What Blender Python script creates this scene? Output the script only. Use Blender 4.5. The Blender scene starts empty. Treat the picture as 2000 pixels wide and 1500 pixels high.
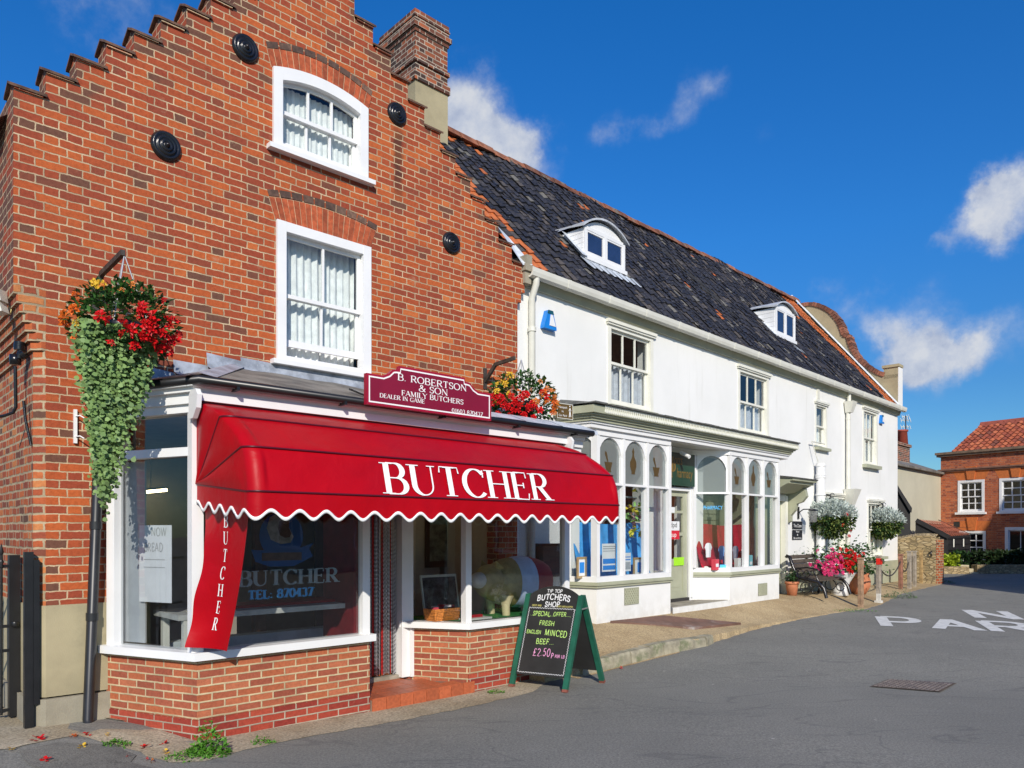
import bpy, math, random
from mathutils import Vector
R = math.radians
sc = bpy.context.scene
col = sc.collection

# ------------------------------------------------------------------ camera, sky, sun, exposure
FPX, CX, HY, CAMH = 1470.0, 1000.0, 1040.0, 1.8          # focal length / principal column / horizon row of the 2000 px photo
cam = bpy.data.cameras.new('camera')
camo = bpy.data.objects.new('camera', cam); col.objects.link(camo)
camo.location = (0, 0, CAMH); camo.rotation_euler = (R(90), 0, 0)
cam.sensor_fit = 'HORIZONTAL'; cam.sensor_width = 36.0
cam.lens = 36.0*FPX/2000.0
cam.shift_y = (HY-750.0)/2000.0
cam.clip_start = .05; cam.clip_end = 2000
sc.camera = camo

SUN_H = Vector((.13, -.99, 0)).normalized(); SUN_EL = R(29)
SUN = (SUN_H*math.cos(SUN_EL) + Vector((0, 0, math.sin(SUN_EL)))).normalized()
sl = bpy.data.lights.new('sun', 'SUN'); sl.energy = 4.6; sl.angle = R(.5); sl.color = (1, .93, .82)
so = bpy.data.objects.new('sun', sl); col.objects.link(so)
so.rotation_euler = SUN.to_track_quat('Z', 'Y').to_euler()

class NT:
    """tiny helper for node trees"""
    def __init__(s, tree): s.t = tree; s.n = tree.nodes; s.l = tree.links
    def new(s, typ, **kw):
        n = s.n.new(typ)
        for k, v in kw.items(): setattr(n, k, v)
        return n
    def set(s, sock, v):
        if isinstance(v, bpy.types.NodeSocket): s.l.new(v, sock)
        elif isinstance(v, (tuple, list)) and len(v) == 3 and sock.type == 'RGBA': sock.default_value = (*v, 1)
        else: sock.default_value = v
    def m(s, op, a, b=None, c=None, clamp=False):
        n = s.new('ShaderNodeMath', operation=op, use_clamp=clamp)
        for i, x in enumerate((a, b, c)):
            if x is not None: s.set(n.inputs[i], x)
        return n.outputs[0]
    def vm(s, op, a, b=None):
        n = s.new('ShaderNodeVectorMath', operation=op); s.set(n.inputs[0], a)
        if b is not None: s.set(n.inputs[1], b)
        return n.outputs['Value'] if op in ('DOT_PRODUCT', 'LENGTH') else n.outputs[0]
    def mr(s, v, a, b, c=0., d=1., smooth=True):
        n = s.new('ShaderNodeMapRange'); n.interpolation_type = 'SMOOTHSTEP' if smooth else 'LINEAR'
        for i, x in enumerate((v, a, b, c, d)): s.set(n.inputs[i], x)
        return n.outputs[0]
    def mix(s, f, a, b, mode='MIX'):
        n = s.new('ShaderNodeMix', data_type='RGBA', blend_type=mode)
        s.set(n.inputs[0], f); s.set(n.inputs[6], a); s.set(n.inputs[7], b)
        return n.outputs[2]
    def noise(s, vec, scale, detail=4, rough=.55, dist=0., out='Fac'):
        n = s.new('ShaderNodeTexNoise'); 
        if vec is not None: s.l.new(vec, n.inputs['Vector'])
        n.inputs['Scale'].default_value = scale; n.inputs['Detail'].default_value = detail
        n.inputs['Roughness'].default_value = rough; n.inputs['Distortion'].default_value = dist
        return n.outputs[out]
    def ramp(s, fac, stops, interp='LINEAR'):
        n = s.new('ShaderNodeValToRGB'); cr = n.color_ramp; cr.interpolation = interp
        while len(cr.elements) > 1: cr.elements.remove(cr.elements[-1])
        for i, (p, c) in enumerate(stops):
            e = cr.elements[0] if i == 0 else cr.elements.new(p)
            e.position = p; e.color = (*c, 1)
        s.set(n.inputs[0], fac); return n.outputs[0]
    def sep(s, v):
        n = s.new('ShaderNodeSeparateXYZ'); s.l.new(v, n.inputs[0]); return n.outputs
    def comb(s, x=0., y=0., z=0.):
        n = s.new('ShaderNodeCombineXYZ')
        for i, a in enumerate((x, y, z)): s.set(n.inputs[i], a)
        return n.outputs[0]
    def bump(s, h, strength=.3, dist=.01):
        n = s.new('ShaderNodeBump'); s.set(n.inputs['Height'], h)
        n.inputs['Strength'].default_value = strength; n.inputs['Distance'].default_value = dist
        return n.outputs[0]

# --- world: Nishita sky plus procedural clouds laid out by direction
world = bpy.data.worlds.new('World'); sc.world = world; world.use_nodes = True
w = NT(world.node_tree); w.n.clear()
sky = w.new('ShaderNodeTexSky', sky_type='NISHITA'); sky.sun_disc = False
sky.sun_elevation = SUN_EL; sky.sun_rotation = math.atan2(SUN_H.x, SUN_H.y)
sky.altitude = 0; sky.air_density = 1.0; sky.dust_density = .4; sky.ozone_density = 3.0
hsv = w.new('ShaderNodeHueSaturation'); hsv.inputs['Saturation'].default_value = 1.37; hsv.inputs['Value'].default_value = 1.36
w.l.new(w.mix(1., sky.outputs[0], (.98, .9, 1.0), 'MULTIPLY'), hsv.inputs['Color'])
dirv = w.vm('NORMALIZE', w.new('ShaderNodeTexCoord').outputs['Generated'])
def pdir(px, py): return Vector(((px-CX)/FPX, 1, (HY-py)/FPX)).normalized()
CLOUDS = [(905,185,85,.7),(915,250,95,.72),(965,285,100,.6),(1015,268,42,.6),(930,330,90,.6),(1010,330,95,.45),
          (1175,275,50,.32),(1215,255,65,.4),(1265,245,42,.3),(1345,195,60,.32),(1385,165,48,.36),(1310,225,40,.2),(1495,248,35,.22),
          (1915,402,46,.95),(1960,366,46,1.),(1990,420,62,1.05),(1865,452,42,.6),(1825,468,30,.4),(1945,455,42,.6),
          (1770,688,62,.95),(1830,686,64,1.1),(1888,706,44,.95),(1705,662,46,.7),(1745,722,44,.7),(1645,640,40,.4),
          (1660,592,70,.3),(1740,582,70,.32),(1830,575,60,.3),(1600,575,40,.35),(1970,650,75,.42),(1900,630,50,.35),(1800,745,60,.5),
          (260,5,130,.5),(120,40,90,.3),(1430,170,40,.3)]
tot = None
wob = w.noise(dirv, 9, 6, .62, 0, 'Color')
dw = w.vm('ADD', dirv, w.vm('MULTIPLY', w.vm('SUBTRACT', wob, (.5, .5, .5)), (.10, .10, .08)))
for px, py, r, a in CLOUDS:
    c = pdir(px, py); rr = r/FPX*(c.y)*1.15
    d = w.vm('LENGTH', w.vm('SUBTRACT', dw, tuple(c)))
    g = w.mr(d, rr*1.35, rr*.05, 0., a*.82)
    tot = g if tot is None else w.m('ADD', tot, g)
# a loose field of small clouds in the rest of the sky (behind and beside the camera)
sx = w.sep(dirv)
back = w.m('MULTIPLY', w.mr(sx[1], .45, .1), w.mr(w.noise(dirv, 3.2, 6, .6), .56, .75, 0, .7))
tot = w.m('ADD', tot, back)
fbm = w.noise(dirv, 17, 9, .62)
has = w.mr(tot, .02, .35)
dens = w.m('ADD', tot, w.m('MULTIPLY', w.m('MULTIPLY', w.m('SUBTRACT', fbm, .5), 1.7), has))
cl = w.m('MULTIPLY', w.mr(dens, .12, 1.05, 0, .94), w.mr(tot, .0, 1.0, .18, 1., False))
upv = w.noise(w.vm('ADD', dirv, (.0, .0, .022)), 17, 9, .62)              # light from above: compare with the noise a little higher
lit = w.m('ADD', .5, w.m('MULTIPLY', w.m('SUBTRACT', fbm, upv), 2.2))
lit = w.m('MULTIPLY', lit, w.mr(dens, .3, 1.2, .55, 1.1))
ccol = w.ramp(lit, [(.12, (.62, .68, .82)), (.5, (.82, .86, .94)), (.85, (1., 1., 1.))])
ccol = w.mix(1., ccol, (5.9, 6.1, 6.5), 'MULTIPLY')
deep = w.ramp(w.sep(dirv)[2], [(0, (.32, .58, .62)), (.17, (.40, .64, .68)), (.35, (.62, .91, .93)), (.6, (1., 1.05, 1.04))])
skyc = w.mix(1., hsv.outputs[0], deep, 'MULTIPLY')
mixc = w.mix(cl, skyc, ccol)
bg = w.new('ShaderNodeBackground'); bg.inputs['Strength'].default_value = .115
w.l.new(mixc, bg.inputs['Color'])
wo = w.new('ShaderNodeOutputWorld'); w.l.new(bg.outputs[0], wo.inputs[0])

sc.view_settings.view_transform = 'Standard'; sc.view_settings.look = 'None'
sc.view_settings.exposure = 0.0; sc.view_settings.gamma = 1.0

# ------------------------------------------------------------------ frames, meshes, things
class Fr:
    """a vertical facade frame: s along the wall, t out of it towards the street, z up"""
    def __init__(s, o, ang):
        a = R(ang); s.o = Vector((o[0], o[1], 0)); s.d = Vector((math.sin(a), math.cos(a), 0)); s.n = Vector((math.cos(a), -math.sin(a), 0))
    def P(s, a, t, z): return s.o + s.d*a + s.n*t + Vector((0, 0, z))
    def inv(s, p):
        q = p - s.o; return q.dot(s.d), q.dot(s.n), p.z
    def pix(s, px, py, t=0.):                 # point of the plane t=const seen at a photo pixel
        u = (px-CX)/FPX; ox = s.o.x+t*s.n.x; oy = s.o.y+t*s.n.y
        k = (u*oy-ox)/(s.d.x-u*s.d.y); Y = oy+k*s.d.y
        return k, CAMH+(HY-py)/FPX*Y
    def spix(s, px, py, k):                   # point of the plane s=const seen at a photo pixel
        u = (px-CX)/FPX; ox = s.o.x+k*s.d.x; oy = s.o.y+k*s.d.y
        t = (u*oy-ox)/(s.n.x-u*s.n.y); Y = oy+t*s.n.y
        return t, CAMH+(HY-py)/FPX*Y
A = Fr((-3.417, 7.21), 46.7)                   # butcher's facade
B = Fr((.038, 10.60), 43.9)                    # white house facade
C = Fr((18.8, 33.0), 180-34.2)                 # red house facade (runs to the right, towards the viewer)
W = Fr((0, 0), 90)                             # world axes: s = x, t = -y
W.d = Vector((1, 0, 0)); W.n = Vector((0, 1, 0))

def wloc(o):
    v = Vector((0, 0, 0))
    while o is not None: v = v + o.location; o = o.parent
    return v

class MB:
    def __init__(s, F=W): s.F = F; s.v = []; s.f = []; s.mi = []; s.sm = []
    def mesh(s, vs, fs, m=0, smooth=False):
        b = len(s.v); s.v += [Vector(p) for p in vs]
        for f in fs: s.f.append([b+i for i in f]); s.mi.append(m); s.sm.append(smooth)
    def quad(s, *p, m=0): s.mesh(p, [list(range(len(p)))], m)
    def box(s, s0, s1, t0, t1, z0, z1, m=0, F=None):
        F = F or s.F
        if s0 > s1: s0, s1 = s1, s0
        if t0 > t1: t0, t1 = t1, t0
        if z0 > z1: z0, z1 = z1, z0
        vs = [F.P(a, t, z) for z in (z0, z1) for t in (t0, t1) for a in (s0, s1)]
        s.mesh(vs, [(0,2,3,1),(4,5,7,6),(0,1,5,4),(2,6,7,3),(0,4,6,2),(1,3,7,5)], m)
    def prism(s, poly, t0, t1, m=0, F=None, caps=True, smooth=False):   # poly in (s, z), extruded along t
        F = F or s.F; n = len(poly)
        vs = [F.P(a, t0, z) for a, z in poly] + [F.P(a, t1, z) for a, z in poly]
        fs = [(i, (i+1) % n, n+(i+1) % n, n+i) for i in range(n)]
        s.mesh(vs, fs, m, smooth)
        if caps: s.mesh(vs, [list(range(n))[::-1], list(range(n, 2*n))], m)
    def prism_s(s, poly, s0, s1, m=0, F=None, caps=True):   # poly in (t, z), extruded along s
        F = F or s.F; n = len(poly)
        vs = [F.P(s0, t, z) for t, z in poly] + [F.P(s1, t, z) for t, z in poly]
        fs = [(i, (i+1) % n, n+(i+1) % n, n+i) for i in range(n)]
        if caps: fs += [list(range(n))[::-1], list(range(n, 2*n))]
        s.mesh(vs, fs, m)
    def prism_z(s, poly, z0, z1, m=0, F=None):               # poly in (s, t), extruded along z
        F = F or s.F; n = len(poly)
        vs = [F.P(a, t, z0) for a, t in poly] + [F.P(a, t, z1) for a, t in poly]
        fs = [(i, (i+1) % n, n+(i+1) % n, n+i) for i in range(n)] + [list(range(n))[::-1], list(range(n, 2*n))]
        s.mesh(vs, fs, m)
    def tube(s, pts, r, n=8, m=0, cap=True, smooth=True):
        pts = [Vector(p) for p in pts]; rs = r if isinstance(r, (list, tuple)) else [r]*len(pts)
        vs = []; up = None
        for i, p in enumerate(pts):
            a = pts[max(i-1, 0)]; b = pts[min(i+1, len(pts)-1)]; d = (b-a).normalized()
            if up is None:
                up = Vector((0, 0, 1)) if abs(d.z) < .9 else Vector((1, 0, 0))
            x = d.cross(up).normalized(); y = x.cross(d).normalized(); up = y
            for k in range(n):
                q = 2*math.pi*k/n; vs.append(p + (x*math.cos(q)+y*math.sin(q))*rs[i])
        fs = [(i*n+k, i*n+(k+1) % n, (i+1)*n+(k+1) % n, (i+1)*n+k) for i in range(len(pts)-1) for k in range(n)]
        s.mesh(vs, fs, m, smooth)
        if cap:
            s.mesh(vs[:n], [list(range(n))], m); s.mesh(vs[-n:], [list(range(n))], m)
    def bar(s, p, q, wd, ht, m=0, up=Vector((0, 0, 1))):      # rectangular bar from p to q
        p = Vector(p); q = Vector(q); d = (q-p).normalized(); x = d.cross(up)
        x = x.normalized() if x.length > 1e-4 else Vector((1, 0, 0)); y = x.cross(d).normalized()
        vs = [c + x*(a*wd/2) + y*(b*ht/2) for c in (p, q) for a, b in ((-1,-1),(1,-1),(1,1),(-1,1))]
        s.mesh(vs, [(0,1,2,3),(7,6,5,4),(0,4,5,1),(1,5,6,2),(2,6,7,3),(3,7,4,0)], m)
    def lathe(s, c, prof, n=20, m=0, axis='z', F=None, smooth=True):   # prof: (radius, height) ; axis z or the wall normal
        c = Vector(c); vs = []
        for r, h in prof:
            for k in range(n):
                q = 2*math.pi*k/n
                if axis == 'z': vs.append(c + Vector((r*math.cos(q), r*math.sin(q), h)))
                else: vs.append(c + F.d*(r*math.cos(q)) + Vector((0, 0, r*math.sin(q))) + F.n*h)
        fs = [(i*n+k, i*n+(k+1) % n, (i+1)*n+(k+1) % n, (i+1)*n+k) for i in range(len(prof)-1) for k in range(n)]
        s.mesh(vs, fs, m, smooth)
    def sphere(s, c, r, m=0, nu=12, nv=8, sq=(1, 1, 1)):
        c = Vector(c); vs = []
        for j in range(nv+1):
            th = math.pi*j/nv
            for i in range(nu):
                ph = 2*math.pi*i/nu
                vs.append(c + Vector((r*sq[0]*math.sin(th)*math.cos(ph), r*sq[1]*math.sin(th)*math.sin(ph), r*sq[2]*math.cos(th))))
        s.mesh(vs, [(j*nu+i, j*nu+(i+1) % nu, (j+1)*nu+(i+1) % nu, (j+1)*nu+i) for j in range(nv) for i in range(nu)], m, True)
    def grid(s, nu, nv, fn, m=0, smooth=True):
        vs = [fn(i/nu, j/nv) for j in range(nv+1) for i in range(nu+1)]
        s.mesh(vs, [(j*(nu+1)+i, j*(nu+1)+i+1, (j+1)*(nu+1)+i+1, (j+1)*(nu+1)+i) for j in range(nv) for i in range(nu)], m, smooth)
    def build(s, name, mats, parent=None, kind=None, fix=True):
        if not isinstance(mats, (list, tuple)): mats = [mats]
        if parent is None:
            xs = [p.x for p in s.v]; ys = [p.y for p in s.v]; L = Vector(((min(xs)+max(xs))/2, (min(ys)+max(ys))/2, min(p.z for p in s.v)))
            if kind == 'structure': L = Vector((0, 0, 0))
        else: L = wloc(parent)
        me = bpy.data.meshes.new(name)
        me.from_pydata([tuple(p-L) for p in s.v], [], s.f)
        for mt in mats: me.materials.append(mt)
        me.polygons.foreach_set('material_index', s.mi); me.polygons.foreach_set('use_smooth', s.sm)
        uvl = me.uv_layers.new(name='UVMap'); d = uvl.data
        for p in me.polygons:
            n = p.normal
            if abs(n.z) > .75: ax, ay = s.F.d, s.F.n
            else:
                ax = Vector((0, 0, 1)).cross(n); ax = ax.normalized() if ax.length > 1e-6 else s.F.d; ay = None
                k = ax.dot(s.F.d); k = k if abs(k) > .3 else ax.dot(s.F.n)
                if k < 0: ax = -ax
            for li in p.loop_indices:
                q = s.v[me.loops[li].vertex_index]
                d[li].uv = (q.dot(ax), q.z if ay is None else q.dot(ay))
        me.update()
        o = bpy.data.objects.new(name, me); col.objects.link(o)
        if parent is None: o.location = L
        else: o.parent = parent
        if kind: o['kind'] = kind
        return o

def tag(o, label=None, cat=None, group=None, kind=None):
    if label: o['label'] = label
    if cat: o['category'] = cat
    if group: o['group'] = group
    if kind: o['kind'] = kind
    return o
def thing(name, loc, label, cat, group=None, rz=0.):
    o = bpy.data.objects.new(name, None); col.objects.link(o); o.empty_display_size = .1
    o.location = loc; o.rotation_euler = (0, 0, rz)
    return tag(o, label, cat, group)
def copy_tree(o, parent=None):
    c = o.copy(); col.objects.link(c)
    if parent is not None: c.parent = parent
    for ch in list(o.children): copy_tree(ch, c)
    return c
def smooth01(x, a, b):
    x = max(0., min(1., (x-a)/(b-a))); return x*x*(3-2*x)
def lerp(a, b, f): return a+(b-a)*f

# ------------------------------------------------------------------ materials
def new_mat(name):
    mt = bpy.data.materials.new(name); mt.use_nodes = True; t = NT(mt.node_tree); t.n.clear()
    out = t.new('ShaderNodeOutputMaterial'); b = t.new('ShaderNodeBsdfPrincipled'); t.l.new(b.outputs[0], out.inputs[0])
    return mt, t, b, out
def M(name, c, rough=.6, var=.15, ns=5., bump=.0, bs=60., metal=0., spec=.5, coat=0., dirt=None, island=0., sheen=0.):
    mt, t, b, out = new_mat(name)
    v = t.new('ShaderNodeTexCoord').outputs['Object']
    f = t.noise(v, ns, 5, .6)
    lo = tuple(x*(1-var) for x in c); hi = tuple(min(1, x*(1+var)) for x in c)
    cc = t.mix(t.mr(f, .3, .7), lo, hi)
    if island:
        rnd = t.new('ShaderNodeNewGeometry').outputs['Random Per Island']
        cc = t.mix(1., cc, t.ramp(rnd, [(0, (1-island,)*3), (1, (1+island, 1+island*.9, 1+island*.6))]), 'MULTIPLY')
    if dirt:
        dc, lo_, amt = dirt
        cc = t.mix(t.m('MULTIPLY', t.mr(t.noise(v, ns*.6, 8, .7), lo_, lo_+.18), amt), cc, dc)
    t.l.new(cc, b.inputs['Base Color'])
    b.inputs['Roughness'].default_value = rough; b.inputs['Metallic'].default_value = metal
    b.inputs['Specular IOR Level'].default_value = spec; b.inputs['Coat Weight'].default_value = coat
    if bump: t.l.new(t.bump(t.noise(v, bs, 4, .6), bump, .01), b.inputs['Normal'])
    return mt

def brick_mat(name, cols, mortar, L=.225, H=.1125, row=.075, off=None, mw=.011, warp=.006, bump=.5, dark=None, stain=None, patch=None, roughn=.85):
    """bond brickwork computed from the wall's own metres (UV); cols: ramp stops over a random number per brick"""
    mt, t, b, out = new_mat(name)
    uv = t.new('ShaderNodeUVMap').outputs[0]
    wv = t.vm('MULTIPLY', t.vm('SUBTRACT', t.noise(uv, 7, 3, .6, 0, 'Color'), (.5, .5, .5)), (warp*2.4, warp*2.4, 0))
    wv2 = t.vm('MULTIPLY', t.vm('SUBTRACT', t.noise(uv, 42, 2, .6, 0, 'Color'), (.5, .5, .5)), (warp*.9, warp*.9, 0))
    p = t.vm('ADD', t.vm('ADD', uv, wv), wv2); x, y, _ = t.sep(p)
    yr = t.m('DIVIDE', y, row); ri = t.m('FLOOR', yr); fy = t.m('FRACT', yr)
    odd = t.m('FLOORED_MODULO', ri, 2.); P = L+H
    off = (L+H)/2 if off is None else off
    xr = t.m('DIVIDE', t.m('ADD', x, t.m('MULTIPLY', odd, off)), P)
    xi = t.m('FLOOR', xr); fx = t.m('MULTIPLY', t.m('FRACT', xr), P)
    head = t.m('GREATER_THAN', fx, L)
    x0 = t.m('MULTIPLY', head, L); ln = t.m('ADD', L, t.m('MULTIPLY', head, H-L))
    lx = t.m('SUBTRACT', fx, x0)
    ex = t.m('MINIMUM', lx, t.m('SUBTRACT', ln, lx))
    ey = t.m('MULTIPLY', t.m('MINIMUM', fy, t.m('SUBTRACT', 1., fy)), row)
    e = t.m('MINIMUM', ex, ey)
    face = t.mr(e, mw*.36, mw*.72)
    wn = t.new('ShaderNodeTexWhiteNoise', noise_dimensions='3D')
    t.l.new(t.comb(t.m('ADD', t.m('MULTIPLY', xi, 2.), head), ri, 3.7), wn.inputs['Vector'])
    rnd = wn.outputs['Value']
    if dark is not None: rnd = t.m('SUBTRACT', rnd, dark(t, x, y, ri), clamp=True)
    bc = t.ramp(rnd, cols)
    blotch = t.noise(uv, 30, 5, .65); bc = t.mix(1., bc, t.ramp(blotch, [(.25, (.72, .7, .7)), (.55, (1, 1, 1)), (.8, (1.18, 1.15, 1.1))]), 'MULTIPLY')
    bc = t.mix(t.mr(t.noise(uv, .8, 7, .65), .5, .75, 0, .55), bc, t.mix(.55, bc, (.08, .05, .035)))
    bc = t.mix(t.mr(t.noise(uv, 2.1, 6, .7), .63, .74, 0, .4), bc, (.5, .36, .24))
    if stain is not None: bc = t.mix(stain(t, x, y), bc, (.035, .025, .02))
    mc = t.mix(t.mr(t.noise(uv, 3.5, 5, .7), .35, .7), tuple(c*.62 for c in mortar), mortar)
    cc = t.mix(face, mc, bc)
    t.l.new(cc, b.inputs['Base Color']); b.inputs['Roughness'].default_value = roughn; b.inputs['Specular IOR Level'].default_value = .25
    h = t.m('ADD', face, t.m('MULTIPLY', t.noise(uv, 90, 4, .65), .55))
    h = t.m('ADD', h, t.m('MULTIPLY', rnd, .25))
    t.l.new(t.bump(h, bump, .008), b.inputs['Normal'])
    return mt

def glass_mat(name, tint=(.8, .84, .84), refl=1.0, ior=1.5, dirt=0., base=(.5, .5, .5)):
    mt, t, b, out = new_mat(name); t.n.remove(b)
    tr = t.new('ShaderNodeBsdfTransparent'); tr.inputs[0].default_value = (*tint, 1)
    gl = t.new('ShaderNodeBsdfGlossy'); gl.inputs['Roughness'].default_value = .02
    v = t.new('ShaderNodeTexCoord').outputs['Object']
    t.l.new(t.bump(t.noise(v, 1.6, 2, .4), .05, .05), gl.inputs['Normal'])
    bf = t.new('ShaderNodeNewGeometry').outputs['Backfacing']; fr = t.new('ShaderNodeFresnel'); t.l.new(t.m('ADD', ior, t.m('MULTIPLY', bf, 1/ior-ior)), fr.inputs[0])
    mx = t.new('ShaderNodeMixShader'); t.l.new(t.m('MULTIPLY', fr.outputs[0], refl, clamp=True), mx.inputs[0])
    t.l.new(tr.outputs[0], mx.inputs[1]); t.l.new(gl.outputs[0], mx.inputs[2]); res = mx.outputs[0]
    if dirt:
        df = t.new('ShaderNodeBsdfDiffuse'); df.inputs[0].default_value = (*base, 1)
        m2 = t.new('ShaderNodeMixShader'); m2.inputs[0].default_value = dirt
        t.l.new(res, m2.inputs[1]); t.l.new(df.outputs[0], m2.inputs[2]); res = m2.outputs[0]
    t.l.new(res, out.inputs[0]); return mt

UA = A.o.dot(A.d)                                   # facade A: u = s + UA
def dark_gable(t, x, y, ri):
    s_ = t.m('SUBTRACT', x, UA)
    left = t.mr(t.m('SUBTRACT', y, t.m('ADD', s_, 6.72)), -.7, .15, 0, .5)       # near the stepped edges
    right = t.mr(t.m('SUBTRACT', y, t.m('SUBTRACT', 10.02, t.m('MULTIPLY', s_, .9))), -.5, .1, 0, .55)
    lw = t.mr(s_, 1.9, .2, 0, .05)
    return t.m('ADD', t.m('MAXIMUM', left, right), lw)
def stain_gable(t, x, y):
    s_ = t.m('SUBTRACT', x, UA)
    a = t.mr(t.m('ABSOLUTE', t.m('ADD', t.m('SUBTRACT', s_, 2.80), t.m('MULTIPLY', t.m('SUBTRACT', t.noise(t.comb(x, y, 0.), 9, 3), .5), .12))), .10, .03)
    bm = t.m('MULTIPLY', t.mr(y, 5.7, 6.1), t.mr(y, 6.75, 6.6))
    return t.m('MULTIPLY', t.m('MULTIPLY', a, bm), .72)
OLD = [(0, (.15, .065, .042)), (.04, (.22, .062, .035)), (.12, (.295, .058, .028)), (.42, (.335, .068, .028)), (.7, (.42, .09, .028)), (.93, (.48, .112, .031)), (1, (.54, .16, .05))]
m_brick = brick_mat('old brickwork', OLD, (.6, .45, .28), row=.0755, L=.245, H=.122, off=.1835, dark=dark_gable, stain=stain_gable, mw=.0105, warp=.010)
m_brick_side = brick_mat('old side brickwork', [(0, (.12, .06, .04)), (.12, (.27, .065, .035)), (.5, (.38, .085, .032)), (.85, (.46, .12, .04)), (1, (.52, .2, .07))], (.48, .38, .24), row=.0755, L=.22, H=.11, off=.165, mw=.018, warp=.013)
m_brick_new = brick_mat('shop brickwork', [(0, (.27, .07, .04)), (.35, (.36, .1, .055)), (.7, (.42, .12, .05)), (1, (.47, .15, .075))], (.62, .5, .3), L=.225, H=.225, off=.1125, row=.068, mw=.013, warp=.004)
m_brick_base = brick_mat('shop base brickwork', [(0, (.24, .035, .025)), (.5, (.33, .05, .03)), (1, (.42, .075, .04))], (.5, .43, .32), L=.225, H=.225, off=.1125, row=.068, mw=.011, warp=.003)
m_brick_dark = brick_mat('chimney brickwork', [(0, (.05, .035, .03)), (.3, (.12, .05, .035)), (.6, (.2, .07, .04)), (.85, (.28, .085, .04)), (1, (.42, .12, .05))], (.5, .42, .33), row=.075, mw=.014, warp=.008)
m_brick_red = brick_mat('red house brickwork', [(0, (.27, .07, .04)), (.3, (.4, .1, .045)), (.7, (.5, .13, .05)), (1, (.55, .17, .07))], (.45, .3, .2), row=.075, mw=.01, warp=.006)
m_vouss = M('arch brick', (.4, .085, .03), .85, .25, 20, .4, 60, island=.28)
m_vdark = M('dark header brick', (.13, .075, .055), .85, .3, 20, .4, 60, island=.4)
m_coping = M('coping tile', (.12, .065, .045), .8, .4, 12, .5, 40, island=.4)
m_stucco = M('stucco', (.36, .31, .19), .9, .14, 1.6, .25, 120, dirt=((.22, .2, .13), .52, .6))
m_stucco_cut = M('plinth stucco', (.3, .27, .2), .9, .15, 3, .4, 90, dirt=((.17, .15, .11), .5, .7))
m_wallwhite, t_, b_, o_ = new_mat('white render')
v_ = t_.new('ShaderNodeTexCoord').outputs['Object']; u_ = t_.new('ShaderNodeUVMap').outputs[0]
c_ = t_.mix(t_.mr(t_.noise(v_, .8, 6, .6), .3, .7), (.73, .73, .70), (.79, .787, .76))
c_ = t_.mix(t_.m('MULTIPLY', t_.mr(t_.noise(t_.vm('MULTIPLY', u_, (3.2, .22, 1.)), 1.6, 6, .65), .56, .72), .3), c_, (.55, .54, .48))
c_ = t_.mix(t_.m('MULTIPLY', t_.m('MULTIPLY', t_.mr(t_.sep(u_)[1], .95, .4), t_.mr(t_.noise(v_, 5, 6, .7), .35, .65)), .28), c_, (.42, .4, .33))
t_.l.new(c_, b_.inputs['Base Color']); b_.inputs['Roughness'].default_value = .85; b_.inputs['Specular IOR Level'].default_value = .3
t_.l.new(t_.bump(t_.m('ADD', t_.noise(v_, 55, 4, .6), t_.noise(v_, 4, 4, .5)), .25, .012), b_.inputs['Normal'])
m_white = M('white gloss paint', (.77, .77, .76), .35, .03, 3, spec=.5, dirt=((.6, .6, .56), .66, .3))
m_offwhite = M('off white paint', (.66, .65, .57), .5, .06, 3, .1, 80)
m_cream = M('cream window paint', (.74, .73, .64), .45, .05, 3)
m_sage = M('sage paint', (.37, .38, .27), .5, .08, 3, .1, 50, dirt=((.2, .2, .15), .6, .4))
m_lead = M('lead', (.3, .33, .38), .45, .35, 6, .4, 18, spec=.5, dirt=((.6, .64, .68), .55, .6))
m_black = M('black paint', (.012, .012, .013), .35, .2, 6)
m_blackmetal = M('black iron', (.012, .011, .012), .24, .3, 8, .2, 40)
m_rust = M('brown iron', (.05, .04, .032), .6, .4, 10, .3, 60)
m_pipe = M('black plastic pipe', (.016, .017, .019), .4, .2, 4)
m_glass = glass_mat('window glass', (.87, .9, .9), 1.8)
m_glass_shop = glass_mat('shop glass', (.78, .81, .82), 2.2)
m_motif = M('brown window motif', (.085, .05, .012), .5, .1, 9)
m_glass_frost = glass_mat('frosted glass', (.6, .64, .64), 1.8, dirt=.3, base=(.5, .55, .53))
m_skyglass = glass_mat('dormer glass', (.3, .34, .4), 4.0)
m_curtain = M('net curtain', (.8, .82, .8), .9, .1, 12)
m_curtain_g = M('grey curtain', (.5, .53, .58), .9, .12, 12)
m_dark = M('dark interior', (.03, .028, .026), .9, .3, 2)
m_intwall = M('interior wall', (.48, .42, .35), .9, .15, 2)
m_timber = M('interior timber', (.18, .085, .045), .6, .3, 8)
m_wood_grey = M('weathered wood', (.32, .22, .14), .8, .35, 14, .4, 40)
m_red, t_, b_, o_ = new_mat('red awning cloth')
v_ = t_.new('ShaderNodeTexCoord').outputs['Object']
t_.l.new(t_.mix(t_.mr(t_.noise(v_, 1.1, 7, .65), .35, .75), (.41, .0015, .007), (.32, .002, .009)), b_.inputs['Base Color'])
b_.inputs['Roughness'].default_value = .42; b_.inputs['Specular IOR Level'].default_value = .17
t_.l.new(t_.bump(t_.m('ADD', t_.m('MULTIPLY', t_.noise(v_, 260, 2), .05), t_.noise(v_, 3.4, 4, .5, 1.2)), .35, .03), b_.inputs['Normal'])
m_maroon = M('maroon sign', (.21, .008, .03), .35, .06, 4)
m_sign_edge = M('sign edge', (.32, .006, .03), .4, .06, 4)
m_letter = M('white lettering', (.86, .86, .84), .45, .02, 4)
m_bluelet = M('blue lettering', (.08, .5, .95), .4, .02, 4)
m_greylet = M('grey lettering', (.42, .48, .48), .5, .05, 4)
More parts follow.
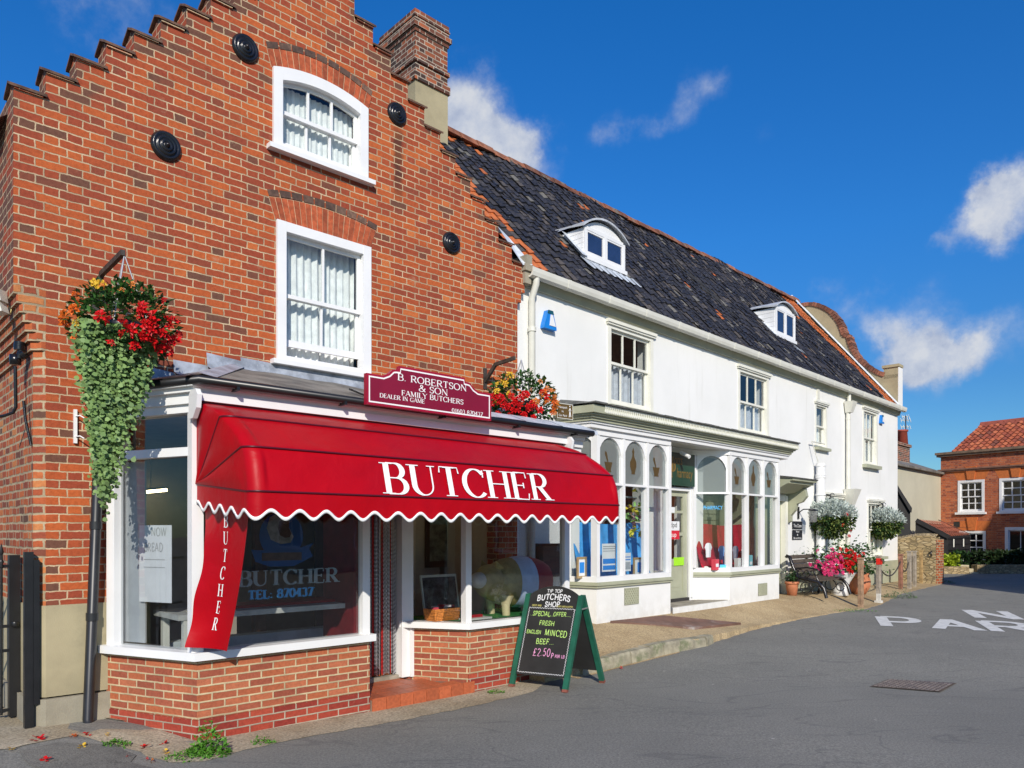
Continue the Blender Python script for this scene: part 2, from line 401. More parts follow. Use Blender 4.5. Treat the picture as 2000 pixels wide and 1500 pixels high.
m_terra = M('terracotta pot', (.52, .19, .09), .75, .15, 8, .2, 60)
m_quarry = M('quarry tile', (.4, .11, .045), .5, .14, 9, .1, 40)
m_concrete = M('concrete', (.3, .27, .21), .9, .25, 5, .5, 80, dirt=((.16, .14, .1), .5, .6))
m_green = M('green paint', (.012, .1, .06), .45, .18, 7)
m_board = M('blackboard', (.014, .014, .014), .75, .3, 4)
m_gold = M('gold paint', (.22, .13, .03), .45, .1, 9)
# ------------------------------------------------------------------ generic builders
def wall_cells(mb, F, ss, zs, inside, t0, t1, m=0, back=True):
    ss = sorted(set(round(x, 4) for x in ss)); zs = sorted(set(round(x, 4) for x in zs))
    nS, nZ = len(ss)-1, len(zs)-1
    ins = [[inside((ss[i]+ss[i+1])/2, (zs[j]+zs[j+1])/2) for j in range(nZ)] for i in range(nS)]
    g = lambda i, j: 0 <= i < nS and 0 <= j < nZ and ins[i][j]
    for i in range(nS):
        for j in range(nZ):
            if not ins[i][j]: continue
            a, b, c, d = ss[i], ss[i+1], zs[j], zs[j+1]
            mb.quad(F.P(a,t1,c), F.P(b,t1,c), F.P(b,t1,d), F.P(a,t1,d), m=m)
            if back: mb.quad(F.P(b,t0,c), F.P(a,t0,c), F.P(a,t0,d), F.P(b,t0,d), m=m)
            if not g(i-1, j): mb.quad(F.P(a,t0,c), F.P(a,t1,c), F.P(a,t1,d), F.P(a,t0,d), m=m)
            if not g(i+1, j): mb.quad(F.P(b,t1,c), F.P(b,t0,c), F.P(b,t0,d), F.P(b,t1,d), m=m)
            if not g(i, j-1): mb.quad(F.P(a,t0,c), F.P(b,t0,c), F.P(b,t1,c), F.P(a,t1,c), m=m)
            if not g(i, j+1): mb.quad(F.P(a,t1,d), F.P(b,t1,d), F.P(b,t0,d), F.P(a,t0,d), m=m)

def arch_pts(s0, s1, z, rise, n=14):          # points of a segmental arch from s0 to s1
    w_ = (s1-s0)/2; c = (s0+s1)/2
    if rise <= 1e-4: return [(s0, z), (s1, z)]
    r = (w_*w_+rise*rise)/(2*rise); a = math.asin(w_/r)
    return [(c+r*math.sin(lerp(-a, a, i/n)), z+rise-r+r*math.cos(lerp(-a, a, i/n))) for i in range(n+1)]

def curtain(F, s0, s1, z0, z1, t, name, mt, parent, folds=9, amp=.025, tie=0., seed=1, hang=0.):
    rng = random.Random(seed); ph = [rng.uniform(0, 6.28) for _ in range(4)]
    mb = MB(F)
    def fn(u, v):
        s = lerp(s0, s1, u)
        if tie: s += tie*(1-v)*(u)*(s0-s1)
        a = amp*(math.sin(u*folds*6.28+ph[0]+math.sin(v*3+ph[1])*.5) + .4*math.sin(u*folds*15+ph[2]))
        return F.P(s, t+a, lerp(z0, z1, v)-hang*math.sin(u*9+ph[3])*(1-v)*.1)
    mb.grid(folds*8, 6, fn); return mb.build(name, mt, parent)

def sash_window(F, parent, t, s0, s1, z0, z1, cw, cols, rt, rb, mw_, paint, glass, arch=0., sill=None, bar=.024, meet=.5, proud=.025, casing=True, curt=None, name='window', lower_open=0., sillmat=None, seed=1, head=None):
    """box sash window: name > sash (two), pane (two), sill, curtain"""
    mb = MB(F); zi = z1-cw
    mb.box(s0, s0+cw, t-.10, t+proud, z0, z1); mb.box(s1-cw, s1, t-.10, t+proud, z0, z1)
    if arch:
        top = arch_pts(s0, s1, z1, arch); bot = arch_pts(s0+cw, s1-cw, zi, arch*.82)
        mb.prism(top+bot[::-1], t-.098, t+proud-.002)
    else: mb.box(s0+cw, s1-cw, t-.10, t+proud-.002, zi, z1)
    mb.box(s0+cw, s1-cw, t-.10, t+proud-.002, z0, z0+cw*.55)
    if head: mb.box(s0-.05, s1+.05, t, t+proud+.05, z1, z1+.05); mb.box(s0-.03, s1+.03, t, t+proud+.03, z1-.03, z1-.001)
    wn = mb.build(name, paint, parent)
    a, b = s0+cw+.004, s1-cw-.004; c, d = z0+cw*.55, zi; mz = lerp(c, d, meet); rail = .042
    for up in (1, 0):
        q = MB(F); tt = t-.035 if up else t-.075
        lo, hi = (mz-rail/2, d+arch*.82*.9) if up else (c+lower_open, mz+rail/2+lower_open*.0)
        def topz(s): 
            if not (up and arch): return hi
            f = (s-(s0+s1)/2)/((b-a)/2); return d+arch*.82*(1-f*f)+.005
        q.box(a, a+.036, tt-.035, tt, lo, topz(a+.018)); q.box(b-.036, b, tt-.035, tt, lo, topz(b-.018))
        q.box(a+.036, b-.036, tt-.035, tt-.001, lo, lo+(rail if up else .075))
        if up and arch:
            tp = [(s, topz(s)) for s in [lerp(a+.036, b-.036, i/10) for i in range(11)]]
            q.prism(tp+[(s, z-.04) for s, z in tp[::-1]], tt-.034, tt-.001)
        else: q.box(a+.036, b-.036, tt-.035, tt-.001, hi-rail, hi)
        zl, zh = lo+(rail if up else .075), hi-rail
        for k in range(1, cols):
            x = lerp(a+.036, b-.036, k/cols); q.box(x-bar/2, x+bar/2, tt-.032, tt-.002, zl, topz(x)-.03)
        for k in range(1, (rt if up else rb)):
            z = lerp(zl, zh, k/(rt if up else rb)); q.box(a+.036, b-.036, tt-.031, tt-.003, z-bar/2, z+bar/2)
        q.build('sash', paint, wn)
        g = MB(F); tg = tt-.018
        if up and arch:
            tp = [(s, topz(s)-.02) for s in [lerp(a+.02, b-.02, i/10) for i in range(11)]]
            g.mesh([F.P(a+.02, tg, lo+.02), F.P(b-.02, tg, lo+.02)]+[F.P(s, tg, z) for s, z in tp[::-1]], [list(range(13))])
        else: g.quad(F.P(a+.02, tg, lo+.02), F.P(b-.02, tg, lo+.02), F.P(b-.02, tg, hi-.02), F.P(a+.02, tg, hi-.02))
        g.build('pane', glass, wn)
    if sill:
        ex, hh, pr = sill; q = MB(F); q.box(s0-ex, s1+ex, t-.12, t+pr, z0-hh, z0); q.build('sill', sillmat or paint, wn)
    if curt:
        kind, mt = curt
        if kind == 'net': curtain(F, a, b, c-.05, d+arch*.45, t-.16, 'curtain', mt, wn, 14, .010, seed=seed, hang=.5)
        elif kind == 'full':
            curtain(F, a-.02, lerp(a, b, .53), c-.1, d+.05, t-.19, 'curtain', mt, wn, 6, .02, seed=seed)
            curtain(F, b+.02, lerp(a, b, .47), c-.1, d+.05, t-.22, 'curtain', mt, wn, 6, .02, tie=.0, seed=seed+4)
        elif kind == 'mid': curtain(F, a, b, c-.05, mz+.06, t-.17, 'curtain', mt, wn, 8, .022, seed=seed, hang=.6)
    return wn

# --- lettering: strokes of a pen; serif letters get thick stems, thin hairlines and serifs
def E_(cx, cy, rx, ry, a0, a1, n=14):
    return [(cx+rx*math.cos(R(lerp(a0, a1, i/n))), cy+ry*math.sin(R(lerp(a0, a1, i/n)))) for i in range(n+1)]
GL = {  # advance width, strokes (polylines in a unit-high cap square); a trailing 't' marks a thin stroke, 'k' a thick one
 'A': (.8, [([(.06,0),(.4,1)],'t'), ([(.4,1),(.74,0)],'k'), ([(.18,.34),(.62,.34)],'t')]),
 'B': (.72, [([(.14,0),(.14,1)],'k'), ([(.14,1),(.38,1)]+E_(.38,.76,.2,.24,90,-90)+[(.14,.52)],''), ([(.14,.52),(.4,.52)]+E_(.4,.26,.24,.26,90,-90)+[(.14,0)],'')]),
 'C': (.78, [(E_(.44,.5,.36,.5,42,318,22),''), ([(.71,.98),(.71,.72)],'t')]),
 'D': (.8, [([(.14,0),(.14,1)],'k'), ([(.14,1),(.34,1)]+E_(.34,.5,.38,.5,90,-90,18)+[(.14,0)],'')]),
 'E': (.68, [([(.14,0),(.14,1)],'k'), ([(.14,1),(.56,1),(.58,.8)],'t'), ([(.14,.52),(.46,.52)],'t'), ([(.46,.62),(.46,.42)],'t'), ([(.14,0),(.58,0),(.62,.22)],'t')]),
 'F': (.64, [([(.14,0),(.14,1)],'k'), ([(.14,1),(.56,1),(.58,.8)],'t'), ([(.14,.5),(.46,.5)],'t'), ([(.46,.6),(.46,.4)],'t')]),
 'G': (.82, [(E_(.44,.5,.36,.5,42,300,22),''), ([(.71,.96),(.71,.74)],'t'), ([(.68,.06),(.68,.42)],'k')]),
 'H': (.84, [([(.14,0),(.14,1)],'k'), ([(.7,0),(.7,1)],'k'), ([(.14,.52),(.7,.52)],'t')]),
 'I': (.34, [([(.17,0),(.17,1)],'k')]), 'J': (.5, [([(.34,1),(.34,.2)]+E_(.2,.18,.14,.18,0,-160,8),'k')]),
 'K': (.8, [([(.14,0),(.14,1)],'k'), ([(.68,1),(.14,.42)],'t'), ([(.3,.6),(.72,0)],'k')]),
 'L': (.64, [([(.14,0),(.14,1)],'k'), ([(.14,0),(.56,0),(.6,.24)],'t')]),
 'M': (1., [([(.12,0),(.14,1)],'t'), ([(.14,1),(.48,.05)],'k'), ([(.48,.05),(.82,1)],'t'), ([(.82,1),(.84,0)],'k')]),
 'N': (.86, [([(.14,0),(.14,1)],'t'), ([(.14,1),(.7,0)],'k'), ([(.7,0),(.7,1)],'t')]),
 'O': (.84, [(E_(.42,.5,.36,.5,90,450,26),'')]),
 'P': (.68, [([(.14,0),(.14,1)],'k'), ([(.14,1),(.36,1)]+E_(.36,.73,.22,.27,90,-90)+[(.14,.46)],'')]),
 'R': (.76, [([(.14,0),(.14,1)],'k'), ([(.14,1),(.38,1)]+E_(.38,.75,.22,.25,90,-90)+[(.14,.5)],''), ([(.36,.5),(.68,0)],'k')]),
 'S': (.6, [([(.5,.8)]+E_(.3,.75,.2,.25,40,270,12)+E_(.3,.25,.21,.25,90,-140,12),'k'), ([(.51,.97),(.51,.75)],'t'), ([(.08,.03),(.08,.27)],'t')]),
 'T': (.72, [([(.36,0),(.36,1)],'k'), ([(.06,.8),(.08,1),(.64,1),(.66,.8)],'t')]),
 'U': (.84, [([(.14,1),(.14,.34)]+E_(.41,.32,.27,.32,180,270,8),'k'), (E_(.41,.32,.27,.32,270,360,8)+[(.68,1)],'t')]),
 'V': (.8, [([(.06,1),(.4,0)],'k'), ([(.4,0),(.74,1)],'t')]), 'W': (1.1, [([(.06,1),(.3,0)],'k'), ([(.3,0),(.55,1)],'t'), ([(.55,1),(.8,0)],'k'), ([(.8,0),(1.04,1)],'t')]),
 'X': (.8, [([(.08,1),(.7,0)],'k'), ([(.08,0),(.7,1)],'t')]), 'Y': (.76, [([(.06,1),(.38,.48),(.38,0)],'k'), ([(.7,1),(.38,.48)],'t')]),
 'Z': (.7, [([(.08,.85),(.08,1),(.6,1),(.08,0),(.6,0),(.62,.18)],'k')]),
 '0': (.62, [(E_(.31,.5,.24,.5,90,450,24),'')]), '1': (.5, [([(.12,.85),(.28,1),(.28,0)],'k')]), '2': (.6, [(E_(.3,.74,.22,.26,165,-30,10)+[(.1,0),(.54,0)],'k')]),
 '3': (.6, [(E_(.28,.76,.2,.24,150,-80,10)+E_(.28,.27,.23,.27,80,-150,10),'')]), '4': (.62, [([(.42,0),(.42,1)],'k'), ([(.42,1),(.06,.3)],''), ([(.02,.3),(.6,.3)],'t')]),
 '5': (.6, [([(.5,1),(.16,1),(.13,.56)]+E_(.28,.31,.22,.31,115,-150,10),'')]), '6': (.62, [([(.5,.95)]+E_(.34,.5,.26,.48,110,180,6)+E_(.31,.3,.22,.3,180,540,18),'')]),
 '7': (.6, [([(.08,.85),(.1,1),(.56,1)],'t'), ([(.56,1),(.24,0)],'k')]), '8': (.6, [(E_(.3,.76,.18,.24,-90,270,16),''), (E_(.3,.26,.23,.26,90,450,16),'')]),
 '9': (.62, [(E_(.31,.7,.22,.3,0,360,18),''), ([(.53,.7),(.5,.4),(.3,.02)],'')]),
 '&': (.86, [([(.8,.55),(.62,.18)]+E_(.36,.24,.26,.24,-20,-250,12)+[(.48,.7)]+E_(.37,.82,.13,.18,-20,200,8)+[(.8,0)],'')]),
 '.': (.3, [([(.13,.02),(.13,.1)],'d')]), ':': (.3, [([(.13,.06),(.13,.14)],'d'), ([(.13,.5),(.13,.58)],'d')]), '-': (.5, [([(.1,.4),(.4,.4)],'t')]),
 '!': (.3, [([(.14,.3),(.14,1)],'k')]), '£': (.7, [([(.58,.85)]+E_(.42,.78,.16,.2,30,180,8)+[(.26,.3),(.1,.02),(.62,.04)],''), ([(.1,.48),(.5,.48)],'t')]), ' ': (.4, []), "'": (.2, [([(.1,.8),(.1,1)],'t')]), ',': (.25, [([(.13,.06),(.08,-.12)],'t')]), '/': (.5, [([(.05,0),(.45,1)],'t')]),
}
def text_width(txt, cond=1., track=0.): return sum(GL.get(c, GL[' '])[0]*cond+track for c in txt)-track
def text_quads(txt, x, y, h, thick=.17, thin=.05, serif=True, cond=1., track=0., jit=0., seed=1):
    """list of (polygon in 2D) strokes; x is the left edge, y the baseline"""
    rng = random.Random(seed); out = []; pen = x
    for ch in txt:
        adv, strokes = GL.get(ch.upper(), GL[' '])
        dx, dy = rng.uniform(-jit, jit)*.5, rng.uniform(-jit, jit); sc_ = 1+rng.uniform(-jit, jit)
        for pts, fl in strokes:
            q = [(px*cond, py) for px, py in pts]; n = len(q); L = []; Rr = []
            for i, p in enumerate(q):
                a = q[max(i-1, 0)]; b = q[min(i+1, n-1)]; ddx, ddy = b[0]-a[0], b[1]-a[1]; ln = math.hypot(ddx, ddy) or 1; ddx /= ln; ddy /= ln
                if fl == 'd': wd = thick*.85
                elif fl == 't': wd = thin
                elif fl == 'k' and serif and n == 2: wd = thick
                elif not serif: wd = thick
                else: wd = thin+(thick-thin)*abs(ddy)**1.3
                if serif and n == 2 and abs(ddy) > .5 and fl in 'kt' and fl: nx, ny = 1/abs(ddy)*1., 0.; wd_ = wd*min(abs(ddy)+.15, 1); ox, oy = nx*wd_/2, 0
                else: ox, oy = -ddy*wd/2, ddx*wd/2
                if serif and n == 2 and abs(ddy) > .5 and ddy > 0: ox = -ox
                L.append((p[0]+ox, p[1]+oy)); Rr.append((p[0]-ox, p[1]-oy))
            for i in range(n-1): out.append([L[i], L[i+1], Rr[i+1], Rr[i]])
            if serif and n >= 2 and fl in ('k', 't'):
                for e, o2 in ((0, 1), (n-1, n-2)):
                    if q[e][1] in (0, 1) and abs(q[o2][0]-q[e][0]) < abs(q[o2][1]-q[e][1])*.9 and ch not in 'SG' and not (ch in 'ET' and fl == 't') and not (ch in 'MN' and (q[e][1] == 0) == (ch == 'N' and fl == 'k')and fl=='k' and ch=='N'):
                        wd = (thick if fl == 'k' else thin)/2+.085; sx_, sy_ = q[e]; s2 = thin*.8
                        y0 = sy_ if sy_ == 0 else sy_-s2
                        out.append([(sx_-wd, y0), (sx_+wd, y0), (sx_+wd, y0+s2), (sx_-wd, y0+s2)])
            k0 = getattr(text_quads, 'k', 0)
            for k in range(k0, len(out)): out[k] = [(pen+(px+dx)*h*sc_, y+(py+dy)*h*sc_) for px, py in out[k]]
            text_quads.k = len(out)
        pen += adv*cond*h+track*h
    text_quads.k = 0
    return out
def put_text(mb, quads, mapf, lift=.003, m=0):
    """mapf(x, y, lift) -> world point; each stroke sits a hair above the one before"""
    for i, q in enumerate(quads): mb.quad(*[mapf(px, py, lift+.00025*(i % 9)) for px, py in q], m=m)
def wavy(x0, y0, x1, y1, n, amp, wd, seed=1):
    out = []; L = math.hypot(x1-x0, y1-y0); ux, uy = (x1-x0)/L, (y1-y0)/L; prev = None
    for i in range(n*6+1):
        f = i/(n*6); a = amp*math.sin(f*n*6.283); p = (x0+(x1-x0)*f-uy*a, y0+(y1-y0)*f+ux*a)
        if prev: dx, dy = p[0]-prev[0], p[1]-prev[1]; l = math.hypot(dx, dy); ox, oy = -dy/l*wd/2, dx/l*wd/2; out.append([(prev[0]+ox, prev[1]+oy), (p[0]+ox, p[1]+oy), (p[0]-ox, p[1]-oy), (prev[0]-ox, prev[1]-oy)])
        prev = p
    return out

# --- pantiled roof slope: waves across, a step at each course
def pantile_mat(name, stops, tw, g, odd=None, rough=.4, spec=.5, moss=0.):
    mt, t, b, out = new_mat(name)
    uv = t.new('ShaderNodeAttribute', attribute_name='tile_uv').outputs['Vector']; x, y, _ = t.sep(uv)
    wn = t.new('ShaderNodeTexWhiteNoise', noise_dimensions='3D')
    t.l.new(t.comb(t.m('FLOOR', t.m('DIVIDE', x, tw)), t.m('FLOOR', t.m('DIVIDE', y, g)), 1.3), wn.inputs['Vector'])
    r = wn.outputs['Value']
    if odd is not None: r = t.m('ADD', r, odd(t, x, y), clamp=True)
    c = t.ramp(r, stops, 'CONSTANT')
    fyv = t.m('FRACT', t.m('DIVIDE', y, g))
    v = t.new('ShaderNodeTexCoord').outputs['Object']
    c = t.mix(1., c, t.ramp(t.noise(v, 14, 5, .65), [(.25, (.65, .65, .65)), (.6, (1.05, 1.05, 1.05)), (.85, (1.4, 1.35, 1.3))]), 'MULTIPLY')
    c = t.mix(t.mr(t.noise(v, 31, 3, .6), .62, .72, 0, .55), c, (.28, .27, .25))
    t.l.new(c, b.inputs['Base Color'])
    t.l.new(t.mr(t.noise(v, 20, 3), .3, .7, rough*.7, rough*1.5), b.inputs['Roughness']); b.inputs['Specular IOR Level'].default_value = spec
    t.l.new(t.bump(t.noise(v, 50, 4), .25, .01), b.inputs['Normal'])
    return mt
def pantiles(F, s0, s1, lo, hi, tw, g, sag=None, amp=.032, step=.028, seed=3, skip=None):
    """lo, hi: (t, z) of eaves and ridge"""
    rng = random.Random(seed); mb = MB(F); n = 6
    nc = int((s1-s0)/tw); L = math.hypot(hi[0]-lo[0], hi[1]-lo[1]); nr = int(L/g)
    dt, dz = (hi[0]-lo[0])/L, (hi[1]-lo[1])/L; nt, nz = -dz*(1 if dt < 0 else -1)*-1, abs(dt)
    nt = abs(dz)
    prof = [amp*math.cos(2*math.pi*(k/n))*(1. if k/n < .5 else .8) for k in range(n+1)]
    uvs = []
    for r in range(nr+1):
        a, b = r*g, min((r+1)*g+.05, L+.02)
        for c in range(nc):
            if skip and skip(s0+(c+.5)*tw, a/L): continue
            j1, j2, j3 = rng.uniform(-.008, .008), rng.uniform(-.012, .012), rng.uniform(-.006, .012)
            vs = []
            for (v, up) in ((a+j2, step+j3), (b, 0)):
                for k in range(n+1):
                    s = s0+(c+k/n*1.02)*tw; h = prof[k]+up+j1
                    sg = sag(s, v/L) if sag else 0
                    vs.append(F.P(s, lo[0]+dt*v+nt*h, lo[1]+dz*v+nz*h+sg)); uvs.append((c*tw+.5*tw, (r+.5)*g, 0))
            for k in range(n+1):                       # tile nib (the thickness at its lower edge)
                vs.append(vs[k]-F.n*(nt*.022)-Vector((0, 0, nz*.022))); uvs.append((c*tw+.5*tw, (r+.5)*g, 0))
            m = n+1
            mb.mesh(vs, [(k, k+1, m+k+1, m+k) for k in range(n)]+[(2*m+k, 2*m+k+1, k+1, k) for k in range(n)], 0, False)
    return mb, uvs
def build_tiles(mbu, name, mt, parent):
    mb, uvs = mbu; o = mb.build(name, mt, parent)
    at = o.data.attributes.new('tile_uv', 'FLOAT_VECTOR', 'POINT'); at.data.foreach_set('vector', [c for u in uvs for c in u])
    return o

# --- foliage: many leaf-sized faces
def leaves(mb, pts, size, rng, m=0, droop=.3, fold=.25, elong=1.5, outward=None):
    for p in pts:
        p = Vector(p); L = size*rng.uniform(.65, 1.3); wd = L/elong
        d = Vector((rng.gauss(0, 1), rng.gauss(0, 1), rng.gauss(0, .6)-droop))
        if outward is not None:
            o_ = p-outward; d = d*.7+o_.normalized()*1.2
        d.normalize(); x = d.cross(Vector((rng.gauss(0, .5), rng.gauss(0, .5), 1))).normalized(); y = x.cross(d)
        mb.mesh([p, p+d*L*.5+x*wd*.5+y*L*fold*.3, p+d*L-y*L*fold*.2, p+d*L*.5-x*wd*.5+y*L*fold*.3], [(0, 1, 2), (0, 2, 3)], m)
def flower(mb, p, r, rng, m=0, rings=3):
    p = Vector(p); ax = Vector((rng.gauss(0, .6), rng.gauss(0, .6)-.6, rng.uniform(.0, .9))).normalized()
    x = ax.cross(Vector((0, 0, 1.01))).normalized(); y = ax.cross(x)
    for k in range(rings):
        n = 6-k; rr = r*(1-.3*k); off = rng.uniform(0, 6)
        for i in range(n):
            a = off+6.283*i/n+rng.uniform(-.2, .2); b = 5.4/n
            q = lambda an, ra, h: p+(x*math.cos(an)+y*math.sin(an))*ra+ax*h
            h = r*(.15+.28*k)
            mb.mesh([q(a, r*.08, h*.5), q(a-b*.42, rr*.75, h+r*.1), q(a, rr*rng.uniform(.95, 1.12), h-r*.08), q(a+b*.42, rr*.75, h+r*.1)], [(0, 1, 2, 3)], m)
def leafmat(name, c, isl=.35, rough=.5, trans=.25):
    mt, t, b, out = new_mat(name)
    rnd = t.new('ShaderNodeNewGeometry').outputs['Random Per Island']
    cc = t.mix(1., c, t.ramp(rnd, [(0, (1-isl, 1-isl, 1-isl)), (.6, (1, 1, 1)), (1, (1+isl, 1+isl*.9, 1+isl*.4))]), 'MULTIPLY')
    t.l.new(cc, b.inputs['Base Color']); b.inputs['Roughness'].default_value = rough; b.inputs['Specular IOR Level'].default_value = .3
    tl = t.new('ShaderNodeBsdfTranslucent'); t.l.new(cc, tl.inputs[0]); mx = t.new('ShaderNodeMixShader'); mx.inputs[0].default_value = trans
    t.l.new(b.outputs[0], mx.inputs[1]); t.l.new(tl.outputs[0], mx.inputs[2]); t.l.new(mx.outputs[0], out.inputs[0]); return mt
m_leaf = leafmat('begonia leaf', (.045, .13, .025)); m_leafdark = leafmat('dark leaf', (.03, .075, .02)); m_trail = leafmat('trailing leaf', (.2, .32, .11), .3)
m_silver = leafmat('silver leaf', (.5, .56, .52), .15, .7, .1); m_olive = leafmat('olive leaf', (.13, .17, .04)); m_weed = leafmat('weed leaf', (.1, .27, .03)); m_lime = leafmat('lime leaf', (.35, .45, .03))
m_fred = leafmat('red petal', (.62, .008, .012), .2, .5, .15); m_fyel = leafmat('yellow petal', (.8, .52, .05), .1); m_forg = leafmat('orange petal', (.8, .17, .02), .15); m_fpea = leafmat('peach petal', (.75, .27, .06), .2); m_fpink = leafmat('pink petal', (.8, .06, .24), .25)
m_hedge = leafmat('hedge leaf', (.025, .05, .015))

# ------------------------------------------------------------------ the ground
def gz(x, y):
    """height of the road surface"""
    z = .13*smooth01(y, 8.8, 11.5)+.07*smooth01(y, 11, 16)+.1*smooth01(y, 15, 24)
    s, t, _ = A.inv(Vector((x, y, 0)))
    z += .11*smooth01(-s, -.35, .5)*smooth01(-t, -1.5, -.35)*smooth01(y, 4.5, 6) - .02*smooth01(s, .5, 2)*smooth01(t, .6, .8)*(1-smooth01(s, 3.2, 4.2))
    return z
def gpix(px, py, dz=0.):
    z = 0.
    for _ in range(12):
        Y = FPX*(CAMH-z-dz)/(py-HY); x = (px-CX)/FPX*Y; z = gz(x, Y)
    return Vector((x, Y, z+dz))
# ------------------------------------------------------------------ ground, road, kerbs
def asphalt():
    mt, t, b, out = new_mat('worn asphalt')
    v = t.new('ShaderNodeTexCoord').outputs['Object']
    big = t.noise(v, .5, 6, .6); mid = t.noise(v, 3.2, 5, .65); fine = t.m('ADD', t.m('MULTIPLY', t.noise(v, 130, 3, .7), .45), t.m('MULTIPLY', t.noise(v, 48, 4, .75), .55))
    c = t.mix(t.mr(big, .3, .7), (.18, .177, .157), (.215, .21, .184))
    c = t.mix(t.mr(mid, .5, .75, 0, .2), c, (.25, .245, .225))
    c = t.mix(1., c, t.ramp(fine, [(.34, (.5, .5, .5)), (.5, (1., 1., 1.)), (.64, (1.5, 1.48, 1.45))]), 'MULTIPLY')
    vo = t.new('ShaderNodeTexVoronoi'); vo.inputs['Scale'].default_value = 3.1; t.l.new(v, vo.inputs['Vector'])
    wn = t.new('ShaderNodeTexWhiteNoise', noise_dimensions='3D'); t.l.new(vo.outputs['Position'], wn.inputs['Vector'])
    spot = t.m('MULTIPLY', t.mr(vo.outputs['Distance'], .07, .03), t.m('GREATER_THAN', wn.outputs['Value'], .66))
    c = t.mix(t.m('MULTIPLY', spot, .7), c, (.42, .4, .36))
    pt = t.noise(t.vm('MULTIPLY', v, (.5, 1.6, 1.)), .8, 3, .5, 1.2)      # long resurfacing seams
    c = t.mix(t.mr(t.m('ABSOLUTE', t.m('SUBTRACT', pt, .5)), .012, .002, 0, .35), c, (.09, .09, .09))
    t.l.new(c, b.inputs['Base Color']); b.inputs['Roughness'].default_value = .9; b.inputs['Specular IOR Level'].default_value = .25
    t.l.new(t.bump(t.m('ADD', fine, t.m('MULTIPLY', mid, .4)), .55, .012), b.inputs['Normal'])
    return mt
def gravel(name, a, b_, sc1=45):
    mt, t, b, out = new_mat(name)
    v = t.new('ShaderNodeTexCoord').outputs['Object']
    c = t.mix(t.mr(t.noise(v, 1.1, 6, .65), .35, .65), a, b_)
    f = t.noise(v, sc1, 3, .7); c = t.mix(1., c, t.ramp(f, [(.3, (.55, .52, .5)), (.5, (1, 1, 1)), (.72, (1.5, 1.45, 1.35))]), 'MULTIPLY')
    c = t.mix(t.mr(t.noise(v, 4, 6, .7), .58, .72, 0, .6), c, tuple(x*.5 for x in a))
    t.l.new(c, b.inputs['Base Color']); b.inputs['Roughness'].default_value = .95; b.inputs['Specular IOR Level'].default_value = .15
    t.l.new(t.bump(f, .6, .012), b.inputs['Normal']); return mt
m_asph = asphalt(); m_gravel = gravel('pavement gravel', (.34, .25, .14), (.44, .34, .2)); m_apron = gravel('concrete apron', (.3, .25, .17), (.4, .35, .26), 45)
m_patch = gravel('old tarmac patch', (.13, .127, .115), (.18, .175, .155), 90)

mb = MB(); xs = [-400, -120, -40, -18]+[-12+.35*i for i in range(0, 80)]+[18+1.5*i for i in range(12)]+[45, 120, 400]
ys = [-60, -25, -8, -2]+[1+.3*i for i in range(0, 60)]+[20+.8*i for i in range(20)]+[40, 70, 150, 600]
vs = [Vector((x, y, gz(x, y))) for y in ys for x in xs]; n = len(xs)
mb.mesh(vs, [(j*n+i, j*n+i+1, (j+1)*n+i+1, (j+1)*n+i) for j in range(len(ys)-1) for i in range(n-1)], 0, True)
mb.build('road', m_asph, kind='structure')

def sheet(name, pts, mt, lift, kind='structure', jag=0., seed=1, base=None):
    """a ground sheet: polygon outline in world xy, fan-triangulated through a fine grid that follows the ground"""
    rng = random.Random(seed); P = []
    for i, p in enumerate(pts):
        q = pts[(i+1) % len(pts)]; L = math.hypot(q[0]-p[0], q[1]-p[1]); k = max(1, int(L/.12))
        for j in range(k):
            f = j/k; P.append((lerp(p[0], q[0], f)+rng.uniform(-jag, jag), lerp(p[1], q[1], f)+rng.uniform(-jag, jag)))
    import bmesh
    bm = bmesh.new(); vs = [bm.verts.new((x, y, 0)) for x, y in P]; bm.faces.new(vs)
    bmesh.ops.triangulate(bm, faces=bm.faces[:])
    bmesh.ops.subdivide_edges(bm, edges=[e for e in bm.edges if e.calc_length() > .5], cuts=4, use_grid_fill=False)
    bmesh.ops.triangulate(bm, faces=bm.faces[:])
    for v in bm.verts: v.co.z = (base(v.co.x, v.co.y) if base else gz(v.co.x, v.co.y))+lift
    for f in bm.faces:
        if f.normal.z < 0: f.normal_flip()
    me = bpy.data.meshes.new(name); bm.to_mesh(me); bm.free(); me.materials.append(mt)
    o = bpy.data.objects.new(name, me); col.objects.link(o); o['kind'] = kind; return o
xy = lambda p: (p.x, p.y)
Axy = lambda s, t: xy(A.P(s, t, 0)); Bxy = lambda s, t: xy(B.P(s, t, 0))
sheet('concrete_apron', [Axy(-2.6, .9)]+[xy(gpix(x, y)) for x, y in ((-120,1478),(20,1462),(150,1436),(250,1462),(330,1490),(400,1488),(480,1465),(600,1440),(760,1412),(940,1376),(1040,1352))]+[Axy(4.75, 1.0), Axy(1.75, .9), Axy(.05, .95), Axy(-.5, -.02), Axy(-1.0, -.05), Axy(-1.0, -3), Axy(-2.6, -3)], m_apron, .004, jag=.018)
sheet('tarmac_patch', [xy(gpix(x, y)) for x, y in ((30,1470),(110,1452),(230,1456),(262,1478),(250,1490),(310,1500),(290,1530),(60,1500))], m_patch, .008, jag=.02, seed=2)

sheet('gravel_verge', [xy(gpix(x, y)) for x, y in ((1112,1322),(1150,1296),(1200,1277),(1316,1270),(1330,1274),(1262,1292),(1195,1308),(1130,1326))], m_gravel, .005, jag=.015, seed=3)
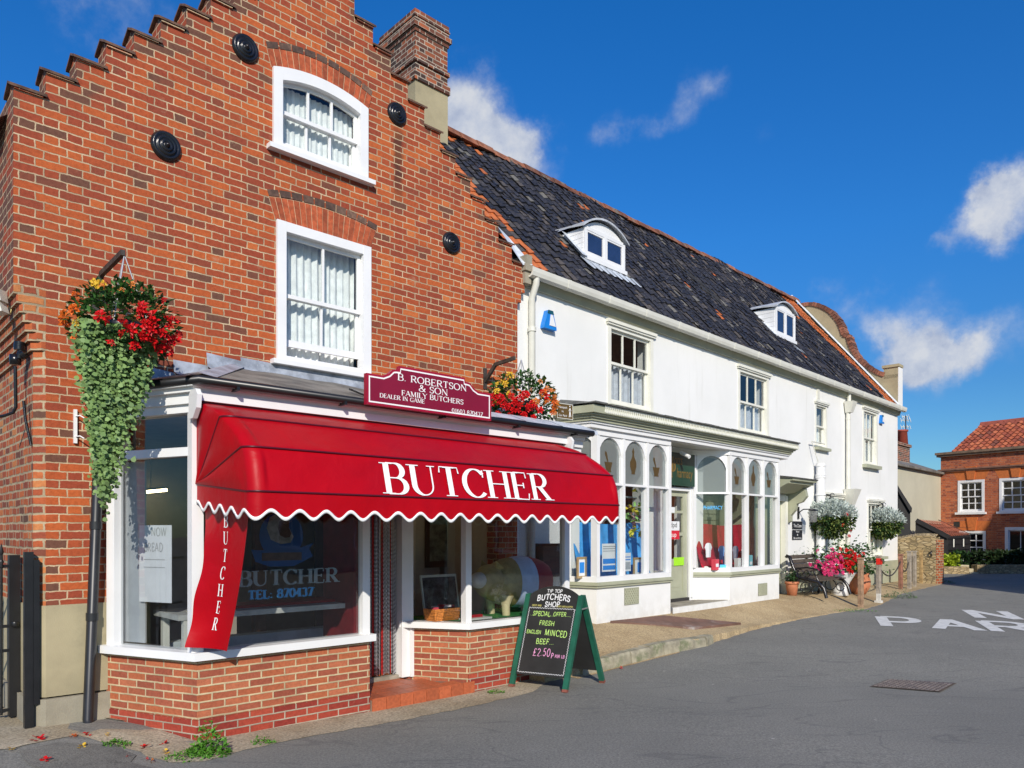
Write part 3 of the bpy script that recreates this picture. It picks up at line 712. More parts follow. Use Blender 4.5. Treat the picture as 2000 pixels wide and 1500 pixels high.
# raised pavement in front of the white house: (s, t of the kerb, height of the kerb above the road)
KERB = [(-.9, 1.35, .15), (.2, 1.45, .15)]
for _px, _py, _h in ((1310,1274,.15), (1370,1263,.12), (1460,1233,.07), (1560,1210,.02), (1640,1196,.006), (1690,1189,.006), (1722,1180,.006), (1760,1160,.006), (1835,1142,.006)):
    _q = B.inv(gpix(_px, _py)); KERB.append((_q[0], _q[1], _h))
KERB.append((KERB[-1][0]+2.2, .2, .006))
def hin(s): return lerp(.46, .34, smooth01(s, 6, 14)) - .0
def kerb_at(s):
    for a, b in zip(KERB, KERB[1:]):
        if a[0] <= s <= b[0]: f = (s-a[0])/(b[0]-a[0]); return lerp(a[1], b[1], f), lerp(a[2], b[2], f)
    return KERB[-1][1:]
def pave_z(s, t):
    kt, kh = kerb_at(s); p = B.P(s, kt, 0); zk = gz(p.x, p.y)+kh
    f = max(0, min(1, t/kt)); hs = max(hin(s), zk)
    return lerp(hs, zk, smooth01(f, .25, 1.0)*.9+.1*f)
mb = MB(B); rng = random.Random(4); NS, NTt = 150, 10
SS = [lerp(-.9, 18.2, i/NS) for i in range(NS+1)]; jt = [rng.uniform(-.02, .02) for _ in SS]
vs = []
for i, s in enumerate(SS):
    kt, kh = kerb_at(s)
    for j in range(NTt+1):
        t = lerp(-.3, kt+jt[i], j/NTt); vs.append(B.P(s, t, pave_z(s, max(t, 0))))
    p = B.P(s, kt+jt[i]+.015, 0); vs.append(Vector((p.x, p.y, gz(p.x, p.y)-.05)))
m_ = NTt+2
mb.mesh(vs, [(i*m_+j, i*m_+j+1, (i+1)*m_+j+1, (i+1)*m_+j) for i in range(NS) for j in range(NTt+1)], 0, False)
# end of the raised strip towards the butcher's
mb.mesh([B.P(-.9, t, z) for t, z in ((-.3, pave_z(-.9, 0)), (1.35, pave_z(-.9, 1.35)), (1.35, -.1), (-.3, -.1))], [(0, 1, 2, 3)])
mb.build('pavement', m_gravel, kind='structure')
# rough kerb stones at the raised corner
rng = random.Random(9); kst = M('kerb stone', (.3, .27, .19), .9, .3, 6, .6, 40, dirt=((.1, .13, .05), .5, .75))
s = -.3
while s < 2.6:
    L = rng.uniform(.22, .5); a, b = s+.012, min(s+L, 2.6); mb = MB(B); ka, ha = kerb_at(a); kb, hb = kerb_at(b)
    pa, pb = B.P(a, ka, 0), B.P(b, kb, 0); za, zb = gz(pa.x, pa.y), gz(pb.x, pb.y); d1, d2, j = rng.uniform(.03, .055), rng.uniform(.03, .055), rng.uniform(-.012, .012)
    vs = []
    for q, (ss, kk, zz, hh, dd) in enumerate(((a, ka, za, ha, d1), (b, kb, zb, hb, d2))):
        for tt, z in ((kk-.13, zz+hh+.012), (kk+dd-.02, zz+hh+.010+j), (kk+dd, zz+hh-.02+j), (kk+dd+.012, zz-.05), (kk-.13, zz-.05)): vs.append(B.P(ss, tt, z))
    mb.mesh(vs, [(i, (i+1) % 5, 5+(i+1) % 5, 5+i) for i in range(5)]+[(0, 1, 2, 3, 4), (9, 8, 7, 6, 5)]); o = mb.build('kerb', kst, kind='structure'); s += L

# ------------------------------------------------------------------ the butcher's brick house
HB = thing('brick_house', A.P(1.9, 0, 0), 'tall red brick house with stepped gable and a butcher shop front on the left', 'house')
LST = [(-1.15+.24*i, 5.60+.225*i) for i in range(11)]; RST = [(4.94-.25*i, 5.55+.22*i) for i in range(11)]
def gable_top(s):
    if s < 1.49: i = int((s+1.15)/.24); return LST[min(i, 10)][1]
    if s > 2.19: i = int((4.94-s)/.25); return RST[min(i, 10)][1]
    return 8.12
UW = (1.185, 2.357, 5.918, 6.76); LW = (1.225, 2.396, 3.645, 5.145); UARCH = .10
SHOP_OPEN = (-.2, 4.45, .12, 2.92)
def in_gable(s, z):
    if z > gable_top(s): return False
    if s > 4.8 and z < 5.02: return False
    if s > 4.87 and z < 5.17: return False
    if UW[0]+.03 < s < UW[1]-.03 and UW[2]+.02 < z < UW[3]+.04: return False
    if LW[0]+.03 < s < LW[1]-.03 and LW[2]+.02 < z < LW[3]-.02: return False
    if SHOP_OPEN[0] < s < SHOP_OPEN[1] and SHOP_OPEN[2] < z < SHOP_OPEN[3]: return False
    return True
mb = MB(A)
ss = [-.91]+[a+.24 for a, _ in LST[1:]]+[a for a, _ in RST]+[4.94, 4.8, 4.87, 1.49, 2.19, UW[0]+.03, UW[1]-.03, LW[0]+.03, LW[1]-.03, -.2, 4.45]
zs = [1.16]+[z for _, z in LST]+[z for _, z in RST]+[8.12, 5.02, 5.17, UW[2]+.02, UW[3]+.04, LW[2]+.02, LW[3]-.02, 2.92]
wall_cells(mb, A, [x for x in ss if x >= -.91], zs, in_gable, -.25, 0)
wall_cells(mb, A, [-.25, -.2, 4.45, 4.84], [-.1, .12, 1.16], lambda s, z: z < .12 or not -.2 < s < 4.45, -.25, 0)
gw = mb
# left corner: plain corner above, corbelled to a splay below
gw.box(-1.15, -.91, -8, 0, 3.92, 5.60)
mb = MB(A)
NC = 7
for i in range(NC+1):
    z0, z1 = (1.16, 3.39) if i == 0 else (3.39+.0757*(i-1), 3.39+.0757*i)
    f = i/NC; cz = .08*(1-f)
    mb.prism_z([(-.91, -8), (-.99-.16*f, -8), (-.99-.16*f, -cz), (-.91-.24*f+(0 if i else 0), 0), (-.909, 0)] if i else [(-.91, -8), (-.99, -8), (-.99, -.08), (-.91, 0)], z0, z1)
mb.build('corner_wall', m_brick_side, HB); mb = gw
mb.quad(A.P(4.94,-8,0), A.P(4.94,-.25,0), A.P(4.94,-.25,5.55), A.P(4.94,-8,5.55)); mb.quad(A.P(-1.1,-8,0), A.P(4.94,-8,0), A.P(4.94,-8,5.5), A.P(-1.1,-8,5.5))
mb.build('wall', m_brick, HB)
# rendered plinth at the left corner
mb = MB(A); mb.prism_z([(-.05, -.03), (-.05, .022), (-.915, .022), (-1.01, -.075), (-1.01, -8), (-.9, -8), (-.9, -.03)], .36, 1.16)
mb.prism_z([(-.03, -.03), (-.03, .05), (-.92, .05), (-1.04, -.07), (-1.04, -8), (-.9, -8), (-.9, -.03)], -.1, .345, 1)
mb.build('plinth', [m_stucco, m_stucco_cut], HB)
# coping tiles, one sloping pair per step
def coping(s0, s1, z, side):
    mb = MB(A); rg = random.Random(int(s0*100)); a = s0-.022*(side < 0)-.006; b = s1+.006+.022*(side > 0); j = rg.uniform(-.01, .01)
    mb.prism_s([(.03, z+.005+j), (.034, z+.026+j), (-.1, z+.095+j), (-.27, z+.02+j), (-.265, z-.005+j), (-.1, z+.075+j)], a, b)
    mb.prism_s([(.02, z-.01), (.02, z+.004), (-.1, z+.07), (-.2, z+.005), (-.2, z-.01)], a+.03, b-.03, 1)
    mb.build('coping_tile', [m_coping, m_brick], HB)
for i, (a, z) in enumerate(LST): coping(a, a+.24, z, -1)
for i, (a, z) in enumerate(RST): coping(a-.25, a, z, 1)
coping(1.49, 2.19, 8.12, 0)
mb = MB(A); mb.box(4.90, 5.02, -.2, .05, 5.30, 5.47); mb.box(4.88, 5.06, -.22, .08, 5.47, 5.56); mb.box(4.92, 5.03, -.2, .06, 5.56, 5.70); mb.build('kneeler', m_stucco_cut, HB)
mb = MB(A); mb.quad(A.P(-1.3,-.25,5.35), A.P(1.9,-.25,7.9), A.P(1.9,-8,7.9), A.P(-1.3,-8,5.35)); mb.quad(A.P(5.1,-8,5.3), A.P(1.9,-8,7.9), A.P(1.9,-.25,7.9), A.P(5.1,-.25,5.3))
mb.build('roof', M('house roof tile', (.16, .06, .04), .8, .3, 8, .4, 30), HB)
# arches
def arch_bricks(s0, s1, z0, rise, h, splay, nb, hdr, name):
    mb = MB(A); c = (s0+s1)/2; hw = (s1-s0)/2
    def pt(f, v):               # f -1..1 along, v 0..1 up
        return (c+f*(hw+splay*v), z0+rise*(1-f*f)+h*v*(1-.12*f*f)+(.035*(1-f*f)*v if rise < .05 else 0))
    mb.prism([pt(lerp(-1, 1, i/16), 0) for i in range(17)]+[pt(lerp(1, -1, i/16), 1) for i in range(17)], -.01, .003, 2)
    for i in range(nb):
        a, b = lerp(-1, 1, (i+.06)/nb), lerp(-1, 1, (i+.94)/nb)
        mb.prism([pt(a, .02), pt(b, .02), pt(b, .98), pt(a, .98)], 0, .007+.002*(i % 3), 0)
    if hdr:
        for i in range(hdr):
            a, b = lerp(-1, 1, (i+.06)/hdr), lerp(-1, 1, (i+.94)/hdr)
            mb.prism([pt(a, 1.03), pt(b, 1.03), pt(b, 1.03+.07/h), pt(a, 1.03+.07/h)], 0, .006+.002*(i % 2), 1)
    mb.build(name, [m_vouss, m_vdark, M('arch mortar', (.5, .4, .25), .9, .1)], HB)
arch_bricks(1.215, 2.405, 5.145, .0, .255, .075, 19, 10, 'brick_arch')
arch_bricks(1.17, 2.37, 6.755, .105, .2, .05, 18, 9, 'brick_arch')
# sash windows
m_pane_b = m_glass
sash_window(A, HB, 0, *UW, .105, 3, 1, 1, A, m_white, m_glass, arch=UARCH, sill=(.065, .05, .09), meet=.55, curt=('net', m_curtain), proud=.035, seed=3)
sash_window(A, HB, 0, *LW, .105, 2, 1, 1, A, m_white, m_glass, sill=(.065, .05, .09), meet=.5, curt=('full', m_curtain), proud=.035, lower_open=.13, seed=5)
# iron tie plates
for px, py, r in ((324,286,.145), (479,95,.145), (775,223,.138), (881,475,.142)):
    s, z = A.pix(px, py); mb = MB(A)
    mb.lathe(A.P(s, 0, z), [(0, .07), (r*.1, .066), (r*.17, .04), (r*.24, .035), (r*.33, .056), (r*.40, .035), (r*.48, .03), (r*.57, .05), (r*.64, .028), (r*.72, .024), (r*.82, .042), (r*.9, .03), (r*.97, .018), (r, .01), (r, -.01)], 28, 0, 'n', A)
    mb.build('tie_plate', m_blackmetal, HB)
# chimney
ct = -2.6; c0, _ = A.pix(811, 100, ct); c1, _ = A.pix(874, 100, ct); zt = A.pix(811, 17, ct)[1]; zb_ = A.pix(843, 163, ct)[1]; dp = 1.02
mb = MB(A); zl = zb_-.02
def ring(e, z0, z1, m=0): mb.box(c0-e, c1+e, ct-dp-e, ct+e, z0, z1, m)
ring(0, zl, zt-.36); ring(.035, zl-.05, zl+.09); ring(.03, zt-.86, zt-.79); ring(.02, zt-.36, zt-.29); ring(.055, zt-.29, zt-.21); ring(.02, zt-.21, zt); ring(.035, zt-.12, zt-.1)
ch = mb.build('chimney', m_brick_dark, HB)
mb = MB(A); mb.box(c0-.004, c1+.004, ct-dp, ct+.004, 6.5, zl-.05); mb.build('chimney_base', m_stucco, ch)

# ------------------------------------------------------------------ the shop front
T1 = 1.045; PATH = [(-.43, 0), (0, T1), (1.727, T1)]; PATH2 = [(2.64, .35), (3.03, T1), (4.72, T1), (4.82, .0)]
def offset_path(pts, d):
    out = []
    for i, p in enumerate(pts):
        ns = []
        for a, b in ((i-1, i), (i, i+1)):
            if a >= 0 and b < len(pts):
                dx, dy = pts[b][0]-pts[a][0], pts[b][1]-pts[a][1]; l = math.hypot(dx, dy); ns.append((-dy/l, dx/l))
        nx = sum(n_[0] for n_ in ns); ny = sum(n_[1] for n_ in ns); l = math.hypot(nx, ny); nx /= l; ny /= l
        k = d/max(.3, nx*ns[0][0]+ny*ns[0][1]); out.append((p[0]+nx*k, p[1]+ny*k))
    return out
def path_strip(mb, pts, d0, d1, z0, z1, m=0):
    a, b = offset_path(pts, d0), offset_path(pts, d1)
    for i in range(len(pts)-1): mb.prism_z([a[i], a[i+1], b[i+1], b[i]], z0, z1, m)
SF = MB(A); path_strip(SF, PATH, -.12, 0, .19, .70)
SF.box(1.60, 1.728, .35, T1-.12, .19, .70)
sf = SF.build('shop_front', m_brick_new, HB)
SF = MB(A); path_strip(SF, PATH2, -.12, 0, .19, .70); path_strip(SF, PATH2[:2], -.12, -.001, .05, .19); SF.build('window_base', m_brick_new, sf)
mb = MB(A); path_strip(mb, PATH, -.12, .006, -.15, .188); mb.box(1.60, 1.733, .35, T1-.12, -.15, .188); mb.build('base_course', m_brick_base, sf)
mb = MB(A); path_strip(mb, PATH2[1:], -.12, .006, -.15, .188); mb.build('base_course', m_brick_base, sf)
mb = MB(A); path_strip(mb, [(-.44, 0), (0, T1), (1.76, T1)], -.13, .07, .705, .775); mb.build('sill', m_white, sf); mb = MB(A); path_strip(mb, [(2.6, .35), (3.03, T1), (4.72, T1), (4.82, .0)], -.13, .06, .705, .775); mb.build('sill', m_white, sf)
def post(mb, s, t, w_, z0, z1): mb.box(s-w_/2, s+w_/2, t-w_/2, t+w_/2, z0, z1)
for s, t, w_ in ((.0, T1-.03, .10), (1.68, T1-.03, .085), (3.03, T1-.035, .085), (4.69, T1-.05, .09)):
    mb = MB(A); post(mb, s, t, w_, .775, 2.86); mb.build('post', m_white, sf)
mb = MB(A); path_strip(mb, [(-.425, .04), (-.385, .13)], -.08, 0.015, .775, 2.86); mb.build('post', m_white, sf)
mb = MB(A); path_strip(mb, [(-.40, .06), (-.01, T1-.02)], -.07, .02, 2.46, 2.535); mb.build('transom', m_white, sf)
mb = MB(A); mb.box(2.56, 2.72, .27, .42, .13, 2.86); mb.box(2.66, 2.74, .36, .46, .13, .70); mb.build('door_frame', m_white, sf)
# fascia and cornice
mb = MB(A)
for d0, d1, z0, z1 in ((-.12, .03, 2.83, 2.90), (-.10, .06, 2.90, 2.99), (-.10, .10, 2.99, 3.03), (-.10, .14, 3.03, 3.06)):
    path_strip(mb, [(-.43, .0), (0, T1), (4.92, T1)], d0, d1, z0, z1)
    mb.box(4.8, 4.92+d1*.5, .02, T1-.101, z0, z1)
mb.build('cornice', m_white, sf)
gp = offset_path([(-.5, -.0), (0, T1+.1), (4.95, T1+.1)], .1)
mb = MB(A); mb.tube([A.P(a, t, 3.075) for a, t in gp], .04, 8); mb.build('gutter', m_black, sf)
for k in (.25, 1.3, 2.5, 3.6, 4.6):
    mb = MB(A); mb.box(k, k+.025, T1+.12, T1+.24, 3.02, 3.05); mb.build('gutter_bracket', m_black, sf)
mb = MB(A); g0 = [(a, t) for a, t in gp]; BL, BRt = (.75, .02, 3.50), (4.95, .02, 3.46)
FLp, FRp, WL = (g0[1][0], g0[1][1], 3.10), (4.97, g0[2][1], 3.08), (-.62, .0, 3.10)
N_ = 12
def rf(u, v):
    a = Vector((lerp(FLp[0], FRp[0], u), FLp[1], lerp(FLp[2], FRp[2], u))); b = Vector((lerp(BL[0], BRt[0], u), .02, lerp(BL[2], BRt[2], u)))
    p = a.lerp(b, v); return A.P(p.x, p.y, p.z+.006*math.sin(u*40+v*3))
mb.grid(40, 7, rf); mb.quad(A.P(*FLp), A.P(*BL), A.P(*WL)); mb.quad(A.P(FRp[0], FRp[1], 3.04), A.P(*BRt), A.P(4.95, .02, 3.04))
m_felt = M('ridged roof felt', (.17, .155, .13), .75, .4, 3, .6, 30, dirt=((.33, .32, .3), .55, .5))
mb.build('shop_roof', m_felt, sf)
mb = MB(A)
def leadstrip(p, q, w0, w1, lift, m=0):
    p, q = Vector(p), Vector(q)
    mb.mesh([A.P(p.x-w0, p.y-w0*.2, p.z+lift-.02), A.P(p.x, p.y, p.z+lift+.02), A.P(p.x+w0*1.3, p.y, p.z+lift), A.P(q.x+w1*1.2, q.y, q.z+lift), A.P(q.x, q.y, q.z+lift+.02), A.P(q.x-w1, q.y, q.z+lift-.03)], [(0, 1, 4, 5), (1, 2, 3, 4)], m)
leadstrip(FLp, BL, .12, .10, .012)
sgs = [(-.42, -.1, 3.14), (-.12, .18, 3.26), (.16, .5, 3.38), (.48, .85, 3.48), (.83, 1.25, 3.51), (1.23, 2.3, 3.50), (2.28, 3.4, 3.49), (3.38, 4.85, 3.47)]
for i, (a, b, z) in enumerate(sgs):
    pj = .008+.004*(i % 2)
    mb.mesh([A.P(a, .005+pj, z+.10+.02*(i % 2)), A.P(b, .005+pj, z+.09), A.P(b, .03+pj, z-.02), A.P(a, .03+pj, z-.02), A.P(a, .11+pj, z-.055), A.P(b, .11+pj, z-.055)], [(3, 2, 1, 0), (4, 5, 2, 3)])
mb.build('lead_flashing', m_lead, sf)
mb = MB(A)
for i in range(3):
    a, b = lerp(3.1, 5.0, i/3), lerp(3.1, 5.0, (i+1)/3)+.02; f = .004*i; za, zb = lerp(FLp[2], FRp[2], a/5), lerp(FLp[2], FRp[2], b/5)
    mb.mesh([A.P(a, FLp[1]+.03, za-.03+f), A.P(b, FLp[1]+.03, zb-.03+f), A.P(b, FLp[1]+.02, zb+.02+f), A.P(a, FLp[1]+.02, za+.02+f), A.P(a, FLp[1]-.28, za+.135+f), A.P(b, FLp[1]-.28, zb+.135+f)], [(0, 1, 2, 3), (3, 2, 5, 4)])
mb.build('lead_edging', M('bright lead', (.5, .54, .6), .4, .2, 5), sf)
# glazing
def pane_q(p, q, z0, z1, mt=m_glass_shop, d=-.05):
    a, b = offset_path([p, q], d); m_ = MB(A); m_.quad(A.P(a[0], a[1], z0), A.P(b[0], b[1], z0), A.P(b[0], b[1], z1), A.P(a[0], a[1], z1)); return m_.build('pane', mt, sf)
pane_q((-.40, .07), (-.04, T1-.06), .775, 2.46); pane_q((-.40, .07), (-.04, T1-.06), 2.535, 2.83); pane_q((.05, T1), (1.64, T1), .775, 2.83)
pane_q((2.70, .46), (2.99, T1-.08), .775, 2.83); pane_q((3.075, T1), (4.64, T1), .775, 2.83); pane_q((4.725, T1-.1), (4.815, .05), .775, 2.83)
# inside of the shop
mb = MB(A); mb.box(-.2, 4.5, -3.2, -3.1, .1, 2.95); mb.box(-.2, -.1, -3.1, -.26, .1, 2.95); mb.box(4.5, 4.6, -3.1, -.26, .1, 2.95); mb.build('inner_wall', m_intwall, sf)
mb = MB(A); mb.prism_z([(-.1, -3.1), (4.5, -3.1), (4.5, .2), (2.7, .2), (2.7, -.05), (1.7, -.05), (1.6, .9), (.08, .9), (-.25, .1)], .10, .13); mb.build('shop_floor', m_dark, sf)
mb = MB(A); mb.prism_z([(-.1, -3.1), (4.5, -3.1), (4.75, .05), (4.65, 1.0), (.05, 1.0), (-.35, .05)], 2.86, 2.9); mb.build('ceiling', M('shop ceiling', (.45, .42, .38), .9, .1), sf)
mb = MB(A); mb.box(1.62, 1.70, .30, T1-.13, .13, 2.85); mb.build('door_side', M('door side board', (.2, .015, .02), .5, .2, 5), sf)
mb = MB(A); mb.box(1.73, 2.56, -.1, -.06, .13, 2.86); mb.build('shop_door', M('dark door', (.05, .02, .018), .5, .3, 6), sf)
# tiled step
mb = MB(A); n = 8
mb.prism_z([(1.735, -.2), (2.66, -.2), (2.66, .36), (3.05, T1+.02), (1.735, T1+.02)], -.1, .095, 0)
for i in range(n):
    a, b = lerp(1.737, 3.1, i/n)+.004, lerp(1.737, 3.1, (i+1)/n)-.004; mb.box(a, b, T1+.018, T1+.034, -.08, .112, 1)
for i in range(n):
    for j in range(4):
        a, b = lerp(1.737, 3.09, i/n)+.003, lerp(1.737, 3.09, (i+1)/n)-.003; t0, t1 = lerp(.36, T1+.034, j/4)+.003, lerp(.36, T1+.034, (j+1)/4)-.003
        if b < 2.68+(t0-.36)*.55: mb.box(a, b, t0, t1, .09, .114+.001*((i+j) % 2), 1)
mb.box(1.74, 2.58, .28, .36, .095, .155, 2)
mb.build('door_step', [M('tile grout', (.25, .17, .12), .9, .2), M('red quarry tile', (.4, .1, .04), .5, .16, 30, .15, 50, island=.15), m_concrete], sf)
# chain fly curtain in the doorway
mb = MB(A); rng = random.Random(12); N = 46; reds = {2, 3, 9, 10, 11, 18, 19, 27, 28, 34, 35, 41}
for i in range(N):
    s = lerp(1.74, 2.55, (i+.5)/N); z = 2.84+rng.uniform(0, .03); zb = .17+rng.uniform(0, .03); k = 0; red = i in reds; s_off = rng.uniform(-.004, .004)
    while z > zb:
        h = .024; a = k % 2; w_ = .0055 if a else .0025; d = .0025 if a else .0055
        mb.box(s+s_off-w_, s+s_off+w_, .315-d, .315+d, z-h*.95, z, 1 if red else 0); z -= h; k += 1
o = mb.build('chain_curtain', [M('silver chain', (.6, .6, .62), .3, .1, 4, metal=.8), M('red chain', (.5, .03, .03), .35, .1, 4, metal=.3)])
tag(o, 'red and silver chain fly curtain hanging in the butcher shop doorway', 'door curtain')
# ------------------------------------------------------------------ red dome awning
AW = thing('awning', A.P(2.2, T1, 2.1), 'red canvas dome awning with white BUTCHER lettering over the butcher shop window', 'awning')
s0, s1 = -.01, 4.42
HG = (T1+.03, A.spix(377, 948, s0)[1])
pA, pB, pC = A.spix(434, 806, s0+.02), A.spix(480, 863, s0), A.spix(490, 951, s0)
qA, qB, qC = A.spix(1163, 894, s1), A.spix(1205, 936, s1), A.spix(1218, 993, s1)
avg = lambda a, b: ((a[0]+b[0])/2, (a[1]+b[1])/2)
rA, rB, rC = avg(pA, qA), avg(pB, qB), avg(pC, qC); TOP = (T1+.09, 2.90)
VAL = .165
HOOPS = [TOP, rA, rB, rC]; RC = .10; SM = (s0+s1)/2
def hoop(k, w, e=0.):
    """point of hoop k: w 0..1 runs from the left hinge round the front to the right hinge"""
    t_, z_ = HOOPS[k]; r = RC if k else .02; side = .14; f = min(w, 1-w)/side
    th, zh = (HG[0], HG[1]) if k else (HG[0]+.0, HG[1])
    if f <= 1:
        q = f; p = (s0, lerp(th, t_-r, q), lerp(zh, z_, q))
        bul = .035*math.sin(q*3.1416)*(1 if 0 < k else 0)
        p = (p[0]-bul*.0, p[1], p[2])
    else:
        x = (w-side)/(1-2*side); L = s1-s0-2*r; A_ = 1.5708*r; d = x*(L+2*A_)
        if d < A_: a = d/r; p = (s0+r-r*math.cos(a), t_-r+r*math.sin(a), z_)
        elif d > L+A_: a = (L+2*A_-d)/r; return mir(s0+r-r*math.cos(a), t_-r+r*math.sin(a), z_)
        else: return (s0+r+d-A_, t_, z_)
        return p
    return p if w <= .5 else mir(*p)
def mir(a, t, z): return (s0+s1-a, t, z)
WS = [i/40*.14 for i in range(8)] if False else [lerp(0, .14, i/8) for i in range(8)]+[.14+.72*(i/12)*.05 for i in range(12)]+[lerp(.176, .824, i/60) for i in range(61)]+[.86-.72*((11-i)/12)*.05 for i in range(12)]+[lerp(.86, 1., (i+1)/8) for i in range(8)]
mb = MB(A); NV = 8; vs = []
for k in range(3):
    for j in range(NV+(k == 2)):
        f = j/NV
        for w in WS:
            p, q = hoop(k, w), hoop(k+1, w); x = [lerp(u, v, f) for u, v in zip(p, q)]; hb = math.sin(f*3.1416)
            sg = .012*math.sin(min(1, max(0, (w-.16)/.68))*3.1416)*hb+.006*math.sin(w*37+k*2)*hb+.004*math.sin(w*90+f*5+k)*hb
            if w < .17 or w > .83: sg -= .02*hb
            vs.append(A.P(x[0]+(.02*hb*(-1 if w < .14 else 1) if (w < .14 or w > .86) else 0), x[1]-sg*.7, x[2]-sg*.6))
nw = len(WS); nr_ = len(vs)//nw
mb.mesh(vs, [(j*nw+i, j*nw+i+1, (j+1)*nw+i+1, (j+1)*nw+i) for j in range(nr_-1) for i in range(nw-1)], 0, True)
for s in (s0, s1): mb.quad(A.P(s, T1+.02, HG[1]), A.P(s, HG[0], HG[1]), A.P(s, TOP[0], TOP[1]), A.P(s, T1+.02, TOP[1]))
mb.build('canopy', m_red, AW)
# scalloped valance with white edging following the lowest hoop round both ends
def scal(x, per): return .5+.5*math.cos(2*math.pi*x/per)
CP = [hoop(3, w) for w in WS]; SL = [0]
for p, q in zip(CP, CP[1:]): SL.append(SL[-1]+math.dist(p, q))
def along_c(d):
    for i in range(len(SL)-1):
        if d <= SL[i+1] or i == len(SL)-2: f = (d-SL[i])/max(1e-6, SL[i+1]-SL[i]); return [lerp(u, v, f) for u, v in zip(CP[i], CP[i+1])]
per = (s1-s0)/19.; LT = SL[-1]; NS_ = int(LT/per*16); mb = MB(A); me_ = MB(A); vs = []; ve = []
for i in range(NS_+1):
    d = LT*i/NS_; p = along_c(d); drop = .205-.066*scal(d-SL[30], per); wv = .010*math.sin(d*5.3)
    for j in range(5): f = j/4; vs.append(A.P(p[0], p[1]+wv*f, p[2]-drop*f))
    for o_ in (-.015, .013): ve.append(A.P(p[0]-(.004 if d < LT*.12 else 0), p[1]+wv+.004, p[2]-drop+o_))
mb.mesh(vs, [(i*5+j, i*5+j+1, (i+1)*5+j+1, (i+1)*5+j) for i in range(NS_) for j in range(4)], 0, True); mb.build('valance', m_red, AW)
me_.mesh(ve, [(i*2, i*2+1, (i+1)*2+1, (i+1)*2) for i in range(NS_)], 0, True); o = me_.build('valance_edging', m_letter, AW); sol = o.modifiers.new('thick', 'SOLIDIFY'); sol.thickness = .009; sol.offset = 0
m_seam = M('awning seam', (.09, .004, .012), .4, .1)
for k in (1, 2, 3): mb = MB(A); mb.tube([A.P(p[0], p[1]+.004, p[2]+.004) for p in [hoop(k, w) for w in WS]], .0085, 6); mb.build('hoop', m_seam, AW)
mb = MB(A); mb.box(s0-.02, 4.55, T1+.035, T1+.125, 2.915, 2.985); mb.build('cassette', m_white, AW)
mb = MB(A); mb.box(s0-.0, 4.5, T1+.035, T1+.095, 2.80, 2.914); mb.build('roller', M('awning roller', (.08, .01, .014), .5, .1), AW)
for s in (s0-.05, 4.555):
    mb = MB(A); c = (T1+.10, 2.90); mb.prism_s([(c[0]+dx, c[1]+dz) for dx, dz in ((-.07, -.14), (.02, -.14), (.1, -.06), (.12, .05), (.08, .1), (-.03, .1), (-.07, .06))], s-.02, s+.02); mb.build('end_cap', m_white, AW)
# lettering on the front panel
mb = MB(A); txt = 'BUTCHER'; wdt = text_width(txt, .86, .02)
pl = math.hypot(rB[0]-rC[0], rB[1]-rC[1]); H_ = pl*.79
sa = A.pix(745, 930, (rB[0]+rC[0])/2)[0]; sb = A.pix(1072, 965, (rB[0]+rC[0])/2)[0]
kx = (sb-sa)/(wdt*H_)
pn = Vector((rB[1]-rC[1], rC[0]-rB[0])).normalized() if False else None
def mp(x, y, l):
    f = .07+y/pl*1.; t, z = lerp(rC[0], rB[0], f), lerp(rC[1], rB[1], f); n_t, n_z = (rB[1]-rC[1])/pl, (rC[0]-rB[0])/pl
    sag = .012*math.sin((sa+x*kx-s0)/(s1-s0)*3.14)*math.sin(f*3.14)
    return A.P(sa+x*kx, t+n_t*(l+.003), z+n_z*(l+.003))
put_text(mb, text_quads(txt, 0, 0, H_, .132, .036, True, .86, .02), mp, .004); mb.build('lettering', m_letter, AW)

# red banner tied back at the left end of the awning
mb = MB(A); zb0 = 2.1
tipT, tipZ = A.spix(443, 1272, .15); lowT, lowZ = A.spix(364, 1264, -.02)
BN = thing('banner', A.P(0, T1+.3, .8), 'red hanging banner with white vertical BUTCHER letters tied at the shop window corner', 'banner')
tl, tr = Vector((.07, A.spix(398, 1000, .07)[0], 2.08)), Vector((.08, A.spix(489, 1000, .08)[0], 2.07))
lowS, lowZ = A.pix(364, 1264, T1+.075)
bl, br = Vector((lowS, T1+.075, lowZ)), Vector((.15, tipT, tipZ))
def ban(u, v):                                  # u across, v down
    e = v*v*(3-2*v); l = tl.lerp(bl, v); r = tr.lerp(br, v)
    l = l+Vector((0, .20*math.sin(v*3.14)*(1-v)*1.2, 0)); r = r+Vector((.0, .05*math.sin(v*3.14), 0))
    p = l.lerp(r, u); p.x += .05*math.sin(u*3.14)*v+.012*math.sin(v*17+u*4)*v*(1-u)*1.3
    return A.P(p.x, p.y, p.z)
mb.grid(14, 40, ban); cl_ = mb.build('cloth', m_red, BN)
mb = MB(A); VT = [('B', .10), ('U', .21), ('T', .325), ('C', .44), ('H', .555), ('E', .67), ('R', .785)]
for i, (chh, v0) in enumerate(VT):
    hgt = .062; wch = text_width(chh)
    def mpb(x, y, l, v0=v0, wch=wch):
        u = .5+(x-wch*.5*hgt)*2.3; v = v0+.085-y*1.32
        p = ban(u, v); a, b = ban(u+.03, v), ban(u, v+.02); nrm = (a-p).cross(b-p).normalized()
        if nrm.y > 0: nrm = -nrm
        return p+nrm*(l+.003)
    put_text(mb, text_quads(chh, 0, 0, hgt, .16, .05, True, 1., 0), mpb, .002)
mb.build('lettering', m_letter, BN)

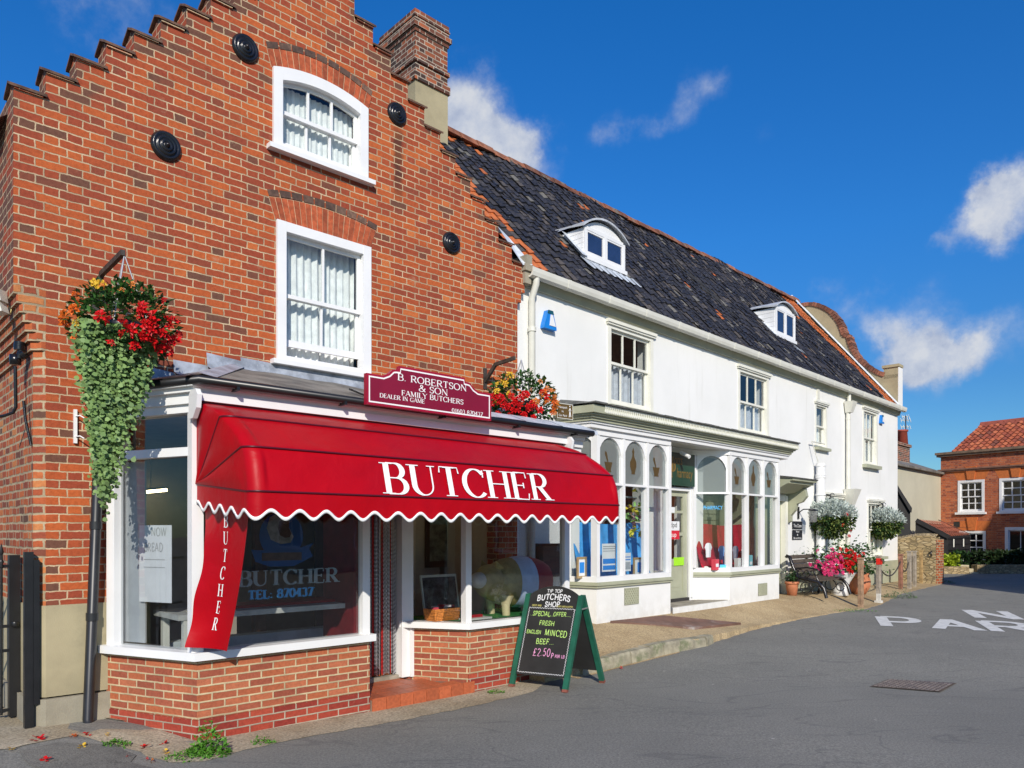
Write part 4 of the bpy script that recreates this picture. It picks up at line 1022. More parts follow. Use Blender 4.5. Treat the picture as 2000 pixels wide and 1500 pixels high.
# the shaped name board on the shop roof
ts = T1+.285
bL, zB = A.pix(714, 791, ts); bR, zBr = A.pix(957, 821, ts); z1_ = A.pix(716, 729, ts)[1]; zt_ = A.pix(848, 728, ts)[1]
SG = thing('name_board', A.P((bL+bR)/2, ts, zB), 'maroon shaped name board with white border standing on the butcher shop roof', 'sign')
zB = (zB+zBr)/2; wB = bR-bL; hs = z1_-zB; ht = zt_-zB
def outline(i):
    x0, x1 = bL+i, bR-i; z0 = zB+i; a, b = zB+hs-i, zB+ht-i
    cL, cR = bL+wB*.19, bR-wB*.19; e = .05
    L = [(x0, z0), (x1, z0), (x1, a)]
    R_ = [(cR+.12-i*.3, a), (cR+.05-i*.3, lerp(a, b, .25)), (cR-i*.3, lerp(a, b, .62)), (cR-.02-i*.5, lerp(a, b, .66)), (cR-.07-i*.5, lerp(a, b, .68)), (cR-.075-i*.5, b)]
    mirror = [(bL+bR-x, z) for x, z in R_[::-1]]
    return L+R_+mirror+[(x0, a)]
mb = MB(A); mb.prism(outline(0), ts-.03, ts+.02); mb.build('board', m_sign_edge, SG)
mb = MB(A); o1, o2 = outline(.022), outline(.036)
for i in range(len(o1)): j = (i+1) % len(o1); mb.quad(*[A.P(a, ts+.0225, z) for a, z in (o1[i], o1[j], o2[j], o2[i])])
mb.build('border', m_letter, SG)
mb = MB(A); o3 = outline(.037); mb.mesh([A.P(a, ts+.0215, z) for a, z in o3], [list(range(len(o3)))]); mb.build('face', m_maroon, SG)
for s_ in (bL+.15, bR-.15):
    mb = MB(A); mb.bar(A.P(s_, ts-.03, zB+.06), A.P(s_, T1-.25, zB+.24), .02, .02); mb.bar(A.P(s_, ts-.035, zB+.02), A.P(s_, ts-.035, zB+.3), .02, .01); mb.build('strut', m_blackmetal, SG)
mb = MB(A); cxs = (bL+bR)/2
def line(mb, txt, cx, zb, h, wfr, thick=.2, thin=.08, serif=True, al=0):
    cond = (wfr*wB/h+.03)/(text_width(txt, 1., 0.)+.03*len(txt)) if True else 1.
    cond = (wfr*wB/h-.03*(len(txt)-1))/text_width(txt, 1., 0.)
    q = text_quads(txt, 0, 0, h, thick, thin, serif, cond, .03); wd = text_width(txt, cond, .03)*h
    x0 = cx-wd/2 if al == 0 else (cx if al < 0 else cx-wd)
    put_text(mb, q, lambda x, y, l: A.P(x0+x, ts+.0215+l, zb+y), .002)
line(mb, 'B. ROBERTSON', cxs, zB+ht*.66, ht*.155, .56); line(mb, '& SON', cxs, zB+ht*.475, ht*.15, .24); line(mb, 'FAMILY BUTCHERS', cxs, zB+ht*.315, ht*.12, .5)
line(mb, 'DEALER IN GAME', bL+wB*.09, zB+ht*.195, ht*.095, .34, al=-1); line(mb, '01603 870437', bR-wB*.08, zB+ht*.085, ht*.095, .27, al=1)
mb.build('lettering', m_letter, SG)

# ------------------------------------------------------------------ hanging baskets on brackets
def basket_bracket(F, s, z, out, name_label, cl=m_rust):
    o = thing('basket_bracket', F.P(s, 0, z-.3), name_label, 'bracket')
    mb = MB(F); mb.box(s-.03, s+.03, 0, .012, z-.30, z-.02); mb.build('wall_plate', cl, o)
    mb = MB(F); mb.bar(F.P(s, .01, z-.2), F.P(s, .22, z), .035, .045); mb.bar(F.P(s, .20, z-.005), F.P(s, out+.03, z+.02), .035, .045); mb.build('arm', cl, o)
    return o
sL, zL_ = A.pix(186, 575, 0.012); outL = .80
basket_bracket(A, sL, zL_+.14, outL, 'brown iron bracket holding the hanging basket at the left of the brick facade')
sR, zR = A.pix(948, 735, .012)
basket_bracket(A, sR, zR+.13, .55, 'brown iron bracket holding the hanging basket above the right end of the shop roof')
def chains(mb, top, c, r):
    for k in range(3):
        a = 2.1*k+.6; mb.tube([top, c+Vector((r*math.cos(a), r*math.sin(a), 0))], .006, 5)
def big_basket(c, hook, label, seed, trail, cols, rad=.34, flat=False):
    rng = random.Random(seed); o = thing('hanging_basket', c, label, 'hanging basket', 'begonia baskets on the brick facade')
    mb = MB(A); mb.lathe(c, [(.05, -.2), (.16, -.15), (.21, 0), (.2, .02)], 16); mb.build('basket', m_blackmetal, o)
    mb = MB(A); chains(mb, hook, c, .2); mb.build('chain', M('basket chain', (.5, .5, .5), .4, .1, metal=.6), o)
    mb = MB(A); P = []
    for _ in range(1500):
        v = Vector((rng.gauss(0, 1), rng.gauss(0, 1), rng.gauss(0, 1))).normalized()*rad*rng.uniform(.62, 1.06)
        v.z *= .82 if v.z > 0 else .75
        P.append(c+v+Vector((0, 0, .03)))
    leaves(mb, P[:900], .062, rng, 0, outward=c-Vector((0, 0, .1))); leaves(mb, P[900:], .06, rng, 1, outward=c); mb.build('foliage', [m_leaf, m_leafdark], o)
    for mt, dirs, n, r0, nm in cols:
        mb = MB(A)
        for _ in range(n):
            d = Vector(dirs)+Vector((rng.gauss(0, .42), rng.gauss(0, .3), rng.gauss(0, .3))); d.normalize()
            p = c+Vector((d.x*rad*1.08, d.y*rad*1.08, d.z*rad*.9)); flower(mb, p, r0*rng.uniform(.7, 1.2), rng)
        mb.build('blossom', mt, o)
    if trail:
        mb = MB(A); pts = []
        for k in range(trail[0]):
            u = rng.uniform(-1, 1); L = trail[1]*(1. if u < -.1 else lerp(1., .36, (u+.1)/1.1))*(rng.uniform(.35, 1.0) if rng.random() < .75 else rng.uniform(.7, 1.12))
            st = c+A.d*(u*.29+trail[2])+A.n*(rng.uniform(.05, .27)); z = 0; ph = rng.uniform(0, 6)
            while z < L:
                f = z/trail[1]; p = st+A.d*(.03*math.sin(z*5+ph)-.02*f-u*.20*f)+A.n*(.05*math.sin(z*1.2)+rng.gauss(0, .02)-.16*f)+Vector((0, 0, -z-.06)); pts.append(p); z += rng.uniform(.018, .042)+(.03 if rng.random() < .12 else 0)
        for p in pts:
            r = rng.uniform(.010, .021); x = (A.d+Vector((0, 0, rng.gauss(0, .3)))).normalized(); nrm = (A.n+Vector((rng.gauss(0, .35), rng.gauss(0, .35), rng.uniform(.1, .7)))).normalized(); y = nrm.cross(x).normalized(); x = y.cross(nrm)
            p = p+Vector((rng.gauss(0, .018), rng.gauss(0, .018), rng.gauss(0, .012)))
            mb.mesh([p+(x*math.cos(a)+y*math.sin(a))*r*(1+.12*(i % 2)) for i, a in enumerate([6.283*k/6+.3 for k in range(6)])], [(0, 1, 2, 3, 4, 5)])
        mb.build('trailing_plant', m_trail, o)
    return o
def on_plane(F, px, py, s): t, z = F.spix(px, py, s); return F.P(s, t, z)
def along(px, py, Y): return Vector(((px-CX)/FPX*Y, Y, CAMH+(HY-py)/FPX*Y))
hookL = A.P(sL, outL, zL_+.14)
cL = along(243, 640, hookL.y+.0); hookL = Vector((cL.x, cL.y, zL_+.15))
lf = Vector((-.75, -.55, .0)); rt = Vector((.65, -.72, .1))
big_basket(cL, hookL, 'large basket of red and orange begonias with long green trails over the black drainpipe', 5, (230, 1.4, -.09),
   [(m_fred, (.86, -.5, -.18), 34, .055, 'r'), (m_forg, (-.9, -.5, -.15), 11, .05, 'o'), (m_fyel, (-.2, -.75, .62), 4, .05, 'y'), (m_fpea, (.35, -.5, .75), 6, .03, 'p')], rad=.40)
cR = along(1018, 790, A.P(sR, .5, 3).y)
big_basket(cR, Vector((cR.x, cR.y, zR+.14)), 'basket of scarlet and peach begonias above the right end of the butcher shop roof', 8, None,
   [(m_fred, (-.1, -.9, -.25), 46, .05, 'r'), (m_fpea, (.75, -.6, .12), 22, .05, 'p'), (m_forg, (.6, -.6, .1), 10, .045, 'o'), (m_fyel, (-.4, -.7, .6), 7, .055, 'y')], rad=.44)

# ------------------------------------------------------------------ left corner: gate, drainpipe, lamp
PS = thing('drainpipe', A.P(-.3, .1, .1), 'dark grey plastic drainpipe running down the brick wall left of the shop', 'drainpipe')
tp = .09; top = A.pix(193, 880, tp); bot = A.pix(172, 1405, tp)
mb = MB(A); mb.tube([A.P(-.42, .25, 3.02), A.P(-.41, .14, 2.9), A.P(top[0], tp, top[1]), A.P(bot[0], tp, bot[1]), A.P(bot[0]-.01, tp+.10, bot[1]-.08)], .045, 14, cap=False); mb.build('pipe', m_pipe, PS)
for f in (.28, .62):
    s_, z_ = lerp(top[0], bot[0], f), lerp(top[1], bot[1], f); mb = MB(A); mb.tube([A.P(s_, tp, z_-.035), A.P(s_, tp, z_+.035)], .052, 14); mb.build('pipe_collar', m_pipe, PS)
GT = thing('gate', A.P(-1.6, .05, .1), 'black iron gate with posts at the left edge beside the brick house', 'gate')
def gpost(px0, px1, pyb, pyt, d=.09):
    p = gpix((px0+px1)/2, pyb); s, t, z = A.inv(p); w_ = .5*(px1-px0)/FPX*p.y; zt = CAMH+(HY-pyt)/FPX*p.y
    return s, t, w_, z, zt
s_, t_, w_, z_, zt_ = gpost(43, 68, 1422, 1078)
mb = MB(A); mb.box(s_-w_*.6, s_+w_*.6, t_-w_*.6, t_+w_*.6, z_-.02, zt_); mb.box(s_+w_*.5, s_+w_*1.4, t_-w_*.4, t_+w_*.6, z_+.2, zt_-.07); mb.build('post', m_black, GT)
s2, t2, w2, z2, zt2 = gpost(18, 36, 1402, 1084)
mb = MB(A); mb.box(s2-w2, s2+w2, t2-w2, t2+w2, z2+.02, zt2); mb.build('stile', m_black, GT)
for z in (z2+.08, z2+.62, z2+.84, zt2-.1):
    mb = MB(A); mb.box(s2-1.6, s2, t2-.008, t2+.008, z-.014, z+.014); mb.build('rail', m_black, GT)
for k in range(9):
    ss_ = s2-.14*(k+1)+.045; mb = MB(A); ztp = zt2+.02; mb.tube([A.P(ss_, t2, z2+.04), A.P(ss_, t2, ztp)], .011, 6)
    mb.lathe(A.P(ss_, t2, ztp-.14), [(.011, 0), (.022, .02), (.012, .04), (.022, .06), (.011, .08)], 8); mb.lathe(A.P(ss_, t2, ztp-.02), [(.011, 0), (.02, .03), (0, .11)], 8); mb.build('railing_bar', m_black, GT)
mb = MB(A); mb.box(s2, s_, t2-.01, t2+.01, z2+.78, z2+.84); mb.lathe(A.P(s2, t2+.05, z2+.86), [(.028, -.02), (.034, 0), (.028, .02)], 10); mb.build('latch', m_black, GT)
# lamp on the splayed corner
sc_, tc_ = -1.02, .0
LP = thing('wall_lamp', A.P(-1.0, .05, 2.9), 'black swivel lamp on a bent conduit by the house corner', 'lamp')
lm = lambda px, py, d=0: along(px, py, 6.62+d)
mb = MB(A); mb.tube([lm(30, 716), lm(31, 795), lm(26, 806), lm(8, 812), lm(-8, 815)], .014, 8); mb.build('conduit', m_blackmetal, LP)
mb = MB(A); mb.lathe(lm(30, 712), [(0, 0), (.045, 0), (.045, .085), (0, .085)], 12); mb.build('junction_box', m_blackmetal, LP)
mb = MB(A); mb.tube([lm(38, 700), lm(42, 684)], .03, 10); mb.tube([lm(38, 684), lm(39, 668)], .045, 12); mb.tube([lm(44, 694), lm(50, 690)], .04, 10); mb.build('lamp_head', m_blackmetal, LP)
FL = thing('floodlight', lm(2, 610), 'white floodlight under the corbelled corner of the brick house', 'lamp')
mb = MB(A); mb.bar(lm(-6, 580, -.1), lm(7, 578, -.1), .10, .1); mb.bar(lm(-8, 605, -.1), lm(8, 600, -.1), .1, .09); mb.build('housing', m_offwhite, FL)
mb = MB(A); mb.tube([lm(17, 598), lm(22, 605), lm(20, 614), lm(12, 612), lm(10, 602)], .006, 6); mb.build('cable', M('yellow cable', (.6, .5, .2), .5), FL)
mb = MB(A); mb.tube([lm(46, 783, -.02), lm(50, 820, -.02), lm(61, 870, -.02)], .012, 7); o = mb.build('iron_stay', m_blackmetal); tag(o, 'short black iron stay rod leaning on the brick corner under the lamp', 'iron rod')
mb = MB(A); s_, z_ = A.pix(147, 800, .01); zb = A.pix(147, 866, .01)[1]; mb.box(s_-.015, s_+.012, 0, .03, zb, z_); 
for z in (z_-.06, zb+.06): mb.tube([A.P(s_, .03, z), A.P(s_+.02, .09, z), A.P(s_+.05, .1, z-.02)], .006, 6)
o = mb.build('wall_hook_plate', m_white); tag(o, 'narrow white wall plate with hooks on the brick wall beside trailing leaves', 'hook plate')

# ------------------------------------------------------------------ things inside the shop window
mb = MB(A); mb.box(-.05, 1.9, .1, .75, 1.02, 1.07); CT = thing('display_counter', A.P(.8, .3, .13), 'white topped display counter with red trim behind the big shop window', 'counter'); mb.build('counter_top', M('counter top', (.5, .5, .46), .5, .2), CT)
mb = MB(A); mb.box(.5, 1.85, .2, .55, 1.071, 1.10); mb.build('red_cloth', m_red, CT)
for s in (0., 1.8):
    for t in (.15, .68): mb = MB(A); mb.box(s, s+.06, t, t+.06, .13, 1.02); mb.build('leg', m_offwhite, CT)
mb = MB(A); mb.box(.1, 1.9, -.05, .12, .13, .75); mb.build('front_panel', M('grey panel', (.55, .6, .61), .6, .15), CT)
def poster(F, s0, s1, z0, z1, t, mt, label, cat, lines, lm_, name='poster', grp=None):
    o = thing(name, F.P((s0+s1)/2, t, z0), label, cat, grp); mb = MB(F); mb.box(s0, s1, t-.004, t, z0, z1); mb.build('sheet', mt, o)
    if lines:
        mb = MB(F)
        for txt, cx, zb, h, cond in lines:
            q = text_quads(txt, 0, 0, h, .12, .1, False, cond, .04, .03, 3); wd = text_width(txt, cond, .04)*h
            put_text(mb, q, lambda x, y, l: F.P(lerp(s0, s1, cx)-wd/2+x, t+l, lerp(z0, z1, zb)+y), .002)
        mb.build('writing', lm_, o)
    return o
# paper notice seen through the left side pane (hung parallel to that pane)
class SubF(Fr):
    def __init__(s, o, d): s.o = Vector((o.x, o.y, 0)); s.d = Vector((d.x, d.y, 0)).normalized(); s.n = Vector((s.d.y, -s.d.x, 0))
LF = SubF(A.P(-.43, 0, 0), A.P(0, T1, 0)-A.P(-.43, 0, 0))
pn0, pn1 = LF.pix(272, 1026, -.09), LF.pix(335, 1178, -.09)
m_paper = M('paper', (.72, .73, .74), .8, .05)
m_pencil = M('pencil', (.42, .42, .42), .8, .05)
po = poster(LF, pn0[0], pn1[0], pn1[1], pn0[1], -.09, m_paper, 'white paper notice reading NOW BREAD hanging inside the left side window', 'notice', [('NOW', .62, .86, .075, .9), ('BREAD', .45, .66, .075, .8)], m_pencil, 'paper_notice')
mb = MB(LF); c0_, c1_ = lerp(pn0[0], pn1[0], .15), lerp(pn0[0], pn1[0], .8)
for z in (.45, .55): mb.box(c0_, c1_, -.089, -.087, lerp(pn1[1], pn0[1], z), lerp(pn1[1], pn0[1], z)+.006)
mb.build('drawing', m_pencil, po)
mb = MB(LF); wp = LF.pix(240, 1000, -.12); mb.box(.05, .36, -.135, -.12, .79, 2.45); o = mb.build('window_blind', M('grey blind', (.42, .44, .46), .7, .08)); tag(o, 'pale grey side blind inside the left end of the shop window', 'blind')
# lettering and badge on the big pane
GB = thing('window_lettering', A.P(.8, T1-.045, 1.3), 'butcher name, blue telephone number and badge on the large shop window pane', 'window lettering')
tg = T1-.052-.06+.018
mb = MB(A)
def gtext(mb, txt, px0, px1, pyb, pyt, thick=.2, thin=.07, serif=True, m=0):
    a, z0 = A.pix(px0, pyb, tg); b, _ = A.pix(px1, pyb, tg); h = A.pix(px0, pyt, tg)[1]-z0
    wd = text_width(txt, 1, .03)*h; k = (b-a)/wd
    put_text(mb, text_quads(txt, 0, 0, h, thick, thin, serif, 1, .03), lambda x, y, l: A.P(a+x*k, tg+l+.004, z0+y), .002, m)
gtext(mb, 'BUTCHER', 464, 660, 1146, 1116); mb.build('name', m_greylet, GB)
mb = MB(A); gtext(mb, 'TEL: 870437', 484, 611, 1171, 1154, .26, .12); mb.build('telephone_number', m_bluelet, GB)
mb = MB(A); cs, cz = A.pix(550, 1050, tg); r = .22
mb.mesh([A.P(cs+r*math.cos(a), tg+.003, cz+.02+r*1.0*math.sin(a)) for a in [6.283*k/28 for k in range(28)]], [list(range(28))], 0)
hd = [(-.11,.13),(-.14,.03),(-.10,-.08),(.0,-.12),(.1,-.11),(.13,-.05),(.08,.04),(.09,.12),(.03,.15),(-.05,.16)]
mb.mesh([A.P(cs-.01+x, tg+.005, cz+.06+z) for x, z in hd], [list(range(10))], 1)
mb.mesh([A.P(cs+.03+x*.5, tg+.007, cz+.07+z*.6) for x, z in hd], [list(range(10))], 2)
rb = [(-.3,-.13),(-.26,-.24),(-.12,-.29),(.12,-.29),(.24,-.24),(.32,-.20),(.28,-.13),(.33,-.07),(.24,-.10),(.12,-.14),(-.12,-.14)]
mb.mesh([A.P(cs+x, tg+.009, cz+.02+z) for x, z in rb], [list(range(11))], 0)
mb.mesh([A.P(cs+x, tg+.011, cz+.02+z) for x, z in ((-.2,-.16),(.2,-.16),(.2,-.235),(-.2,-.235))], [(0, 1, 2, 3)], 2)
mb.build('badge', [M('badge blue', (.02, .09, .3), .6, .1), M('badge cream', (.3, .29, .26), .7, .3, 14), M('badge brown', (.13, .07, .045), .7, .3, 14)], GB)
# right hand window: green grass mat, model pig, wicker basket, picture, chopping board
mb = MB(A); mb.prism_z([(2.74, .42), (3.06, T1-.07), (4.62, T1-.07), (4.7, .1), (2.72, .05)], .70, .775); o = mb.build('display_mat', M('artificial grass', (.02, .2, .035), .9, .35, 60, .8, 90)); tag(o, 'bright green artificial grass mat inside the right shop window', 'grass mat')
PG = thing('model_pig', A.P(3.55, .62, .775), 'large painted model pig in a blue and maroon coat behind the right window', 'model pig')
def ell(mb, c, r, nrm=(1, 1, 1)): 
    def fn(u, v):
        th, ph = 3.14159*v, 6.28318*u; q = (r[0]*math.sin(th)*math.cos(ph), r[1]*math.sin(th)*math.sin(ph), r[2]*math.cos(th)); return A.P(c[0]+q[0], c[1]+q[1], c[2]+q[2])
    mb.grid(20, 14, fn)
ps = Vector((3.98, .60, 0)); pm = [M('pig ochre', (.42, .33, .13), .5, .25, 9), M('pig cream', (.75, .62, .35), .5, .2, 9), M('pig blue coat', (.55, .66, .85), .6, .1, 9), M('pig maroon coat', (.35, .03, .04), .6, .1, 9)]
def body(u, v):                                                # barrel body from snout side (u=0) to rump
    s = lerp(-.30, .72, v); rr = .335*math.sqrt(max(.02, 1-((v-.55)/.62)**2)); a = 6.283*u
    return A.P(ps.x+s, ps.y+rr*.8*math.cos(a), 1.17+rr*.98*math.sin(a))
for k, (v0, v1, m) in enumerate(((0, .38, 0), (.38, .66, 2), (.66, 1., 3))):
    mb = MB(A); mb.grid(24, 8, lambda u, v: body(u, lerp(v0, v1, v))); mb.build(('shoulder', 'blue_coat', 'maroon_coat')[k], pm[m], PG)
mb = MB(A); ell(mb, (ps.x-.30, ps.y+.06, 1.20), (.20, .18, .21)); mb.build('head', pm[0], PG)
mb = MB(A); ell(mb, (ps.x-.48, ps.y+.08, 1.22), (.11, .11, .10)); mb.build('snout', M('pig snout', (.65, .62, .58), .5, .2), PG)
for dt in (-.1, .16):
    mb = MB(A); mb.mesh([A.P(ps.x-.25, ps.y+dt, 1.33), A.P(ps.x-.16, ps.y+dt+.03, 1.36), A.P(ps.x-.30, ps.y+dt+.03, 1.46), A.P(ps.x-.28, ps.y+dt-.01, 1.38)], [(0, 1, 2), (0, 2, 3)]); mb.build('ear', pm[0], PG)
for s_, t_ in ((-.1, .16), (-.1, -.12), (.5, .14), (.5, -.12)):
    mb = MB(A); mb.tube([A.P(ps.x+s_, ps.y+t_, 1.02), A.P(ps.x+s_-.01, ps.y+t_, .9), A.P(ps.x+s_, ps.y+t_, .776)], [.10, .055, .05], 10); mb.build('leg', pm[1], PG)
BK = thing('wicker_basket', A.P(2.95, .55, .775), 'orange wicker basket of meat labels in the right shop window', 'basket')
mb = MB(A); bs, bt = 2.98, .62
for k in range(7): z = .78+.02*k; e = .004*k; path_strip(mb, [(bs-.17-e, bt-.1), (bs-.17-e, bt+.1+e), (bs+.17+e, bt+.1+e), (bs+.17+e, bt-.1)], -.012, .004*(k % 2), z, z+.018)
mb.build('body', M('wicker', (.5, .17, .03), .6, .35, 40, .4, 60), BK)
mb = MB(A); rng = random.Random(3)
for k in range(10): s_, t_ = bs+rng.uniform(-.14, .14), bt+rng.uniform(-.08, .08); mb.box(s_-.04, s_+.04, t_-.02, t_+.02, .9+.004*k, .925+.004*k, k % 2)
mb.build('packets', [M('white packet', (.6, .55, .53), .6), M('red packet', (.4, .04, .06), .6)], BK)
PF = thing('framed_photo', A.P(2.75, .3, .78), 'black and white photograph in a white frame propped in the right shop window', 'picture')
a0 = A.pix(830, 1120, .3); a1 = A.pix(905, 1200, .3); mb = MB(A); zt = A.pix(860, 1122, .3)[1]; zb = .78
mb.prism([(a0[0], zb), (a1[0]-.05, zb), (a1[0]-.12, zt), (a0[0]-.07, zt)], .28, .30); mb.build('frame', m_offwhite, PF)
mb = MB(A); mb.mesh([A.P(*p) for p in ((a0[0]+.015, .303, zb+.03), (a1[0]-.075, .303, zb+.03), (a1[0]-.14, .303, zt-.03), (a0[0]-.045, .303, zt-.03))], [(0, 1, 2, 3)]); mb.build('picture', M('old photograph', (.07, .075, .08), .3, .9, 13), PF)
mb = MB(A); mb.box(3.12, 3.5, T1-.28, T1-.12, .78, .80); mb.box(3.2, 3.42, T1-.24, T1-.2, .80, .83, 1); o = mb.build('chopping_board', [m_offwhite, m_red]); tag(o, 'small chopping board with a red handled knife on the green window mat', 'chopping board')
for i, (px, py, w_, h_, lab) in enumerate(((868, 1060, .34, .36, 'dark framed picture on the inside wall above the photo frame'), (865, 1025, .3, .16, 'small dark sign plate with green lettering on the inside wall'))):
    s_, z_ = A.pix(px, py, -1.2); o = thing('wall_picture', A.P(s_, -1.2, z_), lab, 'picture'); mb = MB(A); mb.box(s_-w_, s_+w_, -1.23, -1.2, z_-h_, z_+h_); mb.build('frame', M('dark frame', (.06, .04, .025), .5), o)
    mb = MB(A); mb.box(s_-w_*.8, s_+w_*.8, -1.2, -1.195, z_-h_*.75, z_+h_*.75); mb.build('picture', M('picture print', (.16, .17, .13) if i == 0 else (.2, .3, .27), .5, .5, 9), o)
mb = MB(A); mb.box(2.45, 4.4, -1.35, -1.25, .13, 2.86); o = mb.build('partition', m_intwall, sf)
# timber uprights inside the big window
for s in (1.0, 1.36):
    mb = MB(A); mb.box(s, s+.14, -.9, -.8, .13, 2.86); mb.build('inner_post', m_timber if s > 1.1 else m_intwall, sf)

m_tube_light, t_, b_, o_ = new_mat('strip lamp'); b_.inputs['Emission Color'].default_value = (1, .8, .45, 1); b_.inputs['Emission Strength'].default_value = 9
for i, (p0, p1, lab) in enumerate(((along(262, 963, 9.6), along(326, 957, 9.9), 'warm glowing strip lamp seen through the left side window of the butcher shop'), (A.P(3.1, -.75, 2.74), A.P(4.2, -.75, 2.74), 'warm strip lamp on the ceiling behind the right butcher shop window'))):  # the second lamp is an addition to brighten the shop interior
    o = thing('strip_lamp', (p0+p1)/2, lab, 'lamp'); mb = MB(A); mb.tube([p0, p1], .02, 8); mb.build('tube', m_tube_light, o); mb = MB(A); mb.bar(p0+Vector((0, 0, .035)), p1+Vector((0, 0, .035)), .06, .03); mb.build('batten', m_offwhite, o)
    q = (p0+p1)/2; mb = MB(A); mb.tube([q+Vector((0, 0, .04)), Vector((q.x, q.y, 2.86))], .006, 5); mb.build('hanger', m_offwhite, o)
# ------------------------------------------------------------------ the long white house with the pharmacy
HW = thing('white_house', B.P(8, 0, .3), 'long white rendered house with dark pantile roof, dormers and a pharmacy front', 'house')
SE = 16.63
W1 = (2.17, 3.48, 3.87, 5.2); W2 = (6.58, 7.98, 3.86, 5.18); W3 = (10.48, 11.22, 3.87, 4.95); W4 = (13.70, 14.86, 3.66, 5.2)
L1 = (11.05, 12.45, 1.2, 2.75); L2 = (14.05, 15.3, 1.12, 2.68)
OPN = [(q[0]+.03, q[1]-.03, q[2]+.02, q[3]-.02) for q in (W1, W2, W3, W4, L1, L2)]+[(1.45, 3.3, 1.0, 3.3), (5.2, 7.3, 1.0, 3.3), (3.72, 4.66, .5, 3.1), (8.0, 8.72, .4, 2.5)]
mb = MB(B)
wall_cells(mb, B, [-.1, SE]+[x for o in OPN for x in o[:2]], [-.2, 5.46]+[x for o in OPN for x in o[2:]], lambda s, z: not any(a < s < b and c < z < d for a, b, c, d in OPN), -.3, 0)
mb.quad(B.P(SE,-.3,-.2), B.P(SE,-7,-.2), B.P(SE,-7,5.46), B.P(SE,-.3,5.46)); mb.quad(B.P(-.1,-7,-.2), B.P(SE,-7,-.2), B.P(SE,-7,5.46), B.P(-.1,-7,5.46)); mb.quad(B.P(-.1,-.3,-.2), B.P(-.1,-7,-.2), B.P(-.1,-7,5.46), B.P(-.1,-.3,5.46))
mb.build('wall', m_wallwhite, HW)
mb = MB(B); mb.box(9.05, SE+.01, -.01, .012, .2, .98); mb.build('plinth_band', m_sage, HW)
mb = MB(B); mb.quad(B.P(-.1,-2.6,.3), B.P(SE,-2.6,.3), B.P(SE,-2.6,5.4), B.P(-.1,-2.6,5.4)); mb.quad(B.P(-.1,-2.6,.38), B.P(SE,-2.6,.38), B.P(SE,-.3,.38), B.P(-.1,-.3,.38)); mb.quad(B.P(-.1,-2.6,3.45), B.P(SE,-2.6,3.45), B.P(SE,-.3,3.45), B.P(-.1,-.3,3.45)); mb.quad(B.P(-.1,-7,5.44), B.P(SE,-7,5.44), B.P(SE,-.05,5.44), B.P(-.1,-.05,5.44))
mb.build('inner_wall', m_intwall, HW)
sash_window(B, HW, 0, *W1, .085, 3, 1, 1, B, m_cream, m_glass, sill=(.03, .07, .1), meet=.55, curt=('mid', m_curtain_g), proud=.015, head=True, sillmat=m_sage, seed=11)
sash_window(B, HW, 0, *W2, .085, 3, 1, 1, B, m_cream, m_glass, sill=(.03, .07, .1), meet=.5, curt=('mid', m_curtain_g), proud=.015, head=True, sillmat=m_sage, seed=12)
sash_window(B, HW, 0, *W3, .07, 1, 1, 1, B, m_cream, m_glass, sill=(.03, .07, .1), meet=.5, curt=('mid', m_curtain), proud=.012, head=True, sillmat=m_sage, seed=13)
sash_window(B, HW, 0, *W4, .085, 3, 1, 1, B, m_cream, m_glass, sill=(.03, .09, .12), meet=.5, curt=('net', m_curtain), proud=.015, head=True, sillmat=m_sage, seed=14)
sash_window(B, HW, 0, *L1, .09, 3, 1, 1, B, m_cream, m_glass, sill=(.03, .08, .12), meet=.5, curt=('mid', m_curtain), proud=.015, head=True, sillmat=m_sage, seed=15)
sash_window(B, HW, 0, *L2, .09, 3, 1, 1, B, m_cream, m_glass, sill=(.05, .08, .14), meet=.5, curt=('mid', m_curtain), proud=.015, head=True, sillmat=m_sage, seed=16)
# roof
TEV, ZEV, TRD = .16, 5.50, -3.1
def roofz(t): return ZEV+(9.15-ZEV)*(TEV-t)/(TEV-TRD)
def onroof(px, py):
    t = .15
    while t > -3.2:
        s, z = B.pix(px, py, t)
        if z <= roofz(t)+.28*(s/SE)*(TEV-t)/(TEV-TRD): return s, t, z
        t -= .004
    return s, t, z
TW = .18
def oddt(t_, x, y):
    e = t_.m('MAXIMUM', t_.m('GREATER_THAN', x, 15.15), t_.m('MULTIPLY', t_.m('LESS_THAN', x, .5), .72))
    r = t_.m('MULTIPLY', t_.m('GREATER_THAN', y, 4.55), .045)
    return t_.m('ADD', e, r)
m_tile = pantile_mat('black glazed pantile', [(0, (.024, .024, .03)), (.3, (.033, .032, .038)), (.6, (.02, .02, .025)), (.76, (.05, .045, .045)), (.88, (.085, .073, .065)), (.955, (.15, .14, .12)), (.991, (.42, .12, .035)), (.996, (.5, .14, .04))], TW, .205, oddt, .5, .4)
sagf = lambda s, f: .28*(s/SE)*f-.05*math.sin(s*.9+.5)*f-.03*math.sin(s*2.3+f*4)-.012*math.sin(s*5.1+f*9)
build_tiles(pantiles(B, .12, 16.28, (TEV, ZEV), (TRD, 9.15), TW, .205, sagf, amp=.015, step=.017), 'tiled_roof', m_tile, HW)
mb = MB(B); mb.quad(B.P(-.1,.1,5.46), B.P(SE,.1,5.46), B.P(SE,-3.1,9.36), B.P(-.1,-3.1,9.08)); mb.quad(B.P(SE,-7,5.3), B.P(-.1,-7,5.3), B.P(-.1,-3.1,9.08), B.P(SE,-3.1,9.36)); mb.build('roof_deck', m_dark, HW)
rng = random.Random(5); s = -.1
m_ridge = M('ridge tile', (.2, .075, .04), .8, .4, 6, .4, 40, island=.45, dirt=((.2, .18, .14), .5, .8))
mb = MB(B)
